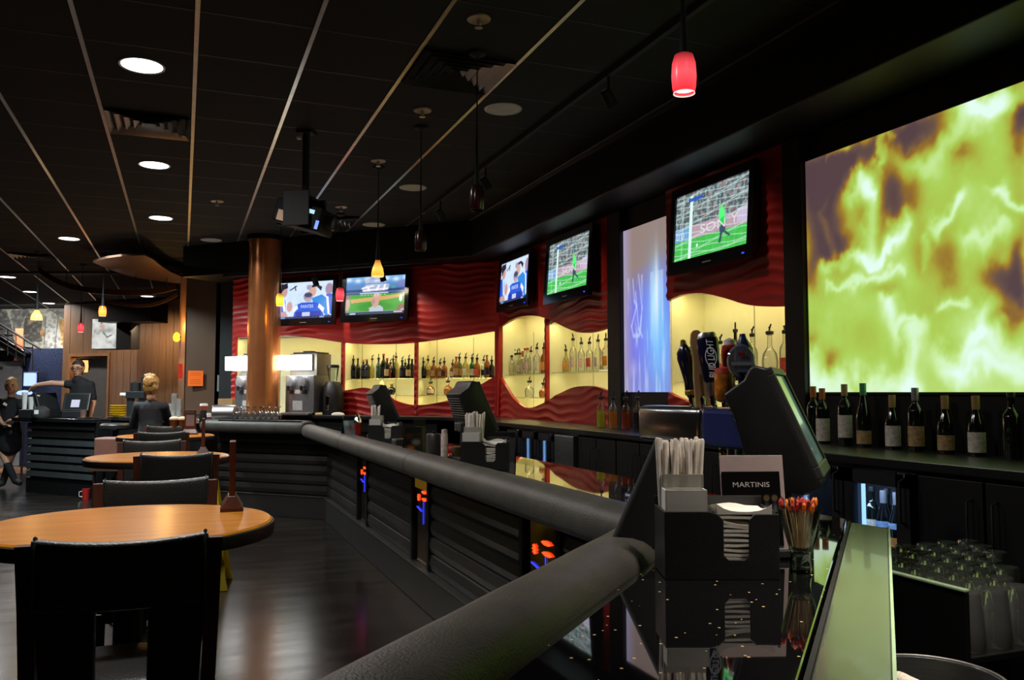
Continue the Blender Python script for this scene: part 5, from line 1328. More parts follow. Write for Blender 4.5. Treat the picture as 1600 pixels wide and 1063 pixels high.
# ================================================================== CADDIES, STRAWS, NAPKINS
straw_me = MB().lathe([(.0042, 0), (.0046, .001), (.0046, .198), (.003, .201), (.001, .2015)], 7).mesh('drinking_straw', STRAWW, True)
def caddy(loc, rz, lbl, where, seed, nstraw=26, scale=1.0):
    rng = random.Random(seed)
    t = thing('bar_caddy', lbl, 'caddy', loc, rz, 'black bar caddies')
    M0 = Matrix.Translation(loc) @ Matrix.Rotation(rz, 4, 'Z')
    w2, H = .132, .155
    # front wall with the napkin notch
    fp = [(-w2, 0), (w2, 0), (w2, H-.006), (.075, H-.006), (.062, H-.02), (.062, .055), (.052, .045), (.014, .045), (.004, .055), (.004, H-.02), (-.01, H-.006), (-.03, H), (-w2, H)]
    obj('front_wall', MB().prism(fp, .066, .072, Matrix.Rotation(R(90), 4, 'X')), BPLAST, t, bevel=.002)
    obj('tray', MB().box(-w2, w2, -.066, .07, 0, .006).box(-w2, w2, .064, .07, 0, H+.02).box(-w2, -w2+.006, -.066, .064, 0, H).box(w2-.006, w2, -.066, .064, 0, H).box(-.022, -.016, -.066, .064, 0, H), BPLAST, t, bevel=.002)
    # napkin stack, a thing of its own
    nk = thing('napkin_stack', 'stack of white napkins in the %s caddy' % where, 'napkins', M0 @ Vector((.056, 0, .008)), rz, 'napkin stacks in the caddies')
    for k in range(14):
        zz = .0105*k+.002; amp = .002+.0035*(k/13.)**2*3
        ph = rng.random()*6
        fn = lambda s, v, z0=zz, a=amp, p=ph: (-.064+.128*s, -.058+.116*v, z0+.006+a*math.sin(s*4+p)*math.sin(v*3+p*.7)+(.018 if z0 > .13 else 0)*abs(1-2*s)**3*(1-v))
        mb = MB(); mb.grid(fn, 9, 7); n0 = len(mb.v)
        mb.grid(lambda s, v, z0=zz, a=amp, p=ph: (-.064+.128*s, -.058+.116*v, z0+.0+a*math.sin(s*4+p)*math.sin(v*3+p*.7)), 9, 7, flip=True)
        ed = [(i, i+1, n0+i+1, n0+i) for i in range(8)]+[(9*j+8, 9*j+17, n0+9*j+17, n0+9*j+8) for j in range(6)]+[(9*j+9, 9*j, n0+9*j, n0+9*j+9) for j in range(6)]
        mb.f += [e[::-1] for e in ed]
        obj('napkin', mb, PAPERW, nk, smooth=True)
    # straw holder
    sh = thing('straw_holder', 'frosted straw holder in the %s caddy' % where, 'straw holder', M0 @ Vector((-.074, .0, .008)), rz, 'frosted straw holders in the caddies')
    tall = .225
    obj('rear_cell', MB().box(-.05, .05, .003, .006, 0, tall).box(-.05, -.047, .003, .055, 0, tall).box(.047, .05, .003, .055, 0, tall).box(-.05, .05, .052, .055, 0, tall).box(-.05, .05, .003, .055, 0, .004), glass('frosted_plastic', (.70, .68, .62), rough=.3, gloss=.1, body=.55), sh)
    obj('front_cell', MB().box(-.052, .046, -.052, -.049, 0, tall*.86).box(-.052, -.049, -.052, 0, 0, tall*.86).box(.043, .046, -.052, 0, 0, tall*.86).box(-.052, .046, -.003, 0, 0, tall*.86).box(-.052, .046, -.052, 0, 0, .004), WPLAST, sh)
    for k in range(nstraw):
        lx = -.043+.086*((k*7) % nstraw)/(nstraw-1); ly = .009+.039*rng.random()
        p = M0 @ Vector((-.074+lx, ly, .0135))
        st = link('drinking_straw', straw_me, None, p, (R(rng.uniform(-3, 3)), R(rng.uniform(-5, 5)), rz)); st.scale = (1.25, 1.25, rng.uniform(1.44, 1.53))
        tag(st, 'white paper-wrapped straw standing in the %s caddy' % where, 'straw', 'straws in the %s caddy' % where)
    return t
q = at_z(1130, 907, BAR_Z); f2 = Vector((math.sin(YAW), math.cos(YAW), 0))
caddy((q.x+f2.x*.075, q.y+f2.y*.075, BAR_Z), -YAW, 'large black napkin and straw caddy in the right foreground', 'nearest', 1, 30)
caddy((1.60, 4.52, BAR_Z), -YAW+R(-4), 'black napkin and straw caddy beside the middle order terminal', 'middle', 2, 18)
caddy((1.60, 7.05, BAR_Z), -YAW+R(-4), 'black napkin and straw caddy farthest along the bar', 'farthest', 3, 14)

# toothpick glass
q = at_z(1251, 894, BAR_Z)
tg = thing('toothpick_glass', 'flared clear glass full of frilled toothpicks', 'glass', (q.x, q.y, BAR_Z))
obj('glass_bowl', MB().lathe([(.020, .046), (.028, .062), (.051, .150), (.0495, .150), (.026, .062), (.001, .055)], 28), CLEARG, tg, smooth=True)
obj('glass_foot', MB().lathe([(.001, 0), (.024, 0), (.026, .005), (.024, .02), (.022, .040), (.024, .046), (.001, .048)], 28), glass('thick_glass', (.75, .85, .78), gloss=.5), tg, smooth=True)
rng = random.Random(4)
frill = [mat('frill_red', (.50, .04, .03), .5), mat('frill_orange', (.75, .20, .02), .5, emit=(.7, .15, .01), estr=.08), mat('frill_dark', (.10, .012, .015), .5), mat('frill_blue', (.25, .40, .62), .5), mat('frill_green', (.16, .30, .22), .5)]
stick_m = mat('toothpick_wood', (.50, .34, .17), .6)
for k in range(46):
    a = rng.random()*6.283; rr = math.sqrt(rng.random()); b = Vector((.020*rr*math.cos(a), .020*rr*math.sin(a), .058)); e = Vector((.044*rr*math.cos(a+.15), .044*rr*math.sin(a+.15), .155+.012*rng.random()))
    ci = [0, 0, 1, 2, 0, 1, 2][k % 7] if k % 15 else 3
    t = thing('toothpick', 'wooden toothpick with %s frill in the flared glass' % ['bright red', 'orange', 'dark red', 'pale blue', 'green'][ci], 'toothpick', Vector((q.x, q.y, BAR_Z))+b, 0, 'toothpicks in the flared glass')
    obj('stick', MB().tube([(0, 0, 0), e-b], .0011, 5), stick_m, t)
    dv = (e-b).normalized()
    obj('frill', MB().tube([e-b-dv*.012, e-b-dv*.004, e-b+dv*.006, e-b+dv*.012], [.002, .0055, .0045, .001], 7), frill[ci], t)

# martini card behind the caddy
q = at_d(1182, 800, 2.2)
mc = thing('menu_card', 'black drinks card headed with silver lettering, framed in white', 'menu card', (q.x, q.y, BAR_Z), -YAW, rot=(R(-8), 0, -YAW+R(3)))
obj('card_back', MB().box(-.085, .085, .0, .004, .02, .265), mat('pinkish_board', (.42, .33, .32), .6), mc, bevel=.001)
cw = Canvas(60, 70, (.02, .02, .022)); r2 = np.random.default_rng(2)
for k in range(7): cw.rect(.08, .42+k*.07, .30+.3*r2.random(), .435+k*.07, (.45, .43, .42), .7)
for k in range(2): cw.ell(.75+.14*k, .50, .06, .12, (.55, .55, .58), .6, .8); cw.ell(.75+.14*k, .36, .06, .05, (.6, .5, .35), .6); cw.ell(.75+.14*k, .72, .06, .14, (.4, .4, .45), .6, .8)
link('card_print', cw.mesh('card_print', -.083, .073, .03, .222, -.002, painted('printed_card', rough=.35)), mc)
link('lettering', text_mesh('lettering', 'MARTINIS', .013, mat('silver_print', (.62, .60, .58), .4), .098), mc, (-.005, -.0035, .188), FACE)
obj('card_stand', MB().box(-.09, .09, -.03, .03, 0, .02), BPLAST, mc, bevel=.003)

# printer-like black box and leaning folder on the bar
q = at_d(1108, 790, 2.42)
bx = thing('receipt_printer', 'low black receipt printer behind the white napkins', 'printer', (q.x-.05, q.y-.02, BAR_Z), -YAW+R(12))
obj('printer_body', MB().add([(-.10, -.08, 0), (.10, -.08, 0), (.10, .08, 0), (-.10, .08, 0), (-.10, -.08, .10), (.10, -.08, .06), (.10, .08, .08), (-.10, .08, .14)], [(0, 3, 2, 1), (4, 5, 6, 7), (0, 1, 5, 4), (1, 2, 6, 5), (2, 3, 7, 6), (3, 0, 4, 7)]), BPLAST, bx, bevel=.01, seg=3)
obj('paper_slot', MB().box(-.07, .02, -.01, .0, .105, .125), GPLAST, bx, bevel=.002)
q = at_d(962, 850, 2.2)
fo = thing('menu_folder', 'black menu folder leaning beside the nearest caddy', 'folder', (q.x, q.y, BAR_Z+.042), 0, rot=(R(-4), R(25), -YAW))
obj('cover', MB().box(0, .095, -.012, .012, 0, .285), BLACKM, fo, bevel=.003)
obj('spine', MB().tube([(0, 0, 0), (0, 0, .285)], .013, 10), BLACKM, fo, smooth=True)
q = at_d(1022, 760, 2.6)
ah = thing('card_holder', 'small clear acrylic card holder behind the black folder', 'card holder', (q.x, q.y, BAR_Z), -YAW+R(-25))
obj('clear_plate', MB().box(-.04, .04, 0, .003, .0, .19).box(-.04, .04, 0, .05, 0, .003), glass('acrylic', (.85, .86, .86), gloss=.5, body=.06), ah)
cb_ = at_z(975, 797, RAIL_TOP); p_ = at_d(1025, 750, 2.45)
tag(obj('power_cable', MB().tube([tuple(p_), tuple(at_d(1000, 762, 2.42)), tuple(at_d(985, 775, 2.40)), tuple(at_d(979, 790, 2.38)), tuple(at_d(981, 806, 2.36))], .0028, 7), GPLAST, smooth=True), 'thin black cable looping down onto the padded rail', 'cable')

# ================================================================== PINT GLASS RACK UNDER THE NEAR BAR
rk = thing('glass_rack', 'black drying rack for pint glasses behind the ledge', 'rack', (1.955, 1.68, .80))
obj('rack_tray', MB().box(0, .85, 0, .85, -.02, 0), BLACK, rk, bevel=.003)
obj('rack_side', MB().box(-.015, 0, 0, .42, -.80, .17), BLACK, rk, bevel=.003)
obj('side_trim', MB().box(-.017, .002, 0, .42, .17, .178), mat('green_edge_band', (.45, .62, .40), .2, coat=.5), rk, bevel=.002)
obj('rack_leg', MB().box(.80, .84, .02, .06, -.80, -.02), BLACK, rk)
obj('rack_leg', MB().box(.80, .84, .79, .83, -.80, -.02), BLACK, rk)
obj('rack_leg', MB().box(.0, .04, .79, .83, -.80, -.02), BLACK, rk)
PINT = glass('pint_glass', (.90, .95, .91), gloss=1.1, body=.20)
pint_me = MB().lathe([(.0455, 0), (.0465, .004), (.043, .06), (.035, .150), (.033, .156), (.001, .156), (.001, .143), (.031, .143), (.0405, .06), (.044, .003), (.0455, 0)], 24, cap=False).mesh('pint_glass', PINT, True)
spots = []
for j in range(7):
    for i in range(8):
        x, y = 2.01+i*.099+(.05 if j % 2 else 0), 1.735+j*.098
        lim = 2.18+(y-1.68)*1.0
        if x < min(lim, 2.75): spots.append((x, y, i, j))
for (x, y, i, j) in spots:
    g = link('pint_glass', pint_me, None, (x, y, .8005), (0, 0, 0))
    tag(g, 'upside-down pint glass, %s from the left in the %s row from the front' % (ORD[i], ORD[j]), 'glass', 'pint glasses drying upside-down')
# bin with a white cloth at the lower edge
q = at_d(1455, 1058, 1.75)
bn = thing('steel_bucket', 'round steel bucket at the lower right corner', 'bucket', (q.x, q.y, 0.0))
zt_ = q.z
obj('shell', MB().lathe([(.001, .0), (.11, .0), (.13, .02), (.14, zt_), (.134, zt_), (.124, .03), (.001, .02)], 36), STEEL, bn, smooth=True)
obj('rolled_rim', MB().tube([(.14*math.cos(a), .14*math.sin(a), zt_) for a in [2*math.pi*k/40 for k in range(41)]], .005, 8), STEEL, bn, smooth=True)
cl_ = MB(); cl_.grid(lambda s, v: (-.115+.05*s+.006*math.sin(v*9), -.07+.10*v, zt_-.10+.115*math.sin(math.pi*(.15+.5*s))+.006*math.sin(v*7+s*5)), 10, 10)
cl_.grid(lambda s, v: (-.115+.05*s+.006*math.sin(v*9), -.07+.10*v, zt_-.112+.115*math.sin(math.pi*(.15+.5*s))+.006*math.sin(v*7+s*5)), 10, 10, flip=True)
tag(obj('bar_towel', cl_, mat('white_cloth', (.62, .56, .46), .85, bump=.4, bscale=200), loc=(q.x, q.y, 0), smooth=True), 'white bar towel hanging over the steel bucket rim', 'towel')

# ================================================================== SMALL THINGS ALONG THE LONG BAR
def card_tent(px, py, d, w, h, rz, label, colors, tilt=-12):
    q = at_d(px, py, d)
    t = thing('menu_tent', label, 'menu card', (q.x, q.y, BAR_Z), rz, 'menu cards on the long bar')
    c = Canvas(24, 34, colors[0])
    for k, cc in enumerate(colors[1:]): c.ell(.3+.35*(k % 2), .75-.22*k, .35, .16, cc, .9, .6)
    M_ = Matrix.Rotation(R(tilt), 4, 'X')
    obj('card_panel', MB().box(-w/2, w/2, 0, .003, 0, h, M_), BPLAST, t)
    obj('card_strut', MB().box(-w/2, w/2, 0, .003, 0, h*.98, Matrix.Translation((0, .065*h/.2, 0)) @ Matrix.Rotation(R(-tilt), 4, 'X')), BPLAST, t)
    p = link('printed_face', c.mesh('printed_face', -w/2, w/2, .002, h-.002, -.001, painted('printed_card', rough=.35)), t, None, (R(tilt), 0, 0))
    return t
card_tent(648, 688, 5.7, .13, .20, -YAW+R(30), 'glossy menu card with orange photos standing on the bar', ((.08, .07, .07), (.7, .35, .12), (.55, .5, .45), (.3, .15, .1)))
card_tent(661, 685, 5.85, .09, .25, -YAW+R(40), 'tall narrow black menu card beside the glossy photo card', ((.03, .03, .03), (.25, .2, .18), (.05, .05, .05), (.55, .55, .55)))
card_tent(548, 667, 7.7, .12, .22, -YAW+R(50), 'pale blue menu card at the far end of the bar', ((.35, .50, .62), (.62, .55, .5), (.5, .3, .25), (.7, .75, .8)))
card_tent(784, 697, 5.2, .16, .19, -YAW+R(-8), 'black drinks card with grey lines right of the middle caddy', ((.02, .02, .022), (.05, .05, .05)))
def small(name, px, py, d, label, cat, build, z=BAR_Z):
    q = at_d(px, py, d); t = thing(name, label, cat, (q.x, q.y, z)); build(t); return t
small('cocktail_shaker', 559.5, 640, 9.0, 'small red cocktail shaker with steel top on the back counter', 'shaker', lambda t: (obj('cup', MB().lathe([(.035, 0), (.045, .10)], 20), mat('red_metal', (.40, .03, .02), .25, .6), t, smooth=True), obj('top', MB().lathe([(.045, .10), (.046, .11), (.030, .15), (.018, .165), (.018, .20), (.001, .205)], 20), CHROME, t, smooth=True)), z=BAR_Z)
small('steel_canister', 678, 675, 5.5, 'dark grey canister on the bar left of the middle terminal', 'canister', lambda t: (obj('body', MB().lathe([(.045, .0), (.05, .01), (.05, .15), (.045, .16), (.001, .162)], 24), mat('grey_metal', (.10, .09, .09), .35, .6), t, smooth=True), obj('lid_knob', MB().lathe([(.012, .16), (.014, .175), (.001, .18)], 12), BPLAST, t, smooth=True)))
small('slim_bottle', 694.5, 683, 5.2, 'tall slim pinkish white bottle standing before the middle terminal', 'bottle', lambda t: (obj('body', MB().lathe([(.022, .0), (.022, .17), (.018, .18), (.018, .20), (.001, .202)], 18), mat('pink_white_print', (.52, .40, .37), .5, var=.4, scale=40), t, smooth=True), obj('wood_base', MB().lathe([(.045, 0), (.04, .012), (.024, .03)], 18), RWOOD, t, smooth=True)))
small('amber_tumbler', 714, 672, 5.35, 'small tumbler of amber straws beside the slim pink bottle', 'tumbler', lambda t: (obj('cup', MB().lathe([(.030, 0), (.036, .10), (.034, .10), (.028, .004)], 20, cap=False), CLEARG, t, smooth=True), obj('contents', MB().lathe([(.028, .004), (.033, .085), (.001, .086)], 20), mat('amber_sticks', (.42, .24, .07), .5), t, smooth=True)))
small('black_mixer', 640, 690, 6.2, 'low black bar mat holder between the menu cards and the terminal', 'holder', lambda t: (obj('body', MB().box(-.12, .12, -.07, .07, 0, .09), BPLAST, t, bevel=.01), obj('grip', MB().tube([(-.05, -.07, .06), (-.05, -.09, .06), (.05, -.09, .06), (.05, -.07, .06)], .006, 8), STEEL, t, smooth=True)))
# frilly row of stemmed glasses upside-down on the far run of the bar
SG = glass('stem_glass', (.92, .95, .92), gloss=1.1, body=.12)
stem_me = MB().lathe([(.036, 0), (.042, .04), (.036, .075), (.008, .092), (.005, .10), (.005, .135), (.030, .146), (.034, .150), (.001, .152)], 20, cap=False).mesh('stemmed_glass', SG, True)
ra = offset(PATH, .135)[2]+dC*.25
rs = thing('glass_riser', 'low black riser carrying the stemmed glasses before the copper column', 'riser', (ra.x, ra.y, BAR_Z), math.atan2(-dC.y, -dC.x))
obj('riser_board', MB().box(-1.12, .12, -.20, -.0, .0, .095), BLACK, rs, bevel=.004)
for x_ in (-.9, -.5, -.1): obj('drip_groove', MB().box(x_, x_+.02, -.20, -.01, .095, .097), BLACKM, rs)
for k in range(20):
    u = k % 10; r_ = k//10
    q = at_z(350+u*9.1+r_*4, 656-r_*.5, BAR_Z); base = offset(PATH, .185+.10*r_)
    a, b_ = base[2], base[3]; dd_ = (b_-a).normalized(); dirv = Vector((ray(350+u*9.1+r_*4, 650).x, ray(350+u*9.1+r_*4, 650).y))
    den = dd_.x*dirv.y-dd_.y*dirv.x; s_ = (a.y*dirv.x-a.x*dirv.y)/den
    p = a+dd_*s_
    g = link('stemmed_glass', stem_me, None, (p.x, p.y, BAR_Z+.0955)); g.scale = (1.0, 1.0, 1.05)
    tag(g, 'upside-down stemmed glass, %s from the left in the %s row before the column' % (ORD[u], ('front', 'back')[r_]), 'glass', 'stemmed glasses on the far bar end')
# ================================================================== FROZEN DRINK MACHINES AND BLENDER ON THE FAR COUNTER
LB = glow('machine_light_box', (.97, 1.0, .97), 7.0)
def frozen(u, label):
    t = thing('frozen_drink_machine', label, 'drink machine', BW.p(u, COUNTER_Z, .38), BW.rot, 'steel frozen drink machines')
    W, D = .44, .36
    st = mat('machine_steel', (.36, .36, .39), .35, .85, stretch=(1, 1, 14))
    obj('body', MB().box(0, W, 0, D, .03, .50), st, t, bevel=.006)
    obj('hopper', MB().box(.02, W, .06, D, .50, .78), mat('machine_grey_side', (.30, .29, .25), .4, .4), t, bevel=.006)
    obj('hopper_lid', MB().box(.05, W-.02, .08, D-.02, .78, .80).box(.15, .28, .15, .25, .80, .82), BPLAST, t, bevel=.005)
    lb = obj('light_box', MB().box(-.10, W-.06, -.10, .03, .575, .755), LB, t, bevel=.006)
    obj('box_frame', MB().box(-.105, W-.055, .03, .06, .565, .765), STEEL, t)
    for i, x in enumerate((.10, .30)):
        cy = obj('barrel', MB().lathe([(.055, 0), (.058, .02), (.052, .06), (.001, .07)], 20, M=Matrix.Translation((x, 0, .42)) @ Matrix.Rotation(R(90), 4, 'X') @ Matrix.Scale(1.3, 4, (0, 1, 0))), glass('barrel_plastic', (.72, .72, .74), gloss=.5, body=.4), t, smooth=True)
        obj('tap_lever', MB().box(x-.010, x+.010, -.09, -.05, .31, .37), BPLAST, cy, bevel=.003)
        obj('spout_block', MB().box(x-.03, x+.03, -.012, .0, .27, .32), BPLAST, t, bevel=.003)
    obj('name_plate', MB().box(.145, .235, -.004, 0, .27, .32), mat('pink_plate', (.50, .40, .38), .5), t)
    obj('lower_notice', MB().box(.12, .27, -.003, 0, .06, .18), mat('grey_notice', (.45, .45, .46), .6), t)
    obj('drip_tray', MB().box(.01, W-.01, -.10, 0, .0, .03), STEEL, t, bevel=.004)
    obj('drip_grille', MB().box(.03, W-.03, -.09, -.01, .03, .034), BLACKM, t)
    obj('feet', MB().box(.02, .06, .02, .06, 0, .03).box(W-.06, W-.02, .02, .06, 0, .03).box(.02, .06, D-.06, D-.02, 0, .03).box(W-.06, W-.02, D-.06, D-.02, 0, .03), BPLAST, t)
    if True:
        o = BW.p(u+.16, COUNTER_Z+.66, .56)
        lamp_area('machine_lamp', o, 3.0, (.95, 1, .95), .40, rot=(R(90), 0, BW.rot), size_y=.16)
    return t
frozen(BW.uz(442, 610, .43)[0], 'steel frozen drink machine with bright light box right of the column')
frozen(BW.uz(364, 610, .43)[0], 'steel frozen drink machine with bright light box left of the column')
u = BW.uz(519, 640, .18)[0]
bl_ = thing('bar_blender', 'black bar blender with clear jug beside the steel drink machine', 'blender', BW.p(u, COUNTER_Z, .17), BW.rot)
obj('motor_base', MB().lathe([(.13, 0), (.14, .02), (.145, .25), (.13, .36), (.09, .42), (.001, .43)], 24, sy=.8), BPLAST, bl_, smooth=True)
obj('chrome_front', MB().box(-.03, .03, -.122, -.112, .06, .24), CHROME, bl_, bevel=.005)
obj('clear_jug', MB().lathe([(.05, .43), (.075, .60), (.073, .60), (.048, .432)], 20, cap=False), CLEARG, bl_, smooth=True)
obj('jug_lid', MB().lathe([(.078, .60), (.075, .635), (.03, .64), (.001, .64)], 20), BPLAST, bl_, smooth=True)
u = BW.uz(525, 648, .40)[0]
tag(obj('folded_rag', MB().lathe([(.09, 0), (.10, .01), (.08, .03), (.03, .04), (.001, .04)], 14, sy=.4), PAPERW, loc=BW.p(u, COUNTER_Z, .36), rot=(0, 0, BW.rot), smooth=True), 'crumpled white rag on the counter below the blender', 'rag')

# ================================================================== FAR LEFT OF THE ROOM
def wp(px, d): q = at_d(px, 613, d); return (q.x, q.y)
# brown pillar at the end of the bar wall and the dark wall beside it
PB = mat('brown_pillar_paint', (.115, .058, .032), .45, .2, var=.12, scale=2)
pil = obj('trim_pillar', MB().prism([wp(287.5, 12.4), wp(335, 12.4), wp(337, 13.1), wp(279, 13.0)], 0, 3.25), PB, kind='structure')
obj('lit_pillar_side', MB().prism([wp(278, 12.9), wp(287.3, 12.38), wp(288.3, 12.39), wp(280, 12.95)], 0, 3.25), mat('pillar_lit_side_tone', (.62, .30, .16), .35, .7), pil)  # orange light on the pillar's left face put into its colour
obj('wall_left', MB().prism([wp(334, 12.9), wp(367, 12.15), wp(368, 12.6), wp(336, 13.3)], 0, CEIL), mat('charcoal_wall', (.020, .018, .017), .6), kind='structure')
cp = at_d(305.5, 591, 12.38)
def paper(px, py, d, w, h, label, colr, lines, kind='paper_notice'):
    q = at_d(px, py, d); c = Canvas(24, 26, colr)
    for k in range(lines): c.rect(.14, .14+k*.8/lines, .86, .17+k*.8/lines, tuple(x*.7 for x in colr), .7)
    t = thing(kind, label, 'notice', q, -YAW+math.atan((800-px)/1320.0)*.3)
    link('printed_face', c.mesh('printed_face', -w/2, w/2, -h/2, h/2, -.0025, painted('printed_card', rough=.35)), t)
    obj('sheet', MB().box(-w/2, w/2, -.002, 0, -h/2, h/2), PAPERW, t)
    return t
paper(305.5, 591.5, 12.36, .216, .225, 'bright orange paper notice taped to the brown pillar', (.98, .42, .12), 7)
paper(346, 599, 12.40, .12, .24, 'white printed sheet on the dark wall by the drink machine', (.55, .55, .53), 10)
paper(282, 580, 12.5, .06, .22, 'small red sign on the lit left edge of the pillar', (.75, .12, .05), 2)
bx_ = BW.p(BW.uz(352, 620, .15)[0], 0, .15)
cbx = thing('cardboard_box', 'small brown cardboard box below the white printed sheet', 'box', (bx_.x, bx_.y, COUNTER_Z), -YAW)
obj('box_body', MB().box(-.10, .10, 0, .12, 0, .20), mat('cardboard', (.32, .19, .08), .8), cbx, bevel=.004)
obj('box_label', MB().box(-.07, .08, -.003, 0, .02, .11), mat('grey_notice', (.45, .45, .46), .6), cbx)
q = at_d(352, 636, 10.62)
td = thing('towel_dispenser', 'rounded steel towel dispenser left of the stemmed glasses', 'dispenser', (q.x, q.y, BAR_Z), -YAW)
obj('steel_hood', MB().lathe([(.10, -.14), (.11, -.13), (.11, .13), (.10, .14)], 24, M=Matrix.Translation((0, 0, .16)) @ Matrix.Rotation(R(90), 4, 'Y')), STEEL, td, smooth=True)
obj('hood_base', MB().box(-.13, .13, -.09, .09, 0, .14), STEEL, td, bevel=.006)

# wood-panelled wall with doorway
a, b = Vector(wp(96, 16.9)), Vector(wp(292, 15.6))
WF = Frame(a, (b-a).x, (b-a).y)
L_ = (b-a).length
ub = lambda px: WF.uz(px, 600)[0]
wz = obj('wall_far', MB().box(ub(171), L_, .03, .12, 0, 3.3).box(ub(96), ub(171), .03, .12, WF.uz(140, 559)[1], 3.3).box(0, ub(107), .03, .12, 0, 3.3), BLACKM, kind='structure', loc=WF.o, rot=(0, 0, WF.rot))
nplk = 11; x0 = ub(171); step = (L_-x0)/nplk
for k in range(nplk):
    obj('wood_plank', MB().box(x0+k*step+.003, x0+(k+1)*step-.003, 0, .03, 0, 3.25), PWOOD, wz, bevel=.003, seg=1)
zd = WF.uz(140, 557)[1]
for k in range(3):
    w_ = (ub(171)-ub(107))/3
    obj('wood_plank', MB().box(ub(107)+k*w_+.003, ub(107)+(k+1)*w_-.003, 0, .03, zd+.06, 3.25), PWOOD, wz, bevel=.003, seg=1)
obj('wood_plank', MB().box(0.0, ub(107)-.003, 0, .03, 0, 3.25), PWOOD, wz, bevel=.003, seg=1)
dr = obj('door_1', MB().box(ub(107), ub(107)+.05, -.02, .12, 0, zd).box(ub(171)-.05, ub(171), -.02, .12, 0, zd).box(ub(107), ub(171), -.02, .12, zd, zd+.06), mat('door_casing', (.26, .12, .05), .45), kind='structure', loc=WF.o, rot=(0, 0, WF.rot))
obj('passage_wall', MB().box(ub(104), ub(175), 1.4, 1.45, 0, zd+.3).box(ub(104), ub(175), .1, 1.45, zd+.1, zd+.15).box(ub(174), ub(175), .1, 1.45, 0, zd+.2), mat('passage_brown', (.06, .03, .018), .6), dr)
q = WF.p(ub(112), WF.uz(112, 572)[1], -.3)
pl_ = thing('passage_lamp', 'small warm lamp glowing inside the far doorway', 'lamp', q, WF.rot)
obj('shade', MB().lathe([(.05, -.12), (.06, 0), (.05, .12)], 16), glow('passage_glow', (1, .50, .16), 1.6), pl_, smooth=True)
obj('backplate', MB().box(-.03, .03, .05, .08, -.08, .08), BLACKM, pl_)
l = bpy.data.lights.new('passage_light', 'POINT'); l.energy = 6; l.color = (1, .5, .18); l.shadow_soft_size = .06
o = bpy.data.objects.new('passage_light', l); o.location = q+WF.n*.12; COL.objects.link(o)
# blue speckled wall, pale wall, mural
def slab(name, px0, px1, d0, d1, z0, z1, m, kind='structure', th=.12):
    a, b = Vector(wp(px0, d0)), Vector(wp(px1, d1)); f = Frame(a, (b-a).x, (b-a).y)
    return obj(name, MB().box(0, (b-a).length, 0, th, z0, z1), m, kind=kind, loc=f.o, rot=(0, 0, f.rot)), f, (b-a).length
slab('wall_blue_tiled', 34, 99, 17.2, 17.0, 0, 1.5+68*17.2/1320, mat('blue_speckle', (.030, .040, .085), .35, var=.9, scale=45))
slab('wall_pale', -60, 36, 17.6, 17.4, 0, 1.5+48*17.5/1320, mat('pale_grey_wall', (.30, .31, .33), .5))
zm0, zm1 = 1.5+66*20.2/1320, 1.5+131*20.2/1320
def mural_canvas():
    c = Canvas(150, 64, (.80, .80, .74)); rng = np.random.default_rng(21); n = fbm(64, 150, 20, 45, rng, 2)
    g = (.42, .42, .42); tan = (.80, .58, .36); sal = (.86, .50, .38)
    U = lambda px: (px+40)/184.0
    c.poly([(U(-30), .0), (U(6), .02), (U(14), .35), (U(22), .95), (U(4), 1), (U(9), .4), (U(0), 1), (U(-20), 1)], g); c.poly([(U(12), .05), (U(40), .02), (U(30), .4), (U(22), .8), (U(16), .3)], (.55, .55, .54))
    c.poly([(U(38), .12), (U(62), .10), (U(64), .80), (U(38), .82), (U(33), .5)], (.40, .39, .37)); c.ell(U(34), .08, .05, .12, g, .8); c.poly([(U(44), .10), (U(54), .1), (U(54), .3), (U(42), .4)], (.62, .55, .42))
    c.poly([(U(62), .45), (U(82), .75), (U(60), .66)], tan); c.poly([(U(68), .08), (U(86), .14), (U(90), 1), (U(70), 1), (U(68), .4)], (.86, .87, .85)); c.line((U(69), .2), (U(67), .9), .004, g); c.line((U(88), .2), (U(84), 1), .004, g)
    c.poly([(U(88), .22), (U(102), .34), (U(104), 1), (U(96), .92)], (.80, .60, .34)); c.poly([(U(72), .02), (U(100), .0), (U(118), .02), (U(120), .3), (U(100), .28), (U(86), .16)], (.60, .60, .58))
    c.poly([(U(103), .42), (U(120), .46), (U(118), .8), (U(106), .96)], (.66, .54, .36)); c.ell(U(122), .68, .09, .26, (.84, .60, .40)); c.poly([(U(128), .1), (U(141), .02), (U(141), .95), (U(133), .9), (U(134), .4)], sal); c.ell(U(136), .14, .03, .12, (.60, .40, .34)); c.poly([(U(106), .95), (U(120), .82), (U(132), .95), (U(130), 1), (U(108), 1)], (.62, .46, .28))
    c.mix(np.clip((n-.56)*3, 0, .35), (.3, .3, .3)); c.mix(np.clip((.42-n)*3, 0, .3), (.95, .95, .9))
    return c
a, b = Vector(wp(-40, 20.4)), Vector(wp(144, 20.0)); MF = Frame(a, (b-a).x, (b-a).y)
mu = thing('wall_mural', 'wide wall mural with grey figures and orange shapes above the stairs', 'mural', MF.p(0, zm0, 0), MF.rot)
link('mural_print', mural_canvas().mesh('mural_print', 0, (b-a).length, 0, zm1-zm0, -.004, painted('mural_paint', rough=.6)), mu)
obj('mural_board', MB().box(0, (b-a).length, -.002, .05, 0, zm1-zm0), mat('board_grey', (.3, .3, .3), .6), mu)
slab('wall_rear', -80, 300, 20.9, 20.3, 0, CEIL, mat('rear_wall', (.05, .045, .04), .6))
lamp_area('mural_fill', MF.p((b-a).length*.55, CEIL-.06, 1.1), 18, (1, .96, .90), 3.0, rot=(R(38), 0, MF.rot), size_y=.15)  # added area light without a fixture, brightens the mural
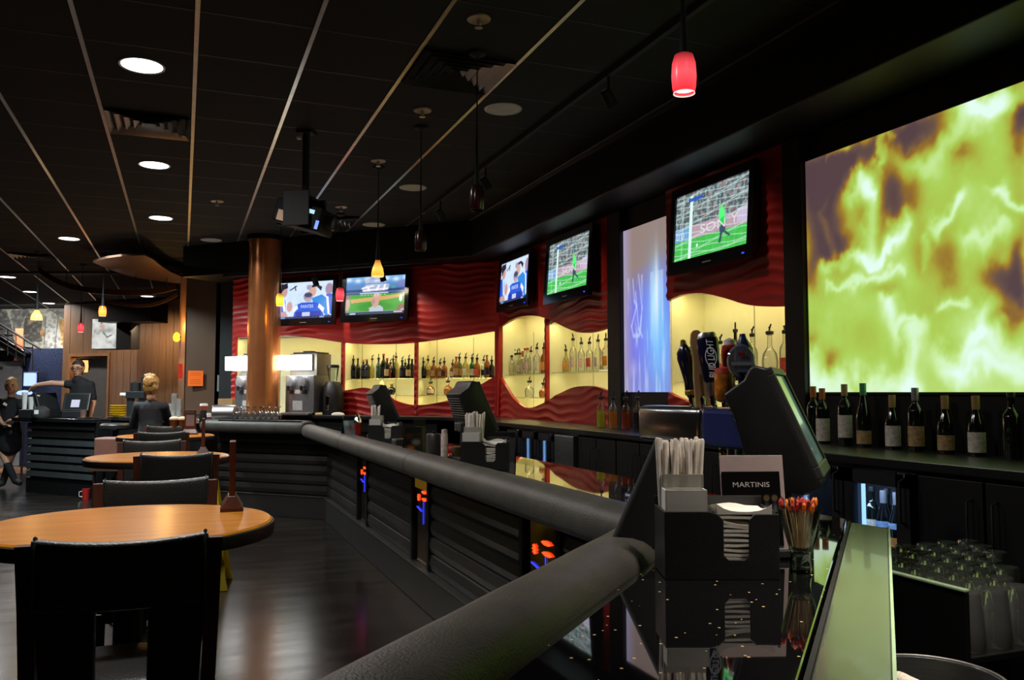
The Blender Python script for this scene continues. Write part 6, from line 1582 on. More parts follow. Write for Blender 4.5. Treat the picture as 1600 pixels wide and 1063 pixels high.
# lit picture box hanging before the wood wall, and black bulkhead
def pic_canvas():
    c = Canvas(44, 50, (.80, .81, .78)); rng = np.random.default_rng(31); n = fbm(50, 44, 5, 5, rng, 3)
    c.mix(np.clip((n-.5)*2.4, 0, .8), (.95, .96, .95)); c.mix(np.clip((.46-n)*3, 0, .6), (.50, .50, .50)); c.ell(.40, .26, .14, .10, (.85, .45, .40), .7, .9); c.ell(.38, .12, .08, .08, (.3, .28, .28), .7, .8)
    c.line((.45, .45), (.62, .62), .02, (.25, .25, .26), .8); c.line((.62, .62), (.8, .55), .02, (.25, .25, .26), .8); c.ell(.7, .78, .2, .06, (.55, .55, .55), .5, .9)
    return c
a, b = Vector(wp(141.5, 15.4)), Vector(wp(179.5, 15.3)); PF = Frame(a, (b-a).x, (b-a).y); w_ = (b-a).length
z0_, z1_ = 1.5+68*15.35/1320, 1.5+115*15.35/1320
pb_ = thing('hanging_screen', 'hanging screen with a pale grey picture right of the mural', 'screen', PF.p(0, z0_, 0), PF.rot)
link('picture', pic_canvas().mesh('picture', 0, w_, 0, z1_-z0_, -.006, painted('hanging_picture', .95, True)), pb_)
obj('case', MB().box(-.01, w_+.30, 0, .25, -.01, z1_-z0_+.02), BLACKM, pb_)
obj('side_cover', MB().box(w_, w_+.30, -.01, 0, -.01, z1_-z0_), BLACK, pb_)
a, b = Vector(wp(150, 15.0)), Vector(wp(233, 14.8)); BFm = Frame(a, (b-a).x, (b-a).y)
obj('trim_bulkhead', MB().box(0, (b-a).length, 0, .5, 1.5+110*15/1320, 1.5+140*15/1320), BLACK, kind='structure', loc=BFm.o, rot=(0, 0, BFm.rot))
# black beam where the near ceiling drops before the far room
slabs = slab('trim_beam', -120, 290, 13.9, 13.9, 1.5+187*13.9/1320, CEIL, BLACKM, th=.25)
# curved copper canopies
def ribbon(pts, d0, d1, zh, label):
    P_ = []
    n = len(pts)
    for i, (px, py) in enumerate(pts):
        d = d0+(d1-d0)*i/(n-1); P_.append(at_d(px, py, d))
    # smooth through points
    den = []
    for i in range(n-1):
        p0, p1, p2, p3 = P_[max(i-1, 0)], P_[i], P_[i+1], P_[min(i+2, n-1)]
        for k in range(6):
            t = k/6; den.append(.5*((2*p1)+(p2-p0)*t+(2*p0-5*p1+4*p2-p3)*t*t+(3*p1-p0-3*p2+p3)*t**3))
    den.append(P_[-1])
    t = thing('copper_canopy', label, 'canopy', den[0])
    o0 = den[0]; mb = MB(); m = len(den)
    vs = []
    for q in den: vs += [tuple(q-o0), tuple(q-o0+Vector((0, 0, zh))), tuple(q-o0+Vector((.02, .05, zh))), tuple(q-o0+Vector((.02, .05, 0)))]
    fs = []
    for i in range(m-1):
        for k in range(4): fs.append((4*i+k, 4*i+(k+1) % 4, 4*i+4+(k+1) % 4, 4*i+4+k))
    mb.add(vs, fs); obj('curved_fascia', mb, COPPERB, t, smooth=True)
    for q in (den[m//4], den[3*m//4]): obj('hanger_rod', MB().tube([tuple(q-o0+Vector((.01, .03, zh*.9))), (q.x-o0.x+.01, q.y-o0.y+.03, CEIL-o0.z)], .006, 6), BLACKM, t)
    return t
ribbon([(60, 426), (80, 439), (102, 449), (125, 455), (150, 459), (180, 461), (210, 461.5), (245, 459), (275, 452)], 13.6, 12.6, .085, 'long curved copper fascia sweeping under the far ceiling')
ribbon([(150, 470), (180, 476), (210, 480), (240, 478), (262, 470), (277, 462)], 13.5, 12.9, .05, 'thin dark curved copper fascia beside the pillar')
# leaf-shaped copper panel seen from below
leaf = [(145, 410), (165, 404), (190, 400.5), (226, 399), (238, 405), (252, 416), (266, 425), (280, 431), (287, 434), (287, 444), (262, 441), (230, 437), (200, 431), (170, 421)]
zl = 3.28
lp = [at_z(px, py, zl) for px, py in leaf]; lo = lp[0]
lf = thing('copper_canopy', 'leaf-shaped brushed copper ceiling panel above the orange pendant', 'canopy', (lo.x, lo.y, zl))
obj('leaf_panel', MB().prism([(p.x-lo.x, p.y-lo.y) for p in lp], 0, .03), COPPERB, lf)
obj('hanger_rod', MB().tube([(lp[4].x-lo.x-.2, lp[4].y-lo.y+.3, .03), (lp[4].x-lo.x-.2, lp[4].y-lo.y+.3, CEIL-zl)], .006, 6), BLACKM, lf)
# yellow wall sconce by the pillar
q = at_d(276, 527, 12.75)
sc_ = thing('wall_sconce', 'small yellow glass sconce on the edge of the brown pillar', 'wall lamp', q, -YAW)
obj('glass_globe', MB().lathe([(.02, -.07), (.045, -.05), (.055, 0), (.04, .05), (.015, .075)], 18), glow('sconce_glass', (1, .55, .04), 1.8), sc_, smooth=True)
obj('arm', MB().box(0, .06, -.01, .01, -.01, .01), BLACKM, sc_)
for (dx, dz, e) in ((0, .15, 14),):
    l = bpy.data.lights.new('sconce_light', 'POINT'); l.energy = e; l.color = (1, .55, .12); l.shadow_soft_size = .05
    o = bpy.data.objects.new('sconce_light', l); o.location = Vector(q)+Vector((-.10, -.12, dz)); COL.objects.link(o)
lamp_area('wood_wall_fill', WF.p(ub(236), 2.66, .62), 34, (1, .70, .42), 1.6, rot=(R(35), 0, WF.rot), size_y=.2)  # warm area light added to brighten the planks, no fixture there
# stairs with railing
st_ = thing('staircase', 'dark metal stair with slim railing at the left picture edge', 'stairs', at_d(60, 566, 17.0))
so = Vector(st_.location)
ln = lambda p0, p1, d, r: ([tuple(at_d(p0[0], p0[1], d)-so), tuple(at_d(p1[0], p1[1], d)-so)], r)
for nm, p0, p1, r in (('handrail', (-60, 469), (64, 546), .022), ('mid_rail', (-60, 486), (50, 552), .014), ('mid_rail', (-60, 498), (40, 556), .010)):
    pts, rr = ln(p0, p1, 17.0, r); obj(nm, MB().tube(pts, rr, 8), BLACKM, st_, smooth=True)
for k in range(8):
    x = -40+k*13; y0_ = 481+(x+40)*.62; obj('baluster', MB().tube(*[ln((x, y0_), (x, y0_+42), 17.0, .009)[0], .009], 6), BLACKM, st_)
sa, sb = at_d(-60, 505, 17.0)-so, at_d(36, 566, 17.0)-so
mbx = MB(); nv_ = Vector((math.sin(YAW), math.cos(YAW), 0))
vs = []
for p in (sa, sb):
    vs += [tuple(p), tuple(p+Vector((0, 0, .22))), tuple(p+nv_*.06+Vector((0, 0, .22))), tuple(p+nv_*.06)]
mbx.add(vs, [(0, 1, 5, 4), (1, 2, 6, 5), (2, 3, 7, 6), (3, 0, 4, 7), (0, 3, 2, 1), (4, 5, 6, 7)]); obj('stringer', mbx, BLACK, st_)
for k in range(6):
    p = sa.lerp(sb, (k+.5)/6); obj('tread', MB().box(-.15, .15, -.02, .02, .10, .13, Matrix.Translation(p+nv_*.35) @ Matrix.Rotation(-YAW, 4, 'Z') @ Matrix.Scale(14, 4, (0, 1, 0))), BLACK, st_)
obj('orange_post', MB().box(-.07, .07, -.03, .03, -.10, .55, Matrix.Translation(at_d(29, 556, 17.1)-so)), mat('orange_post', (.55, .18, .08), .5), st_)
# pale panel with rounded frame
q = at_d(14, 640, 17.2)
fp_ = thing('pale_cabinet', 'pale grey metal cabinet front behind the standing woman', 'cabinet', (q.x, q.y, 0), -YAW)
obj('front', MB().box(-.55, .28, 0, .05, 0, 1.5+40*17.2/1320), mat('pale_metal', (.42, .43, .45), .4, .3), fp_, bevel=.01)
obj('frame_tube', MB().tube([(-.35, -.03, .1), (-.35, -.03, 1.9), (-.30, -.03, 1.98), (-.15, -.03, 2.0)], .025, 8), GPLAST, fp_, smooth=True)
obj('sticker', MB().box(.10, .18, -.004, 0, .80, .92), PAPERW, fp_)
# blue glowing monitors
BM = glow('blue_monitor_glow', (.42, .58, 1.0), 1.5)
q = at_d(47, 593, 15.8)
bm_ = thing('blue_monitor', 'square monitor glowing pale blue left of the man', 'monitor', q, -YAW-R(5))
obj('glowing_face', MB().box(-.12, .12, -.01, -.004, -.12, .12), BM, bm_, bevel=.002)
obj('monitor_case', MB().box(-.14, .14, -.004, .05, -.14, .14), BPLAST, bm_, bevel=.006)
obj('monitor_post', MB().tube([(0, .03, -.14), (0, .03, -q.z)], .02, 8), BLACKM, bm_)
lamp_area('blue_monitor_lamp', q-Vector((math.sin(YAW), math.cos(YAW), 0))*.05, 9, (.25, .38, 1.0), .22, rot=(R(90), 0, -YAW), size_y=.22)
q = at_d(38, 614, 15.4)
bo = thing('blue_lamp', 'oval blue-white lamp below the square blue monitor', 'lamp', q, -YAW)
obj('glowing_dome', MB().lathe([(.001, -.05), (.12, -.03), (.15, 0), (.12, .03), (.001, .05)], 20, sy=.5), BM, bo, smooth=True)
obj('lamp_post', MB().tube([(0, .0, -.05), (0, .0, -q.z)], .02, 8), BLACKM, bo)
# patterned carpet
def carpet_mat():
    m = bpy.data.materials.new('patterned_carpet'); m.use_nodes = True; nt = m.node_tree; N = nt.nodes; L = nt.links
    vo = N.new('ShaderNodeTexVoronoi'); vo.inputs['Scale'].default_value = 3.5; tc = N.new('ShaderNodeTexCoord'); L.new(tc.outputs['Object'], vo.inputs['Vector'])
    cr = N.new('ShaderNodeValToRGB'); e = cr.color_ramp.elements; e[0].color = (.30, .16, .05, 1); e[1].color = (.02, .012, .01, 1); k = e.new(.4); k.color = (.12, .05, .02, 1)
    L.new(vo.outputs['Distance'], cr.inputs['Fac']); b = N['Principled BSDF']; L.new(cr.outputs['Color'], b.inputs['Base Color']); b.inputs['Roughness'].default_value = .95
    return m
ca_, cb2, cc_, cd_ = wp(-60, 15.9), wp(95, 15.3), wp(95, 16.8), wp(-60, 17.2)
tag(obj('patterned_carpet', MB().prism([ca_, cb2, cc_, cd_], .001, .012), carpet_mat()), 'brown patterned carpet behind the standing woman', 'carpet')

# ================================================================== SERVICE COUNTER WITH SLATTED FRONT
A, B = at_z(41, 769, 0), at_z(146, 779, 0)
CFm = Frame(A, (B-A).x, (B-A).y); CL = (B-A).length
sc2 = thing('service_counter', 'black service counter with horizontal slats catching blue light', 'counter', CFm.p(0, 0), CFm.rot)
obj('counter_body', MB().box(.03, CL-.02, .03, .60, .0, 1.06), BLACK, sc2)
obj('counter_top', MB().box(-.28, CL+.05, -.10, .66, 1.06, 1.115), mat('gloss_black_top', (.010, .010, .011), .2), sc2, bevel=.006)
obj('counter_plinth', MB().box(-.02, CL, 0, .1, 0, .22), BLACK, sc2, bevel=.005)
SL = mat('slat_grey', (.060, .066, .070), .35, .3)
sl = MB().add([(0, .03, 0), (CL, .03, 0), (0, -.02, .02), (CL, -.02, .02), (0, -.012, .095), (CL, -.012, .095), (0, .03, .105), (CL, .03, .105)], [(0, 2, 3, 1), (2, 4, 5, 3), (4, 6, 7, 5), (6, 0, 1, 7), (0, 6, 4, 2), (1, 3, 5, 7)]).mesh('slat', SL)
for k in range(7): link('slat', sl, sc2, (0, 0, .23+k*.118))
obj('end_post', MB().box(CL-.0, CL+.07, -.02, .62, 0, 1.08), BLACK, sc2, bevel=.008)
# second run: low counter between the service counter and the bar end
e0 = CFm.p(CL+.09, 0, -.12); e1 = Vector((P3.x, P3.y, 0))+Vector((-.06, .30, 0))
DFm = Frame(e0, (e1-e0).x, (e1-e0).y); DL = (e1-e0).length
s3 = thing('rear_counter', 'low dark counter with steel edge beyond the pub tables', 'counter', DFm.p(0, 0), DFm.rot)
obj('counter_body', MB().box(0, DL, .05, .34, 0, 1.10), BLACK, s3)
obj('steel_edge', MB().box(0, DL, 0, .38, 1.10, 1.15), STEEL, s3, bevel=.006)
on = lambda px, py, d, z: (lambda q: Vector((q.x, q.y, z)))(at_d(px, py, d))
# terminals, caddy and cups on the service counter
def small_pos(px, d, rz, label, tilt):
    t = thing('order_terminal', label, 'order terminal', on(px, 640, d, 1.1155), rz, 'order terminals on the service counter')
    Mr = Matrix.Translation((0, 0, .10)) @ Matrix.Rotation(R(tilt), 4, 'X')
    obj('housing', MB().box(-.19, .19, 0, .07, 0, .30, Mr), BPLAST, t, bevel=.015, seg=3)
    obj('touch_screen', MB().box(-.16, .16, -.004, 0, .03, .27, Mr), mat('dark_touch_screen', (.02, .022, .024), .15), t)
    obj('foot', MB().box(-.16, .16, -.08, .14, 0, .10), BPLAST, t, bevel=.01)
    return t, Mr
tp, Mr = small_pos(117, 12.75, -YAW+R(8), 'order terminal with a small white window lit on its screen', -22)
obj('lit_window', MB().box(-.07, .05, -.006, -.004, .06, .18, Mr), glow('terminal_window', (.72, .76, .95), .9), tp)
small_pos(79, 12.95, -YAW+R(70), 'dark order terminal under the leaning man\'s forearm', -20)
t = thing('card_printer', 'squat grey receipt printer between caddy and terminals', 'printer', on(64, 645, 12.62, 1.1155), -YAW)
obj('printer_body', MB().lathe([(.11, 0), (.13, .03), (.12, .12), (.06, .17), (.001, .18)], 20), GPLAST, t, smooth=True)
obj('paper_roll', MB().box(-.03, .03, -.128, -.12, .06, .12), PAPERW, t)
t = thing('bar_caddy', 'small black caddy with white cups at the left counter end', 'caddy', on(48, 648, 12.85, 1.1155), -YAW)
obj('tray', MB().box(-.15, .15, -.07, .07, 0, .12), BPLAST, t, bevel=.005)
for k, (x, h_) in enumerate(((-.10, .26), (.0, .19), (.09, .22))):
    q = on(48, 648, 12.85, 1.1155+.121)+Vector((math.cos(YAW), -math.sin(YAW), 0))*x
    tag(obj('paper_cup_stack', MB().lathe([(.030, 0), (.042, h_), (.038, h_), (.001, h_-.01)], 16), WPLAST, loc=q, smooth=True), ['tallest white cup stack at the left end of the counter caddy', 'shortest white cup stack in the counter caddy', 'white cup stack at the right end of the counter caddy'][k], 'cups', 'cup stacks in the counter caddy')
tag(obj('white_tray', MB().lathe([(.12, 0), (.16, .012), (.15, .012), (.11, .004), (.001, .004)], 24), STEEL, loc=on(140, 646, 12.45, 1.1155), smooth=True), 'flat steel tray at the right end of the service counter', 'tray')
tag(obj('plastic_cup', MB().lathe([(.035, 0), (.05, .12), (.047, .12), (.033, .004), (.001, .004)], 18), mat('brown_cup', (.16, .09, .07), .4), loc=on(130, 648, 12.35, 1.1155), smooth=True), 'single brown plastic cup in front of the terminals', 'cup')
# things on the rear counter
YP = mat('yellow_plastic', (.55, .36, .015), .3, emit=(.8, .5, .02), estr=.05)
yd = on(185, 648, 12.0, 1.151)
for k in range(5):
    tag(obj('yellow_dish', MB().lathe([(.07, 0), (.12, .03), (.115, .032), (.065, .006), (.001, .006)], 24), YP, loc=yd+Vector((0, 0, .033*k)), smooth=True), ['bottom yellow dish of the stack on the rear counter', 'second yellow dish from the bottom of the stack', 'middle yellow dish of the stack', 'second yellow dish from the top of the stack', 'topmost yellow dish of the stack'][k], 'dish', 'stacked yellow dishes')
t = thing('soda_tower', 'black soda tower with levers left of the seated woman', 'soda tower', on(212, 650, 11.9, 1.151), -YAW)
obj('tower_body', MB().box(-.13, .13, -.05, .10, .26, .36).box(-.12, -.05, -.03, .08, 0, .26).box(.04, .12, -.03, .08, 0, .26), BPLAST, t, bevel=.006)
obj('tower_top', MB().lathe([(.07, .36), (.07, .48), (.02, .50)], 16, (-.02, .02, 0)).lathe([(.04, .36), (.045, .56), (.02, .58)], 16, (.10, .02, 0)), BPLAST, t, smooth=True)
obj('pale_spout', MB().box(-.22, -.12, -.03, .02, .30, .34), WPLAST, t, bevel=.004)
obj('steel_canister', MB().lathe([(.045, 0), (.045, .22), (.001, .22)], 16, (-.01, -.02, 0)), STEEL, t, smooth=True)
CUPM = glass('clear_cup_plastic', (.80, .78, .72), gloss=.4, body=.3)
for px, h_, lb in ((272, .34, 'taller stack of clear plastic cups beside the pillar'), (280, .26, 'shorter stack of clear plastic cups beside the pillar')):
    mb = MB(); n_ = int(h_/.035)
    for k in range(n_): mb.lathe([(.035, .035*k), (.044, .035*k+.05), (.042, .035*k+.05), (.034, .035*k)], 16, cap=False)
    tag(obj('cup_stack', mb, CUPM, loc=on(px, 648, 11.6, 1.151), smooth=True), lb, 'cups', 'clear plastic cup stacks')
tag(obj('clear_bin', MB().box(-.11, .11, -.06, .06, 0, .19), CUPM, loc=on(262, 650, 11.7, 1.151), rot=(0, 0, -YAW), bevel=.015, seg=3), 'clear rounded plastic bin right of the seated woman', 'bin')
# bar end clutter
def oncl(px, w_off, z=BAR_Z):
    base = offset(PATH, w_off); a, b_ = base[2], base[3]; dd_ = (b_-a).normalized(); r_ = ray(px, 650); dirv = Vector((r_.x, r_.y))
    den = dd_.x*dirv.y-dd_.y*dirv.x; p = a+dd_*((a.y*dirv.x-a.x*dirv.y)/den); return Vector((p.x, p.y, z))
t = thing('pepper_mill', 'dark bottle with red contents and white cap on the bar end', 'bottle', oncl(318, .16))
obj('body', MB().lathe([(.05, 0), (.055, .10), (.045, .16), (.04, .20)], 16), BLACK, t, smooth=True); obj('red_part', MB().lathe([(.042, .20), (.045, .255)], 16), mat('rust_red', (.28, .05, .02), .4), t, smooth=True); obj('white_cap', MB().lathe([(.05, .255), (.045, .285), (.001, .287)], 16), WPLAST, t, smooth=True)
t = thing('condiment_jar', 'white jar with purple label on the far bar end', 'jar', oncl(329, .12))
obj('body', MB().lathe([(.045, 0), (.045, .14), (.001, .14)], 18), WPLAST, t, smooth=True); obj('purple_label', MB().lathe([(.046, .04), (.046, .12)], 18, cap=False), mat('purple_label', (.14, .02, .05), .5), t, smooth=True); obj('lid', MB().lathe([(.048, .14), (.048, .165), (.001, .166)], 18), WPLAST, t, smooth=True)
t = thing('straw_cup', 'black cup of white straws beside the purple-labelled jar', 'cup', oncl(337, .20))
obj('cup', MB().lathe([(.045, 0), (.055, .13), (.05, .13), (.04, .005), (.001, .005)], 16), BPLAST, t, smooth=True)
rng = random.Random(12); c0_ = Vector(t.location)
for k in range(9):
    a_ = k*2.4; st2 = link('drinking_straw', straw_me, None, c0_+Vector((.022*math.cos(a_), .022*math.sin(a_), .008)), (R(rng.uniform(-7, 7)), R(rng.uniform(-7, 7)), 0)); st2.scale = (1.5, 1.5, 1.25)
    tag(st2, 'white straw standing in the black cup on the bar end', 'straw', 'straws in the black cup')
WHIP = mat('whipped_cream', (.80, .68, .45), .6); CHOC = mat('chocolate_drink', (.05, .02, .012), .25)
for px, lb in ((272, 'left of the two cream-topped dark desserts on the farthest table'), (285.5, 'right of the two cream-topped dark desserts on the farthest table')):
    t = thing('dessert_glass', lb, 'dessert', on(px, 668, 8.75, 1.0702)+Vector((-.0, .12, 0)), 0, 'cream-topped desserts')
    obj('foot', MB().lathe([(.035, 0), (.03, .006), (.006, .012), (.006, .05)], 18), CLEARG, t, smooth=True); obj('drink', MB().lathe([(.008, .05), (.042, .08), (.047, .14), (.001, .141)], 20), CHOC, t, smooth=True); obj('cream_top', MB().lathe([(.047, .14), (.05, .155), (.03, .172), (.001, .176)], 20), WHIP, t, smooth=True)
t = thing('brown_stool_box', 'pinkish brown box-shaped stool beside the service counter', 'stool', on(172, 690, 10.8, 0), -YAW)
obj('seat_box', MB().box(-.16, .13, -.1, .2, .64, .92), mat('pink_brown_vinyl', (.26, .13, .10), .5), t, bevel=.02); obj('seat_skirt', MB().box(-.20, .22, -.14, .24, .50, .61), mat('brown_skirt', (.10, .05, .035), .5), t, bevel=.01)
for sx in (-.15, .15):
    for sy in (-.08, .18): obj('leg', MB().box(sx-.015, sx+.015, sy-.015, sy+.015, 0, .66), DWOOD, t)
t = thing('round_stool', 'round black stool top beside the steel-edged counter', 'stool', on(180, 663, 11.3, 0))
obj('seat', MB().lathe([(.001, 1.0), (.17, 1.0), (.19, 1.02), (.19, 1.06), (.16, 1.085), (.001, 1.09)], 28), CHAIRL, t, smooth=True); obj('post', MB().lathe([(.2, 0), (.2, .015), (.03, .03), (.03, 1.0)], 20), BLACK, t, smooth=True)
t = thing('red_cup', 'small red plastic cup on the floor by the service counter', 'cup', at_z(134, 781, 0))
obj('cup', MB().lathe([(.045, 0), (.055, .15), (.05, .15), (.04, .005), (.001, .005)], 18), mat('red_plastic', (.5, .02, .015), .4), t, smooth=True); obj('handle', MB().tube([(-.05, 0, .12), (-.085, 0, .11), (-.085, 0, .05), (-.047, 0, .04)], .006, 6), WPLAST, t, smooth=True)
# wet floor sign
q = at_z(334, 915, 0)
ws_ = thing('wet_floor_sign', 'yellow folding wet floor sign half hidden by the chairs', 'sign', (q.x-.045, q.y, 0), R(-8))
YS = mat('yellow_sign_plastic', (.72, .55, .02), .4)
for s in (-1, 1):
    Mq = Matrix.Translation((0, s*.02, .93)) @ Matrix.Rotation(R(s*12), 4, 'X')
    obj('panel', MB().prism([(-.17, -.95), (.17, -.95), (.15, -.86), (.045, 0), (-.045, 0), (-.15, -.86)], -.006, .006, Mq @ Matrix.Rotation(R(90), 4, 'X')), YS, ws_, bevel=.003)
obj('printed_band', MB().box(-.07, .07, -.010, -.007, -.42, -.34, Matrix.Translation((0, -.02, .93)) @ Matrix.Rotation(R(-12), 4, 'X')), mat('black_print', (.02, .02, .02), .5), ws_)

# ================================================================== PEOPLE
def blob(name, caps, m, parent=None, vox=.011, loc=None, smooth_it=4):
    """one continuous surface grown from tapered limbs (p0, r0, p1, r1[, squash])"""
    bm = bmesh.new()
    for c in caps:
        p0, r0, p1, r1 = Vector(c[0]), c[1], Vector(c[2]), c[3]
        n = max(1, int((p1-p0).length/(min(r0, r1)*(.28 if len(c) > 4 else .5))))
        for i in range(n+1):
            t = i/n; M_ = Matrix.Translation(p0.lerp(p1, t))
            if len(c) > 4: M_ = M_ @ Matrix.Rotation(-YAW, 4, 'Z') @ Matrix.Diagonal((c[4][0], c[4][1], c[4][2], 1))
            bmesh.ops.create_icosphere(bm, subdivisions=2, radius=r0+(r1-r0)*t, matrix=M_)
    me = bpy.data.meshes.new(name); bm.to_mesh(me); bm.free()
    o = bpy.data.objects.new(name, me); COL.objects.link(o)
    md = o.modifiers.new('r', 'REMESH'); md.mode = 'VOXEL'; md.voxel_size = vox; md.use_smooth_shade = True
    sm = o.modifiers.new('s', 'SMOOTH'); sm.iterations = smooth_it; sm.factor = .5
    dg = bpy.context.evaluated_depsgraph_get(); dg.update()
    m2 = bpy.data.meshes.new_from_object(o.evaluated_get(dg)); bpy.data.objects.remove(o, do_unlink=True); bpy.data.meshes.remove(me)
    m2.name = name; m2.materials.clear(); m2.materials.append(m)
    for p in m2.polygons: p.use_smooth = True
    return link(name, m2, parent, loc)
def hand(c, d, up, side=1, s=1.0):
    """palm and five curled fingers as limb list; d = pointing direction, up = back of the hand"""
    d = Vector(d).normalized(); up = Vector(up).normalized(); sd = d.cross(up).normalized()*side
    out = [(c, .026*s, Vector(c)+d*.06*s, .030*s), (Vector(c)+sd*.02*s, .018*s, Vector(c)+d*.07*s+sd*.025*s, .017*s), (Vector(c)-sd*.02*s, .018*s, Vector(c)+d*.07*s-sd*.025*s, .017*s)]
    for k, (o_, L1) in enumerate(((-.030, .060), (-.010, .072), (.011, .068), (.030, .052))):
        b = Vector(c)+d*.075*s+sd*o_*s; m_ = b+d*L1*.55*s-up*.008*s; e = m_+d*L1*.4*s-up*.026*s
        out += [(b, .0095*s, m_, .009*s), (m_, .009*s, e, .0075*s)]
    tb = Vector(c)+d*.02*s-sd*.03*s; tm = tb-sd*.030*s+d*.022*s; te = tm+d*.032*s-up*.008*s
    out += [(tb, .012*s, tm, .011*s), (tm, .011*s, te, .009*s)]
    return out
CR, CF = Vector((math.cos(YAW), -math.sin(YAW), 0)), Vector((math.sin(YAW), math.cos(YAW), 0))
ZU = Vector((0, 0, 1))
EYEM, BROW, LIP = mat('eye_dark', (.02, .015, .012), .2), mat('brow_brown', (.06, .03, .015), .7), mat('lips', (.38, .10, .09), .5)
def face(parent, c, fv, s=1.0, glasses=False, brow=BROW):
    fv = Vector(fv).normalized(); sd = ZU.cross(fv).normalized()
    for k in (-1, 1):
        obj('eye', MB().lathe([(.001, -.007), (.008, -.004), (.009, 0), (.008, .004), (.001, .007)], 10), EYEM, parent, loc=c+fv*.094*s+sd*k*.033*s+ZU*.012*s, smooth=True)
        obj('eyebrow', MB().tube([tuple(c+fv*.098*s+sd*k*.018*s+ZU*.032*s), tuple(c+fv*.098*s+sd*k*.036*s+ZU*.037*s), tuple(c+fv*.088*s+sd*k*.052*s+ZU*.030*s)], .0045, 6), brow, parent)
    obj('mouth', MB().tube([tuple(c+fv*.090*s-sd*.024*s-ZU*.058*s), tuple(c+fv*.099*s-ZU*.060*s), tuple(c+fv*.090*s+sd*.024*s-ZU*.058*s)], .006, 6), LIP, parent)
    if glasses:
        g = MB()
        for k in (-1, 1):
            g.tube([tuple(c+fv*.112*s+sd*(k*.034+.026*math.cos(a))*s+ZU*(.010+.019*math.sin(a))*s) for a in [2*math.pi*j/16 for j in range(17)]], .0032, 5)
            g.tube([tuple(c+fv*.110*s+sd*k*.060*s+ZU*.012*s), tuple(c+sd*k*.080*s+ZU*.014*s)], .003, 5)
        g.tube([tuple(c+fv*.112*s-sd*.008*s+ZU*.012*s), tuple(c+fv*.112*s+sd*.008*s+ZU*.012*s)], .003, 5)
        obj('glasses', g, BLACKM, parent)
def head_caps(c, fv, s=1.0):
    fv = Vector(fv).normalized(); sd = ZU.cross(fv).normalized()
    return [(c+ZU*.035*s, .088*s, c+ZU*.035*s-fv*.03*s, .090*s), (c+ZU*.02*s+fv*.02*s, .078*s, c-ZU*.065*s+fv*.035*s, .048*s), (c-ZU*.02*s, .07*s, c-ZU*.05*s, .06*s),
            (c+fv*.092*s+ZU*.008*s, .010*s, c+fv*.112*s-ZU*.020*s, .014*s), (c+sd*.086*s-fv*.01*s+ZU*.02*s, .016*s, c+sd*.084*s-fv*.01*s-ZU*.015*s, .011*s), (c-sd*.086*s-fv*.01*s+ZU*.02*s, .016*s, c-sd*.084*s-fv*.01*s-ZU*.015*s, .011*s),
            (c-ZU*.05*s-fv*.01*s, .052*s, c-ZU*.15*s-fv*.02*s, .055*s)]
# -- the man behind the service counter, leaning one arm along the terminal
D = 13.05
pp = lambda px, py, dd=0.0: at_d(px, py, D+dd)
hc = pp(121.5, 577.5); fv = -CF*.97+CR*.12+ZU*.02
sL, sR = pp(113, 601), pp(141, 602, .05)
el, ha = pp(82, 599, -.12), pp(58, 601.5, -.18)
hip = pp(127, 690); foot_z = Vector((0, 0, 1))
person = blob('person', head_caps(hc, fv, 1.05)+[(sL, .062, sR, .062), (sL.lerp(sR, .5)-ZU*.05, .13, sL.lerp(sR, .5)-ZU*.30, .13, (1.15, .8, 1)), (sL.lerp(sR, .5)-ZU*.30, .13, hip+ZU*.1, .14, (1.1, .8, 1)), (sL, .060, sL.lerp(el, .5), .050), (sL.lerp(el, .5), .050, el, .043), (el, .043, ha, .030),
    (sR, .060, pp(146, 630, .05), .048), (pp(146, 630, .05), .045, pp(140, 655, -.05), .03), (hip+CR*.09, .10, Vector((hip.x+CR.x*.10, hip.y+CR.y*.10, .5)), .07), (hip-CR*.09, .10, Vector((hip.x-CR.x*.10, hip.y-CR.y*.10, .5)), .07), (Vector((hip.x+CR.x*.10, hip.y+CR.y*.10, .5)), .065, Vector((hip.x+CR.x*.10, hip.y+CR.y*.10, .06)), .045), (Vector((hip.x-CR.x*.10, hip.y-CR.y*.10, .5)), .065, Vector((hip.x-CR.x*.10, hip.y-CR.y*.10, .06)), .045)]
    + hand(ha, -CR*.8-ZU*.5-CF*.1, ZU-CR*.6, 1, 1.1), SKIN)
tag(person, 'man with glasses in black shirt leaning an arm along the terminal', 'person')
blob('shirt', [(sL, .074, sR, .074), (sL.lerp(sR, .5)-ZU*.02, .135, sL.lerp(sR, .5)-ZU*.30, .142, (1.2, .85, 1)), (sL.lerp(sR, .5)-ZU*.30, .142, hip, .152, (1.12, .85, 1)), (sL, .073, sL.lerp(el, .28), .066), (sR, .072, pp(145, 622, .05), .062), (hc-ZU*.145, .066, hc-ZU*.16, .08)], CLOTHB, person)
blob('trousers', [(hip+CR*.09, .11, Vector((hip.x+CR.x*.10, hip.y+CR.y*.10, .08)), .07), (hip-CR*.09, .11, Vector((hip.x-CR.x*.10, hip.y-CR.y*.10, .08)), .07)], CLOTHB, person, .016)
blob('shoes', [(Vector((hip.x+s*CR.x*.10, hip.y+s*CR.y*.10, .05)), .05, Vector((hip.x+s*CR.x*.10-CF.x*.14, hip.y+s*CR.y*.10-CF.y*.14, .045)), .045) for s in (-1, 1)], BLACKM, person, .014)
f_ = Vector(fv).normalized()
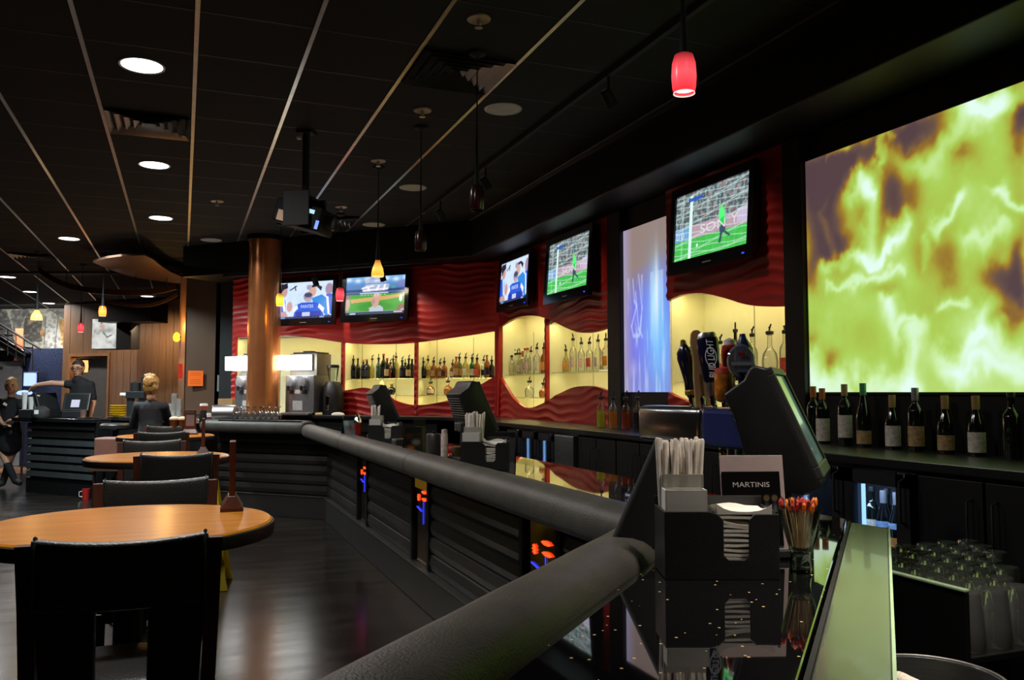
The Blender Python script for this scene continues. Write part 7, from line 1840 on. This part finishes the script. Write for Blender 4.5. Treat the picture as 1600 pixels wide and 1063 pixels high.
blob('hair', [(hc+ZU*.062-f_*.012, .098, hc+ZU*.05-f_*.03, .094), (hc+ZU*.075-f_*.02, .082, hc+ZU*.03-f_*.055, .075), (hc+ZU*.115+f_*.035, .040, hc+ZU*.115-f_*.05, .05), (hc-f_*.045+ZU*.02, .088, hc-f_*.05-ZU*.04, .066)], mat('dark_hair', (.030, .018, .012), .7, bump=.5, bscale=60), person, .012)
face(person, hc, fv, 1.05, True)
blob('beard_shadow', [(hc-ZU*.085*1.05+f_*.065, .028, hc-ZU*.095+f_*.02, .03)], mat('stubble', (.26, .15, .11), .8), person, .012)
# -- the woman standing at the left edge, legs crossed
D = 13.2
wh = pp(17.5, 604.5); fv = -CF*.92+CR*.38
sl_, sr_ = pp(0, 627), pp(31, 628)
waist = pp(15, 655); hipw = pp(16, 672)
e1_, h1_ = pp(36, 648, -.05), pp(21, 656, -.22)
e2_, h2_ = pp(-6, 648, -.02), pp(5, 663, -.20)
kl, kr = pp(3, 708, -.06), pp(20, 708, .02)
fl, fr_ = pp(24, 752, -.02), pp(4, 755, .06)
fl.z = max(fl.z, .075); fr_.z = .075
person2 = blob('person', head_caps(wh, fv, .97)+[(sl_, .050, sr_, .050), (sl_.lerp(sr_, .5)-ZU*.05, .115, waist, .10, (1.15, .8, 1)), (waist, .10, hipw, .125, (1.15, .85, 1)), (sl_, .05, e2_, .04), (e2_, .04, h2_, .026), (sr_, .05, e1_, .04), (e1_, .04, h1_, .026),
    (hipw-CR*.07, .09, kl, .058), (kl, .055, fl+ZU*.03, .04), (hipw+CR*.07, .09, kr, .058), (kr, .055, fr_+ZU*.03, .04), (fl, .04, fl+CR*.08-CF*.05-ZU*.02, .035), (fr_, .04, fr_-CF*.12-ZU*.02, .035)]
    + hand(h1_, -CR*.9-ZU*.25-CF*.2, ZU, 1, 1.0)+hand(h2_, CR*.9-ZU*.05-CF*.2, ZU, -1, 1.0), mat('skin_light', (.58, .31, .20), .5, var=.05))
tag(person2, 'woman in black top and skirt standing with crossed legs and boots', 'person')
blob('top', [(sl_, .062, sr_, .062), (sl_.lerp(sr_, .5)-ZU*.04, .125, waist, .115, (1.2, .85, 1)), (waist, .115, hipw, .135, (1.15, .88, 1)), (sl_, .062, sl_.lerp(e2_, .55), .055), (sr_, .062, sr_.lerp(e1_, .55), .055)], CLOTHB, person2)
blob('skirt', [(hipw+ZU*.10, .13, hipw-ZU*.06, .155, (1.15, .9, 1)), (hipw-ZU*.06, .155, hipw-ZU*.24, .165, (1.12, .85, 1))], CLOTHB, person2)
blob('boots', [(kl.lerp(fl, .42), .062, fl, .052), (fl, .052, fl+CR*.11-CF*.07-ZU*.025, .042), (kr.lerp(fr_, .42), .062, fr_, .052), (fr_, .052, fr_-CF*.15-ZU*.025, .042)], CLOTHB, person2)
f_ = Vector(fv).normalized()
BLONDE = mat('blonde_hair', (.46, .28, .10), .6, var=.4, scale=30, bump=.5, bscale=60)
blob('hair', [(wh+ZU*.075-f_*.03, .085, wh+ZU*.02-f_*.05, .08), (wh+ZU*.085+f_*.045-CR*.02, .045, wh+ZU*.05+f_*.06-CR*.065, .028), (wh+CR*.075-f_*.01+ZU*.02, .035, wh+CR*.075-f_*.01-ZU*.07, .028), (wh-CR*.08-f_*.02+ZU*.02, .030, wh-CR*.075-f_*.02-ZU*.04, .024)], BLONDE, person2, .012)
face(person2, wh, fv, .97)
obj('name_badge', MB().box(-.03, .03, -.006, .006, -.018, .018, Matrix.Translation(pp(8, 632, -.135)) @ Matrix.Rotation(-YAW, 4, 'Z') @ Matrix.Rotation(R(30), 4, 'Y')), PAPERW, person2)
obj('wristband', MB().lathe([(.036, -.012), (.036, .012)], 14, M=Matrix.Translation(h1_+CR*.05)@Matrix.Rotation(R(90), 4, 'Y')), mat('orange_band', (.6, .3, .06), .5), person2)
# -- the seated woman seen from behind
D = 10.4
gh = pp(237, 604); fv = CF
sl_, sr_ = pp(217, 636), pp(256, 636)
ms = sl_.lerp(sr_, .5); seatz = .80
hp = Vector((ms.x, ms.y, seatz+.08))-CF*.03
e1_, h1_ = pp(264, 661, .16), pp(283, 663, .34)
e2_, h2_ = pp(208, 664, .16), pp(222, 664, .36)
person3 = blob('person', head_caps(gh, fv, .92)+[(sl_, .052, sr_, .052), (ms-ZU*.05, .115, Vector((ms.x, ms.y, 1.12)), .105, (1.2, .8, 1)), (Vector((ms.x, ms.y, 1.12)), .105, hp, .13, (1.2, .9, 1)), (sl_, .05, e2_, .042), (e2_, .042, h2_, .028), (sr_, .05, e1_, .042), (e1_, .042, h1_, .028),
    (hp-CR*.09, .085, hp-CR*.10+CF*.40, .06), (hp-CR*.10+CF*.40, .058, hp-CR*.10+CF*.38-ZU*.42, .045), (hp+CR*.09, .085, hp+CR*.10+CF*.40, .06), (hp+CR*.10+CF*.40, .058, hp+CR*.10+CF*.38-ZU*.42, .045)]
    + hand(h1_, CF*.5+CR*.9-ZU*.05, ZU, 1)+hand(h2_, CF*.9+CR*.3, ZU, -1), SKIN)
tag(person3, 'seated woman with a blonde bun in a black top, back turned', 'person')
blob('top', [(sl_, .066, sr_, .066), (ms-ZU*.03, .125, Vector((ms.x, ms.y, 1.12)), .118, (1.25, .85, 1)), (Vector((ms.x, ms.y, 1.12)), .118, hp, .142, (1.2, .9, 1)), (sl_, .064, e2_, .054), (e2_, .054, e2_.lerp(h2_, .6), .042), (sr_, .064, e1_, .054), (e1_, .054, e1_.lerp(h1_, .5), .042)], CLOTHB, person3)
blob('trousers', [(hp-CR*.09, .10, hp-CR*.10+CF*.40, .072), (hp-CR*.10+CF*.40, .07, hp-CR*.10+CF*.38-ZU*.40, .056), (hp+CR*.09, .10, hp+CR*.10+CF*.40, .072), (hp+CR*.10+CF*.40, .07, hp+CR*.10+CF*.38-ZU*.40, .056)], CLOTHB, person3, .014)
gold = mat('golden_hair', (.42, .22, .055), .5, var=.5, scale=40, bump=.8, bscale=70)
cap_ = [(gh+ZU*.055-CF*.02, .098, gh-ZU*.01-CF*.03, .092), (gh-ZU*.02-CF*.03, .085, gh-ZU*.06-CF*.02, .065)]
bun = [(gh+ZU*.055-CF*.11+CR*.012*math.cos(a)+Vector((0, 0, 0)), .03, gh+ZU*.055-CF*.11+CR*.04*math.cos(a)+ZU*.04*math.sin(a), .026) for a in [2*math.pi*k/7 for k in range(7)]]
tuft = [(gh+ZU*.12-CF*.06+CR*.02*k, .022, gh+ZU*(.165-.01*abs(k))-CF*.05+CR*.035*k, .010) for k in (-2, -1, 0, 1, 2)]
blob('hair', cap_+bun+tuft, gold, person3, .009, smooth_it=2)
t = thing('bar_stool', 'bar stool under the seated woman', 'stool', (hp.x, hp.y, 0))
tag(t, 'black padded bar stool under the seated woman', 'stool')
obj('seat', MB().lathe([(.001, seatz-.13), (.18, seatz-.13), (.20, seatz-.11), (.20, seatz-.07), (.17, seatz-.052), (.001, seatz-.05)], 24), CHAIRL, t, smooth=True)
for sx in (-1, 1):
    for sy in (-1, 1): obj('leg', MB().tube([(sx*.20, sy*.20, 0), (sx*.13, sy*.13, seatz-.13)], .015, 8), DWOOD, t, smooth=True)
obj('foot_ring', MB().tube([(.17*math.cos(a), .17*math.sin(a), .28) for a in [2*math.pi*k/24 for k in range(25)]], .009, 6), STEEL, t, smooth=True)
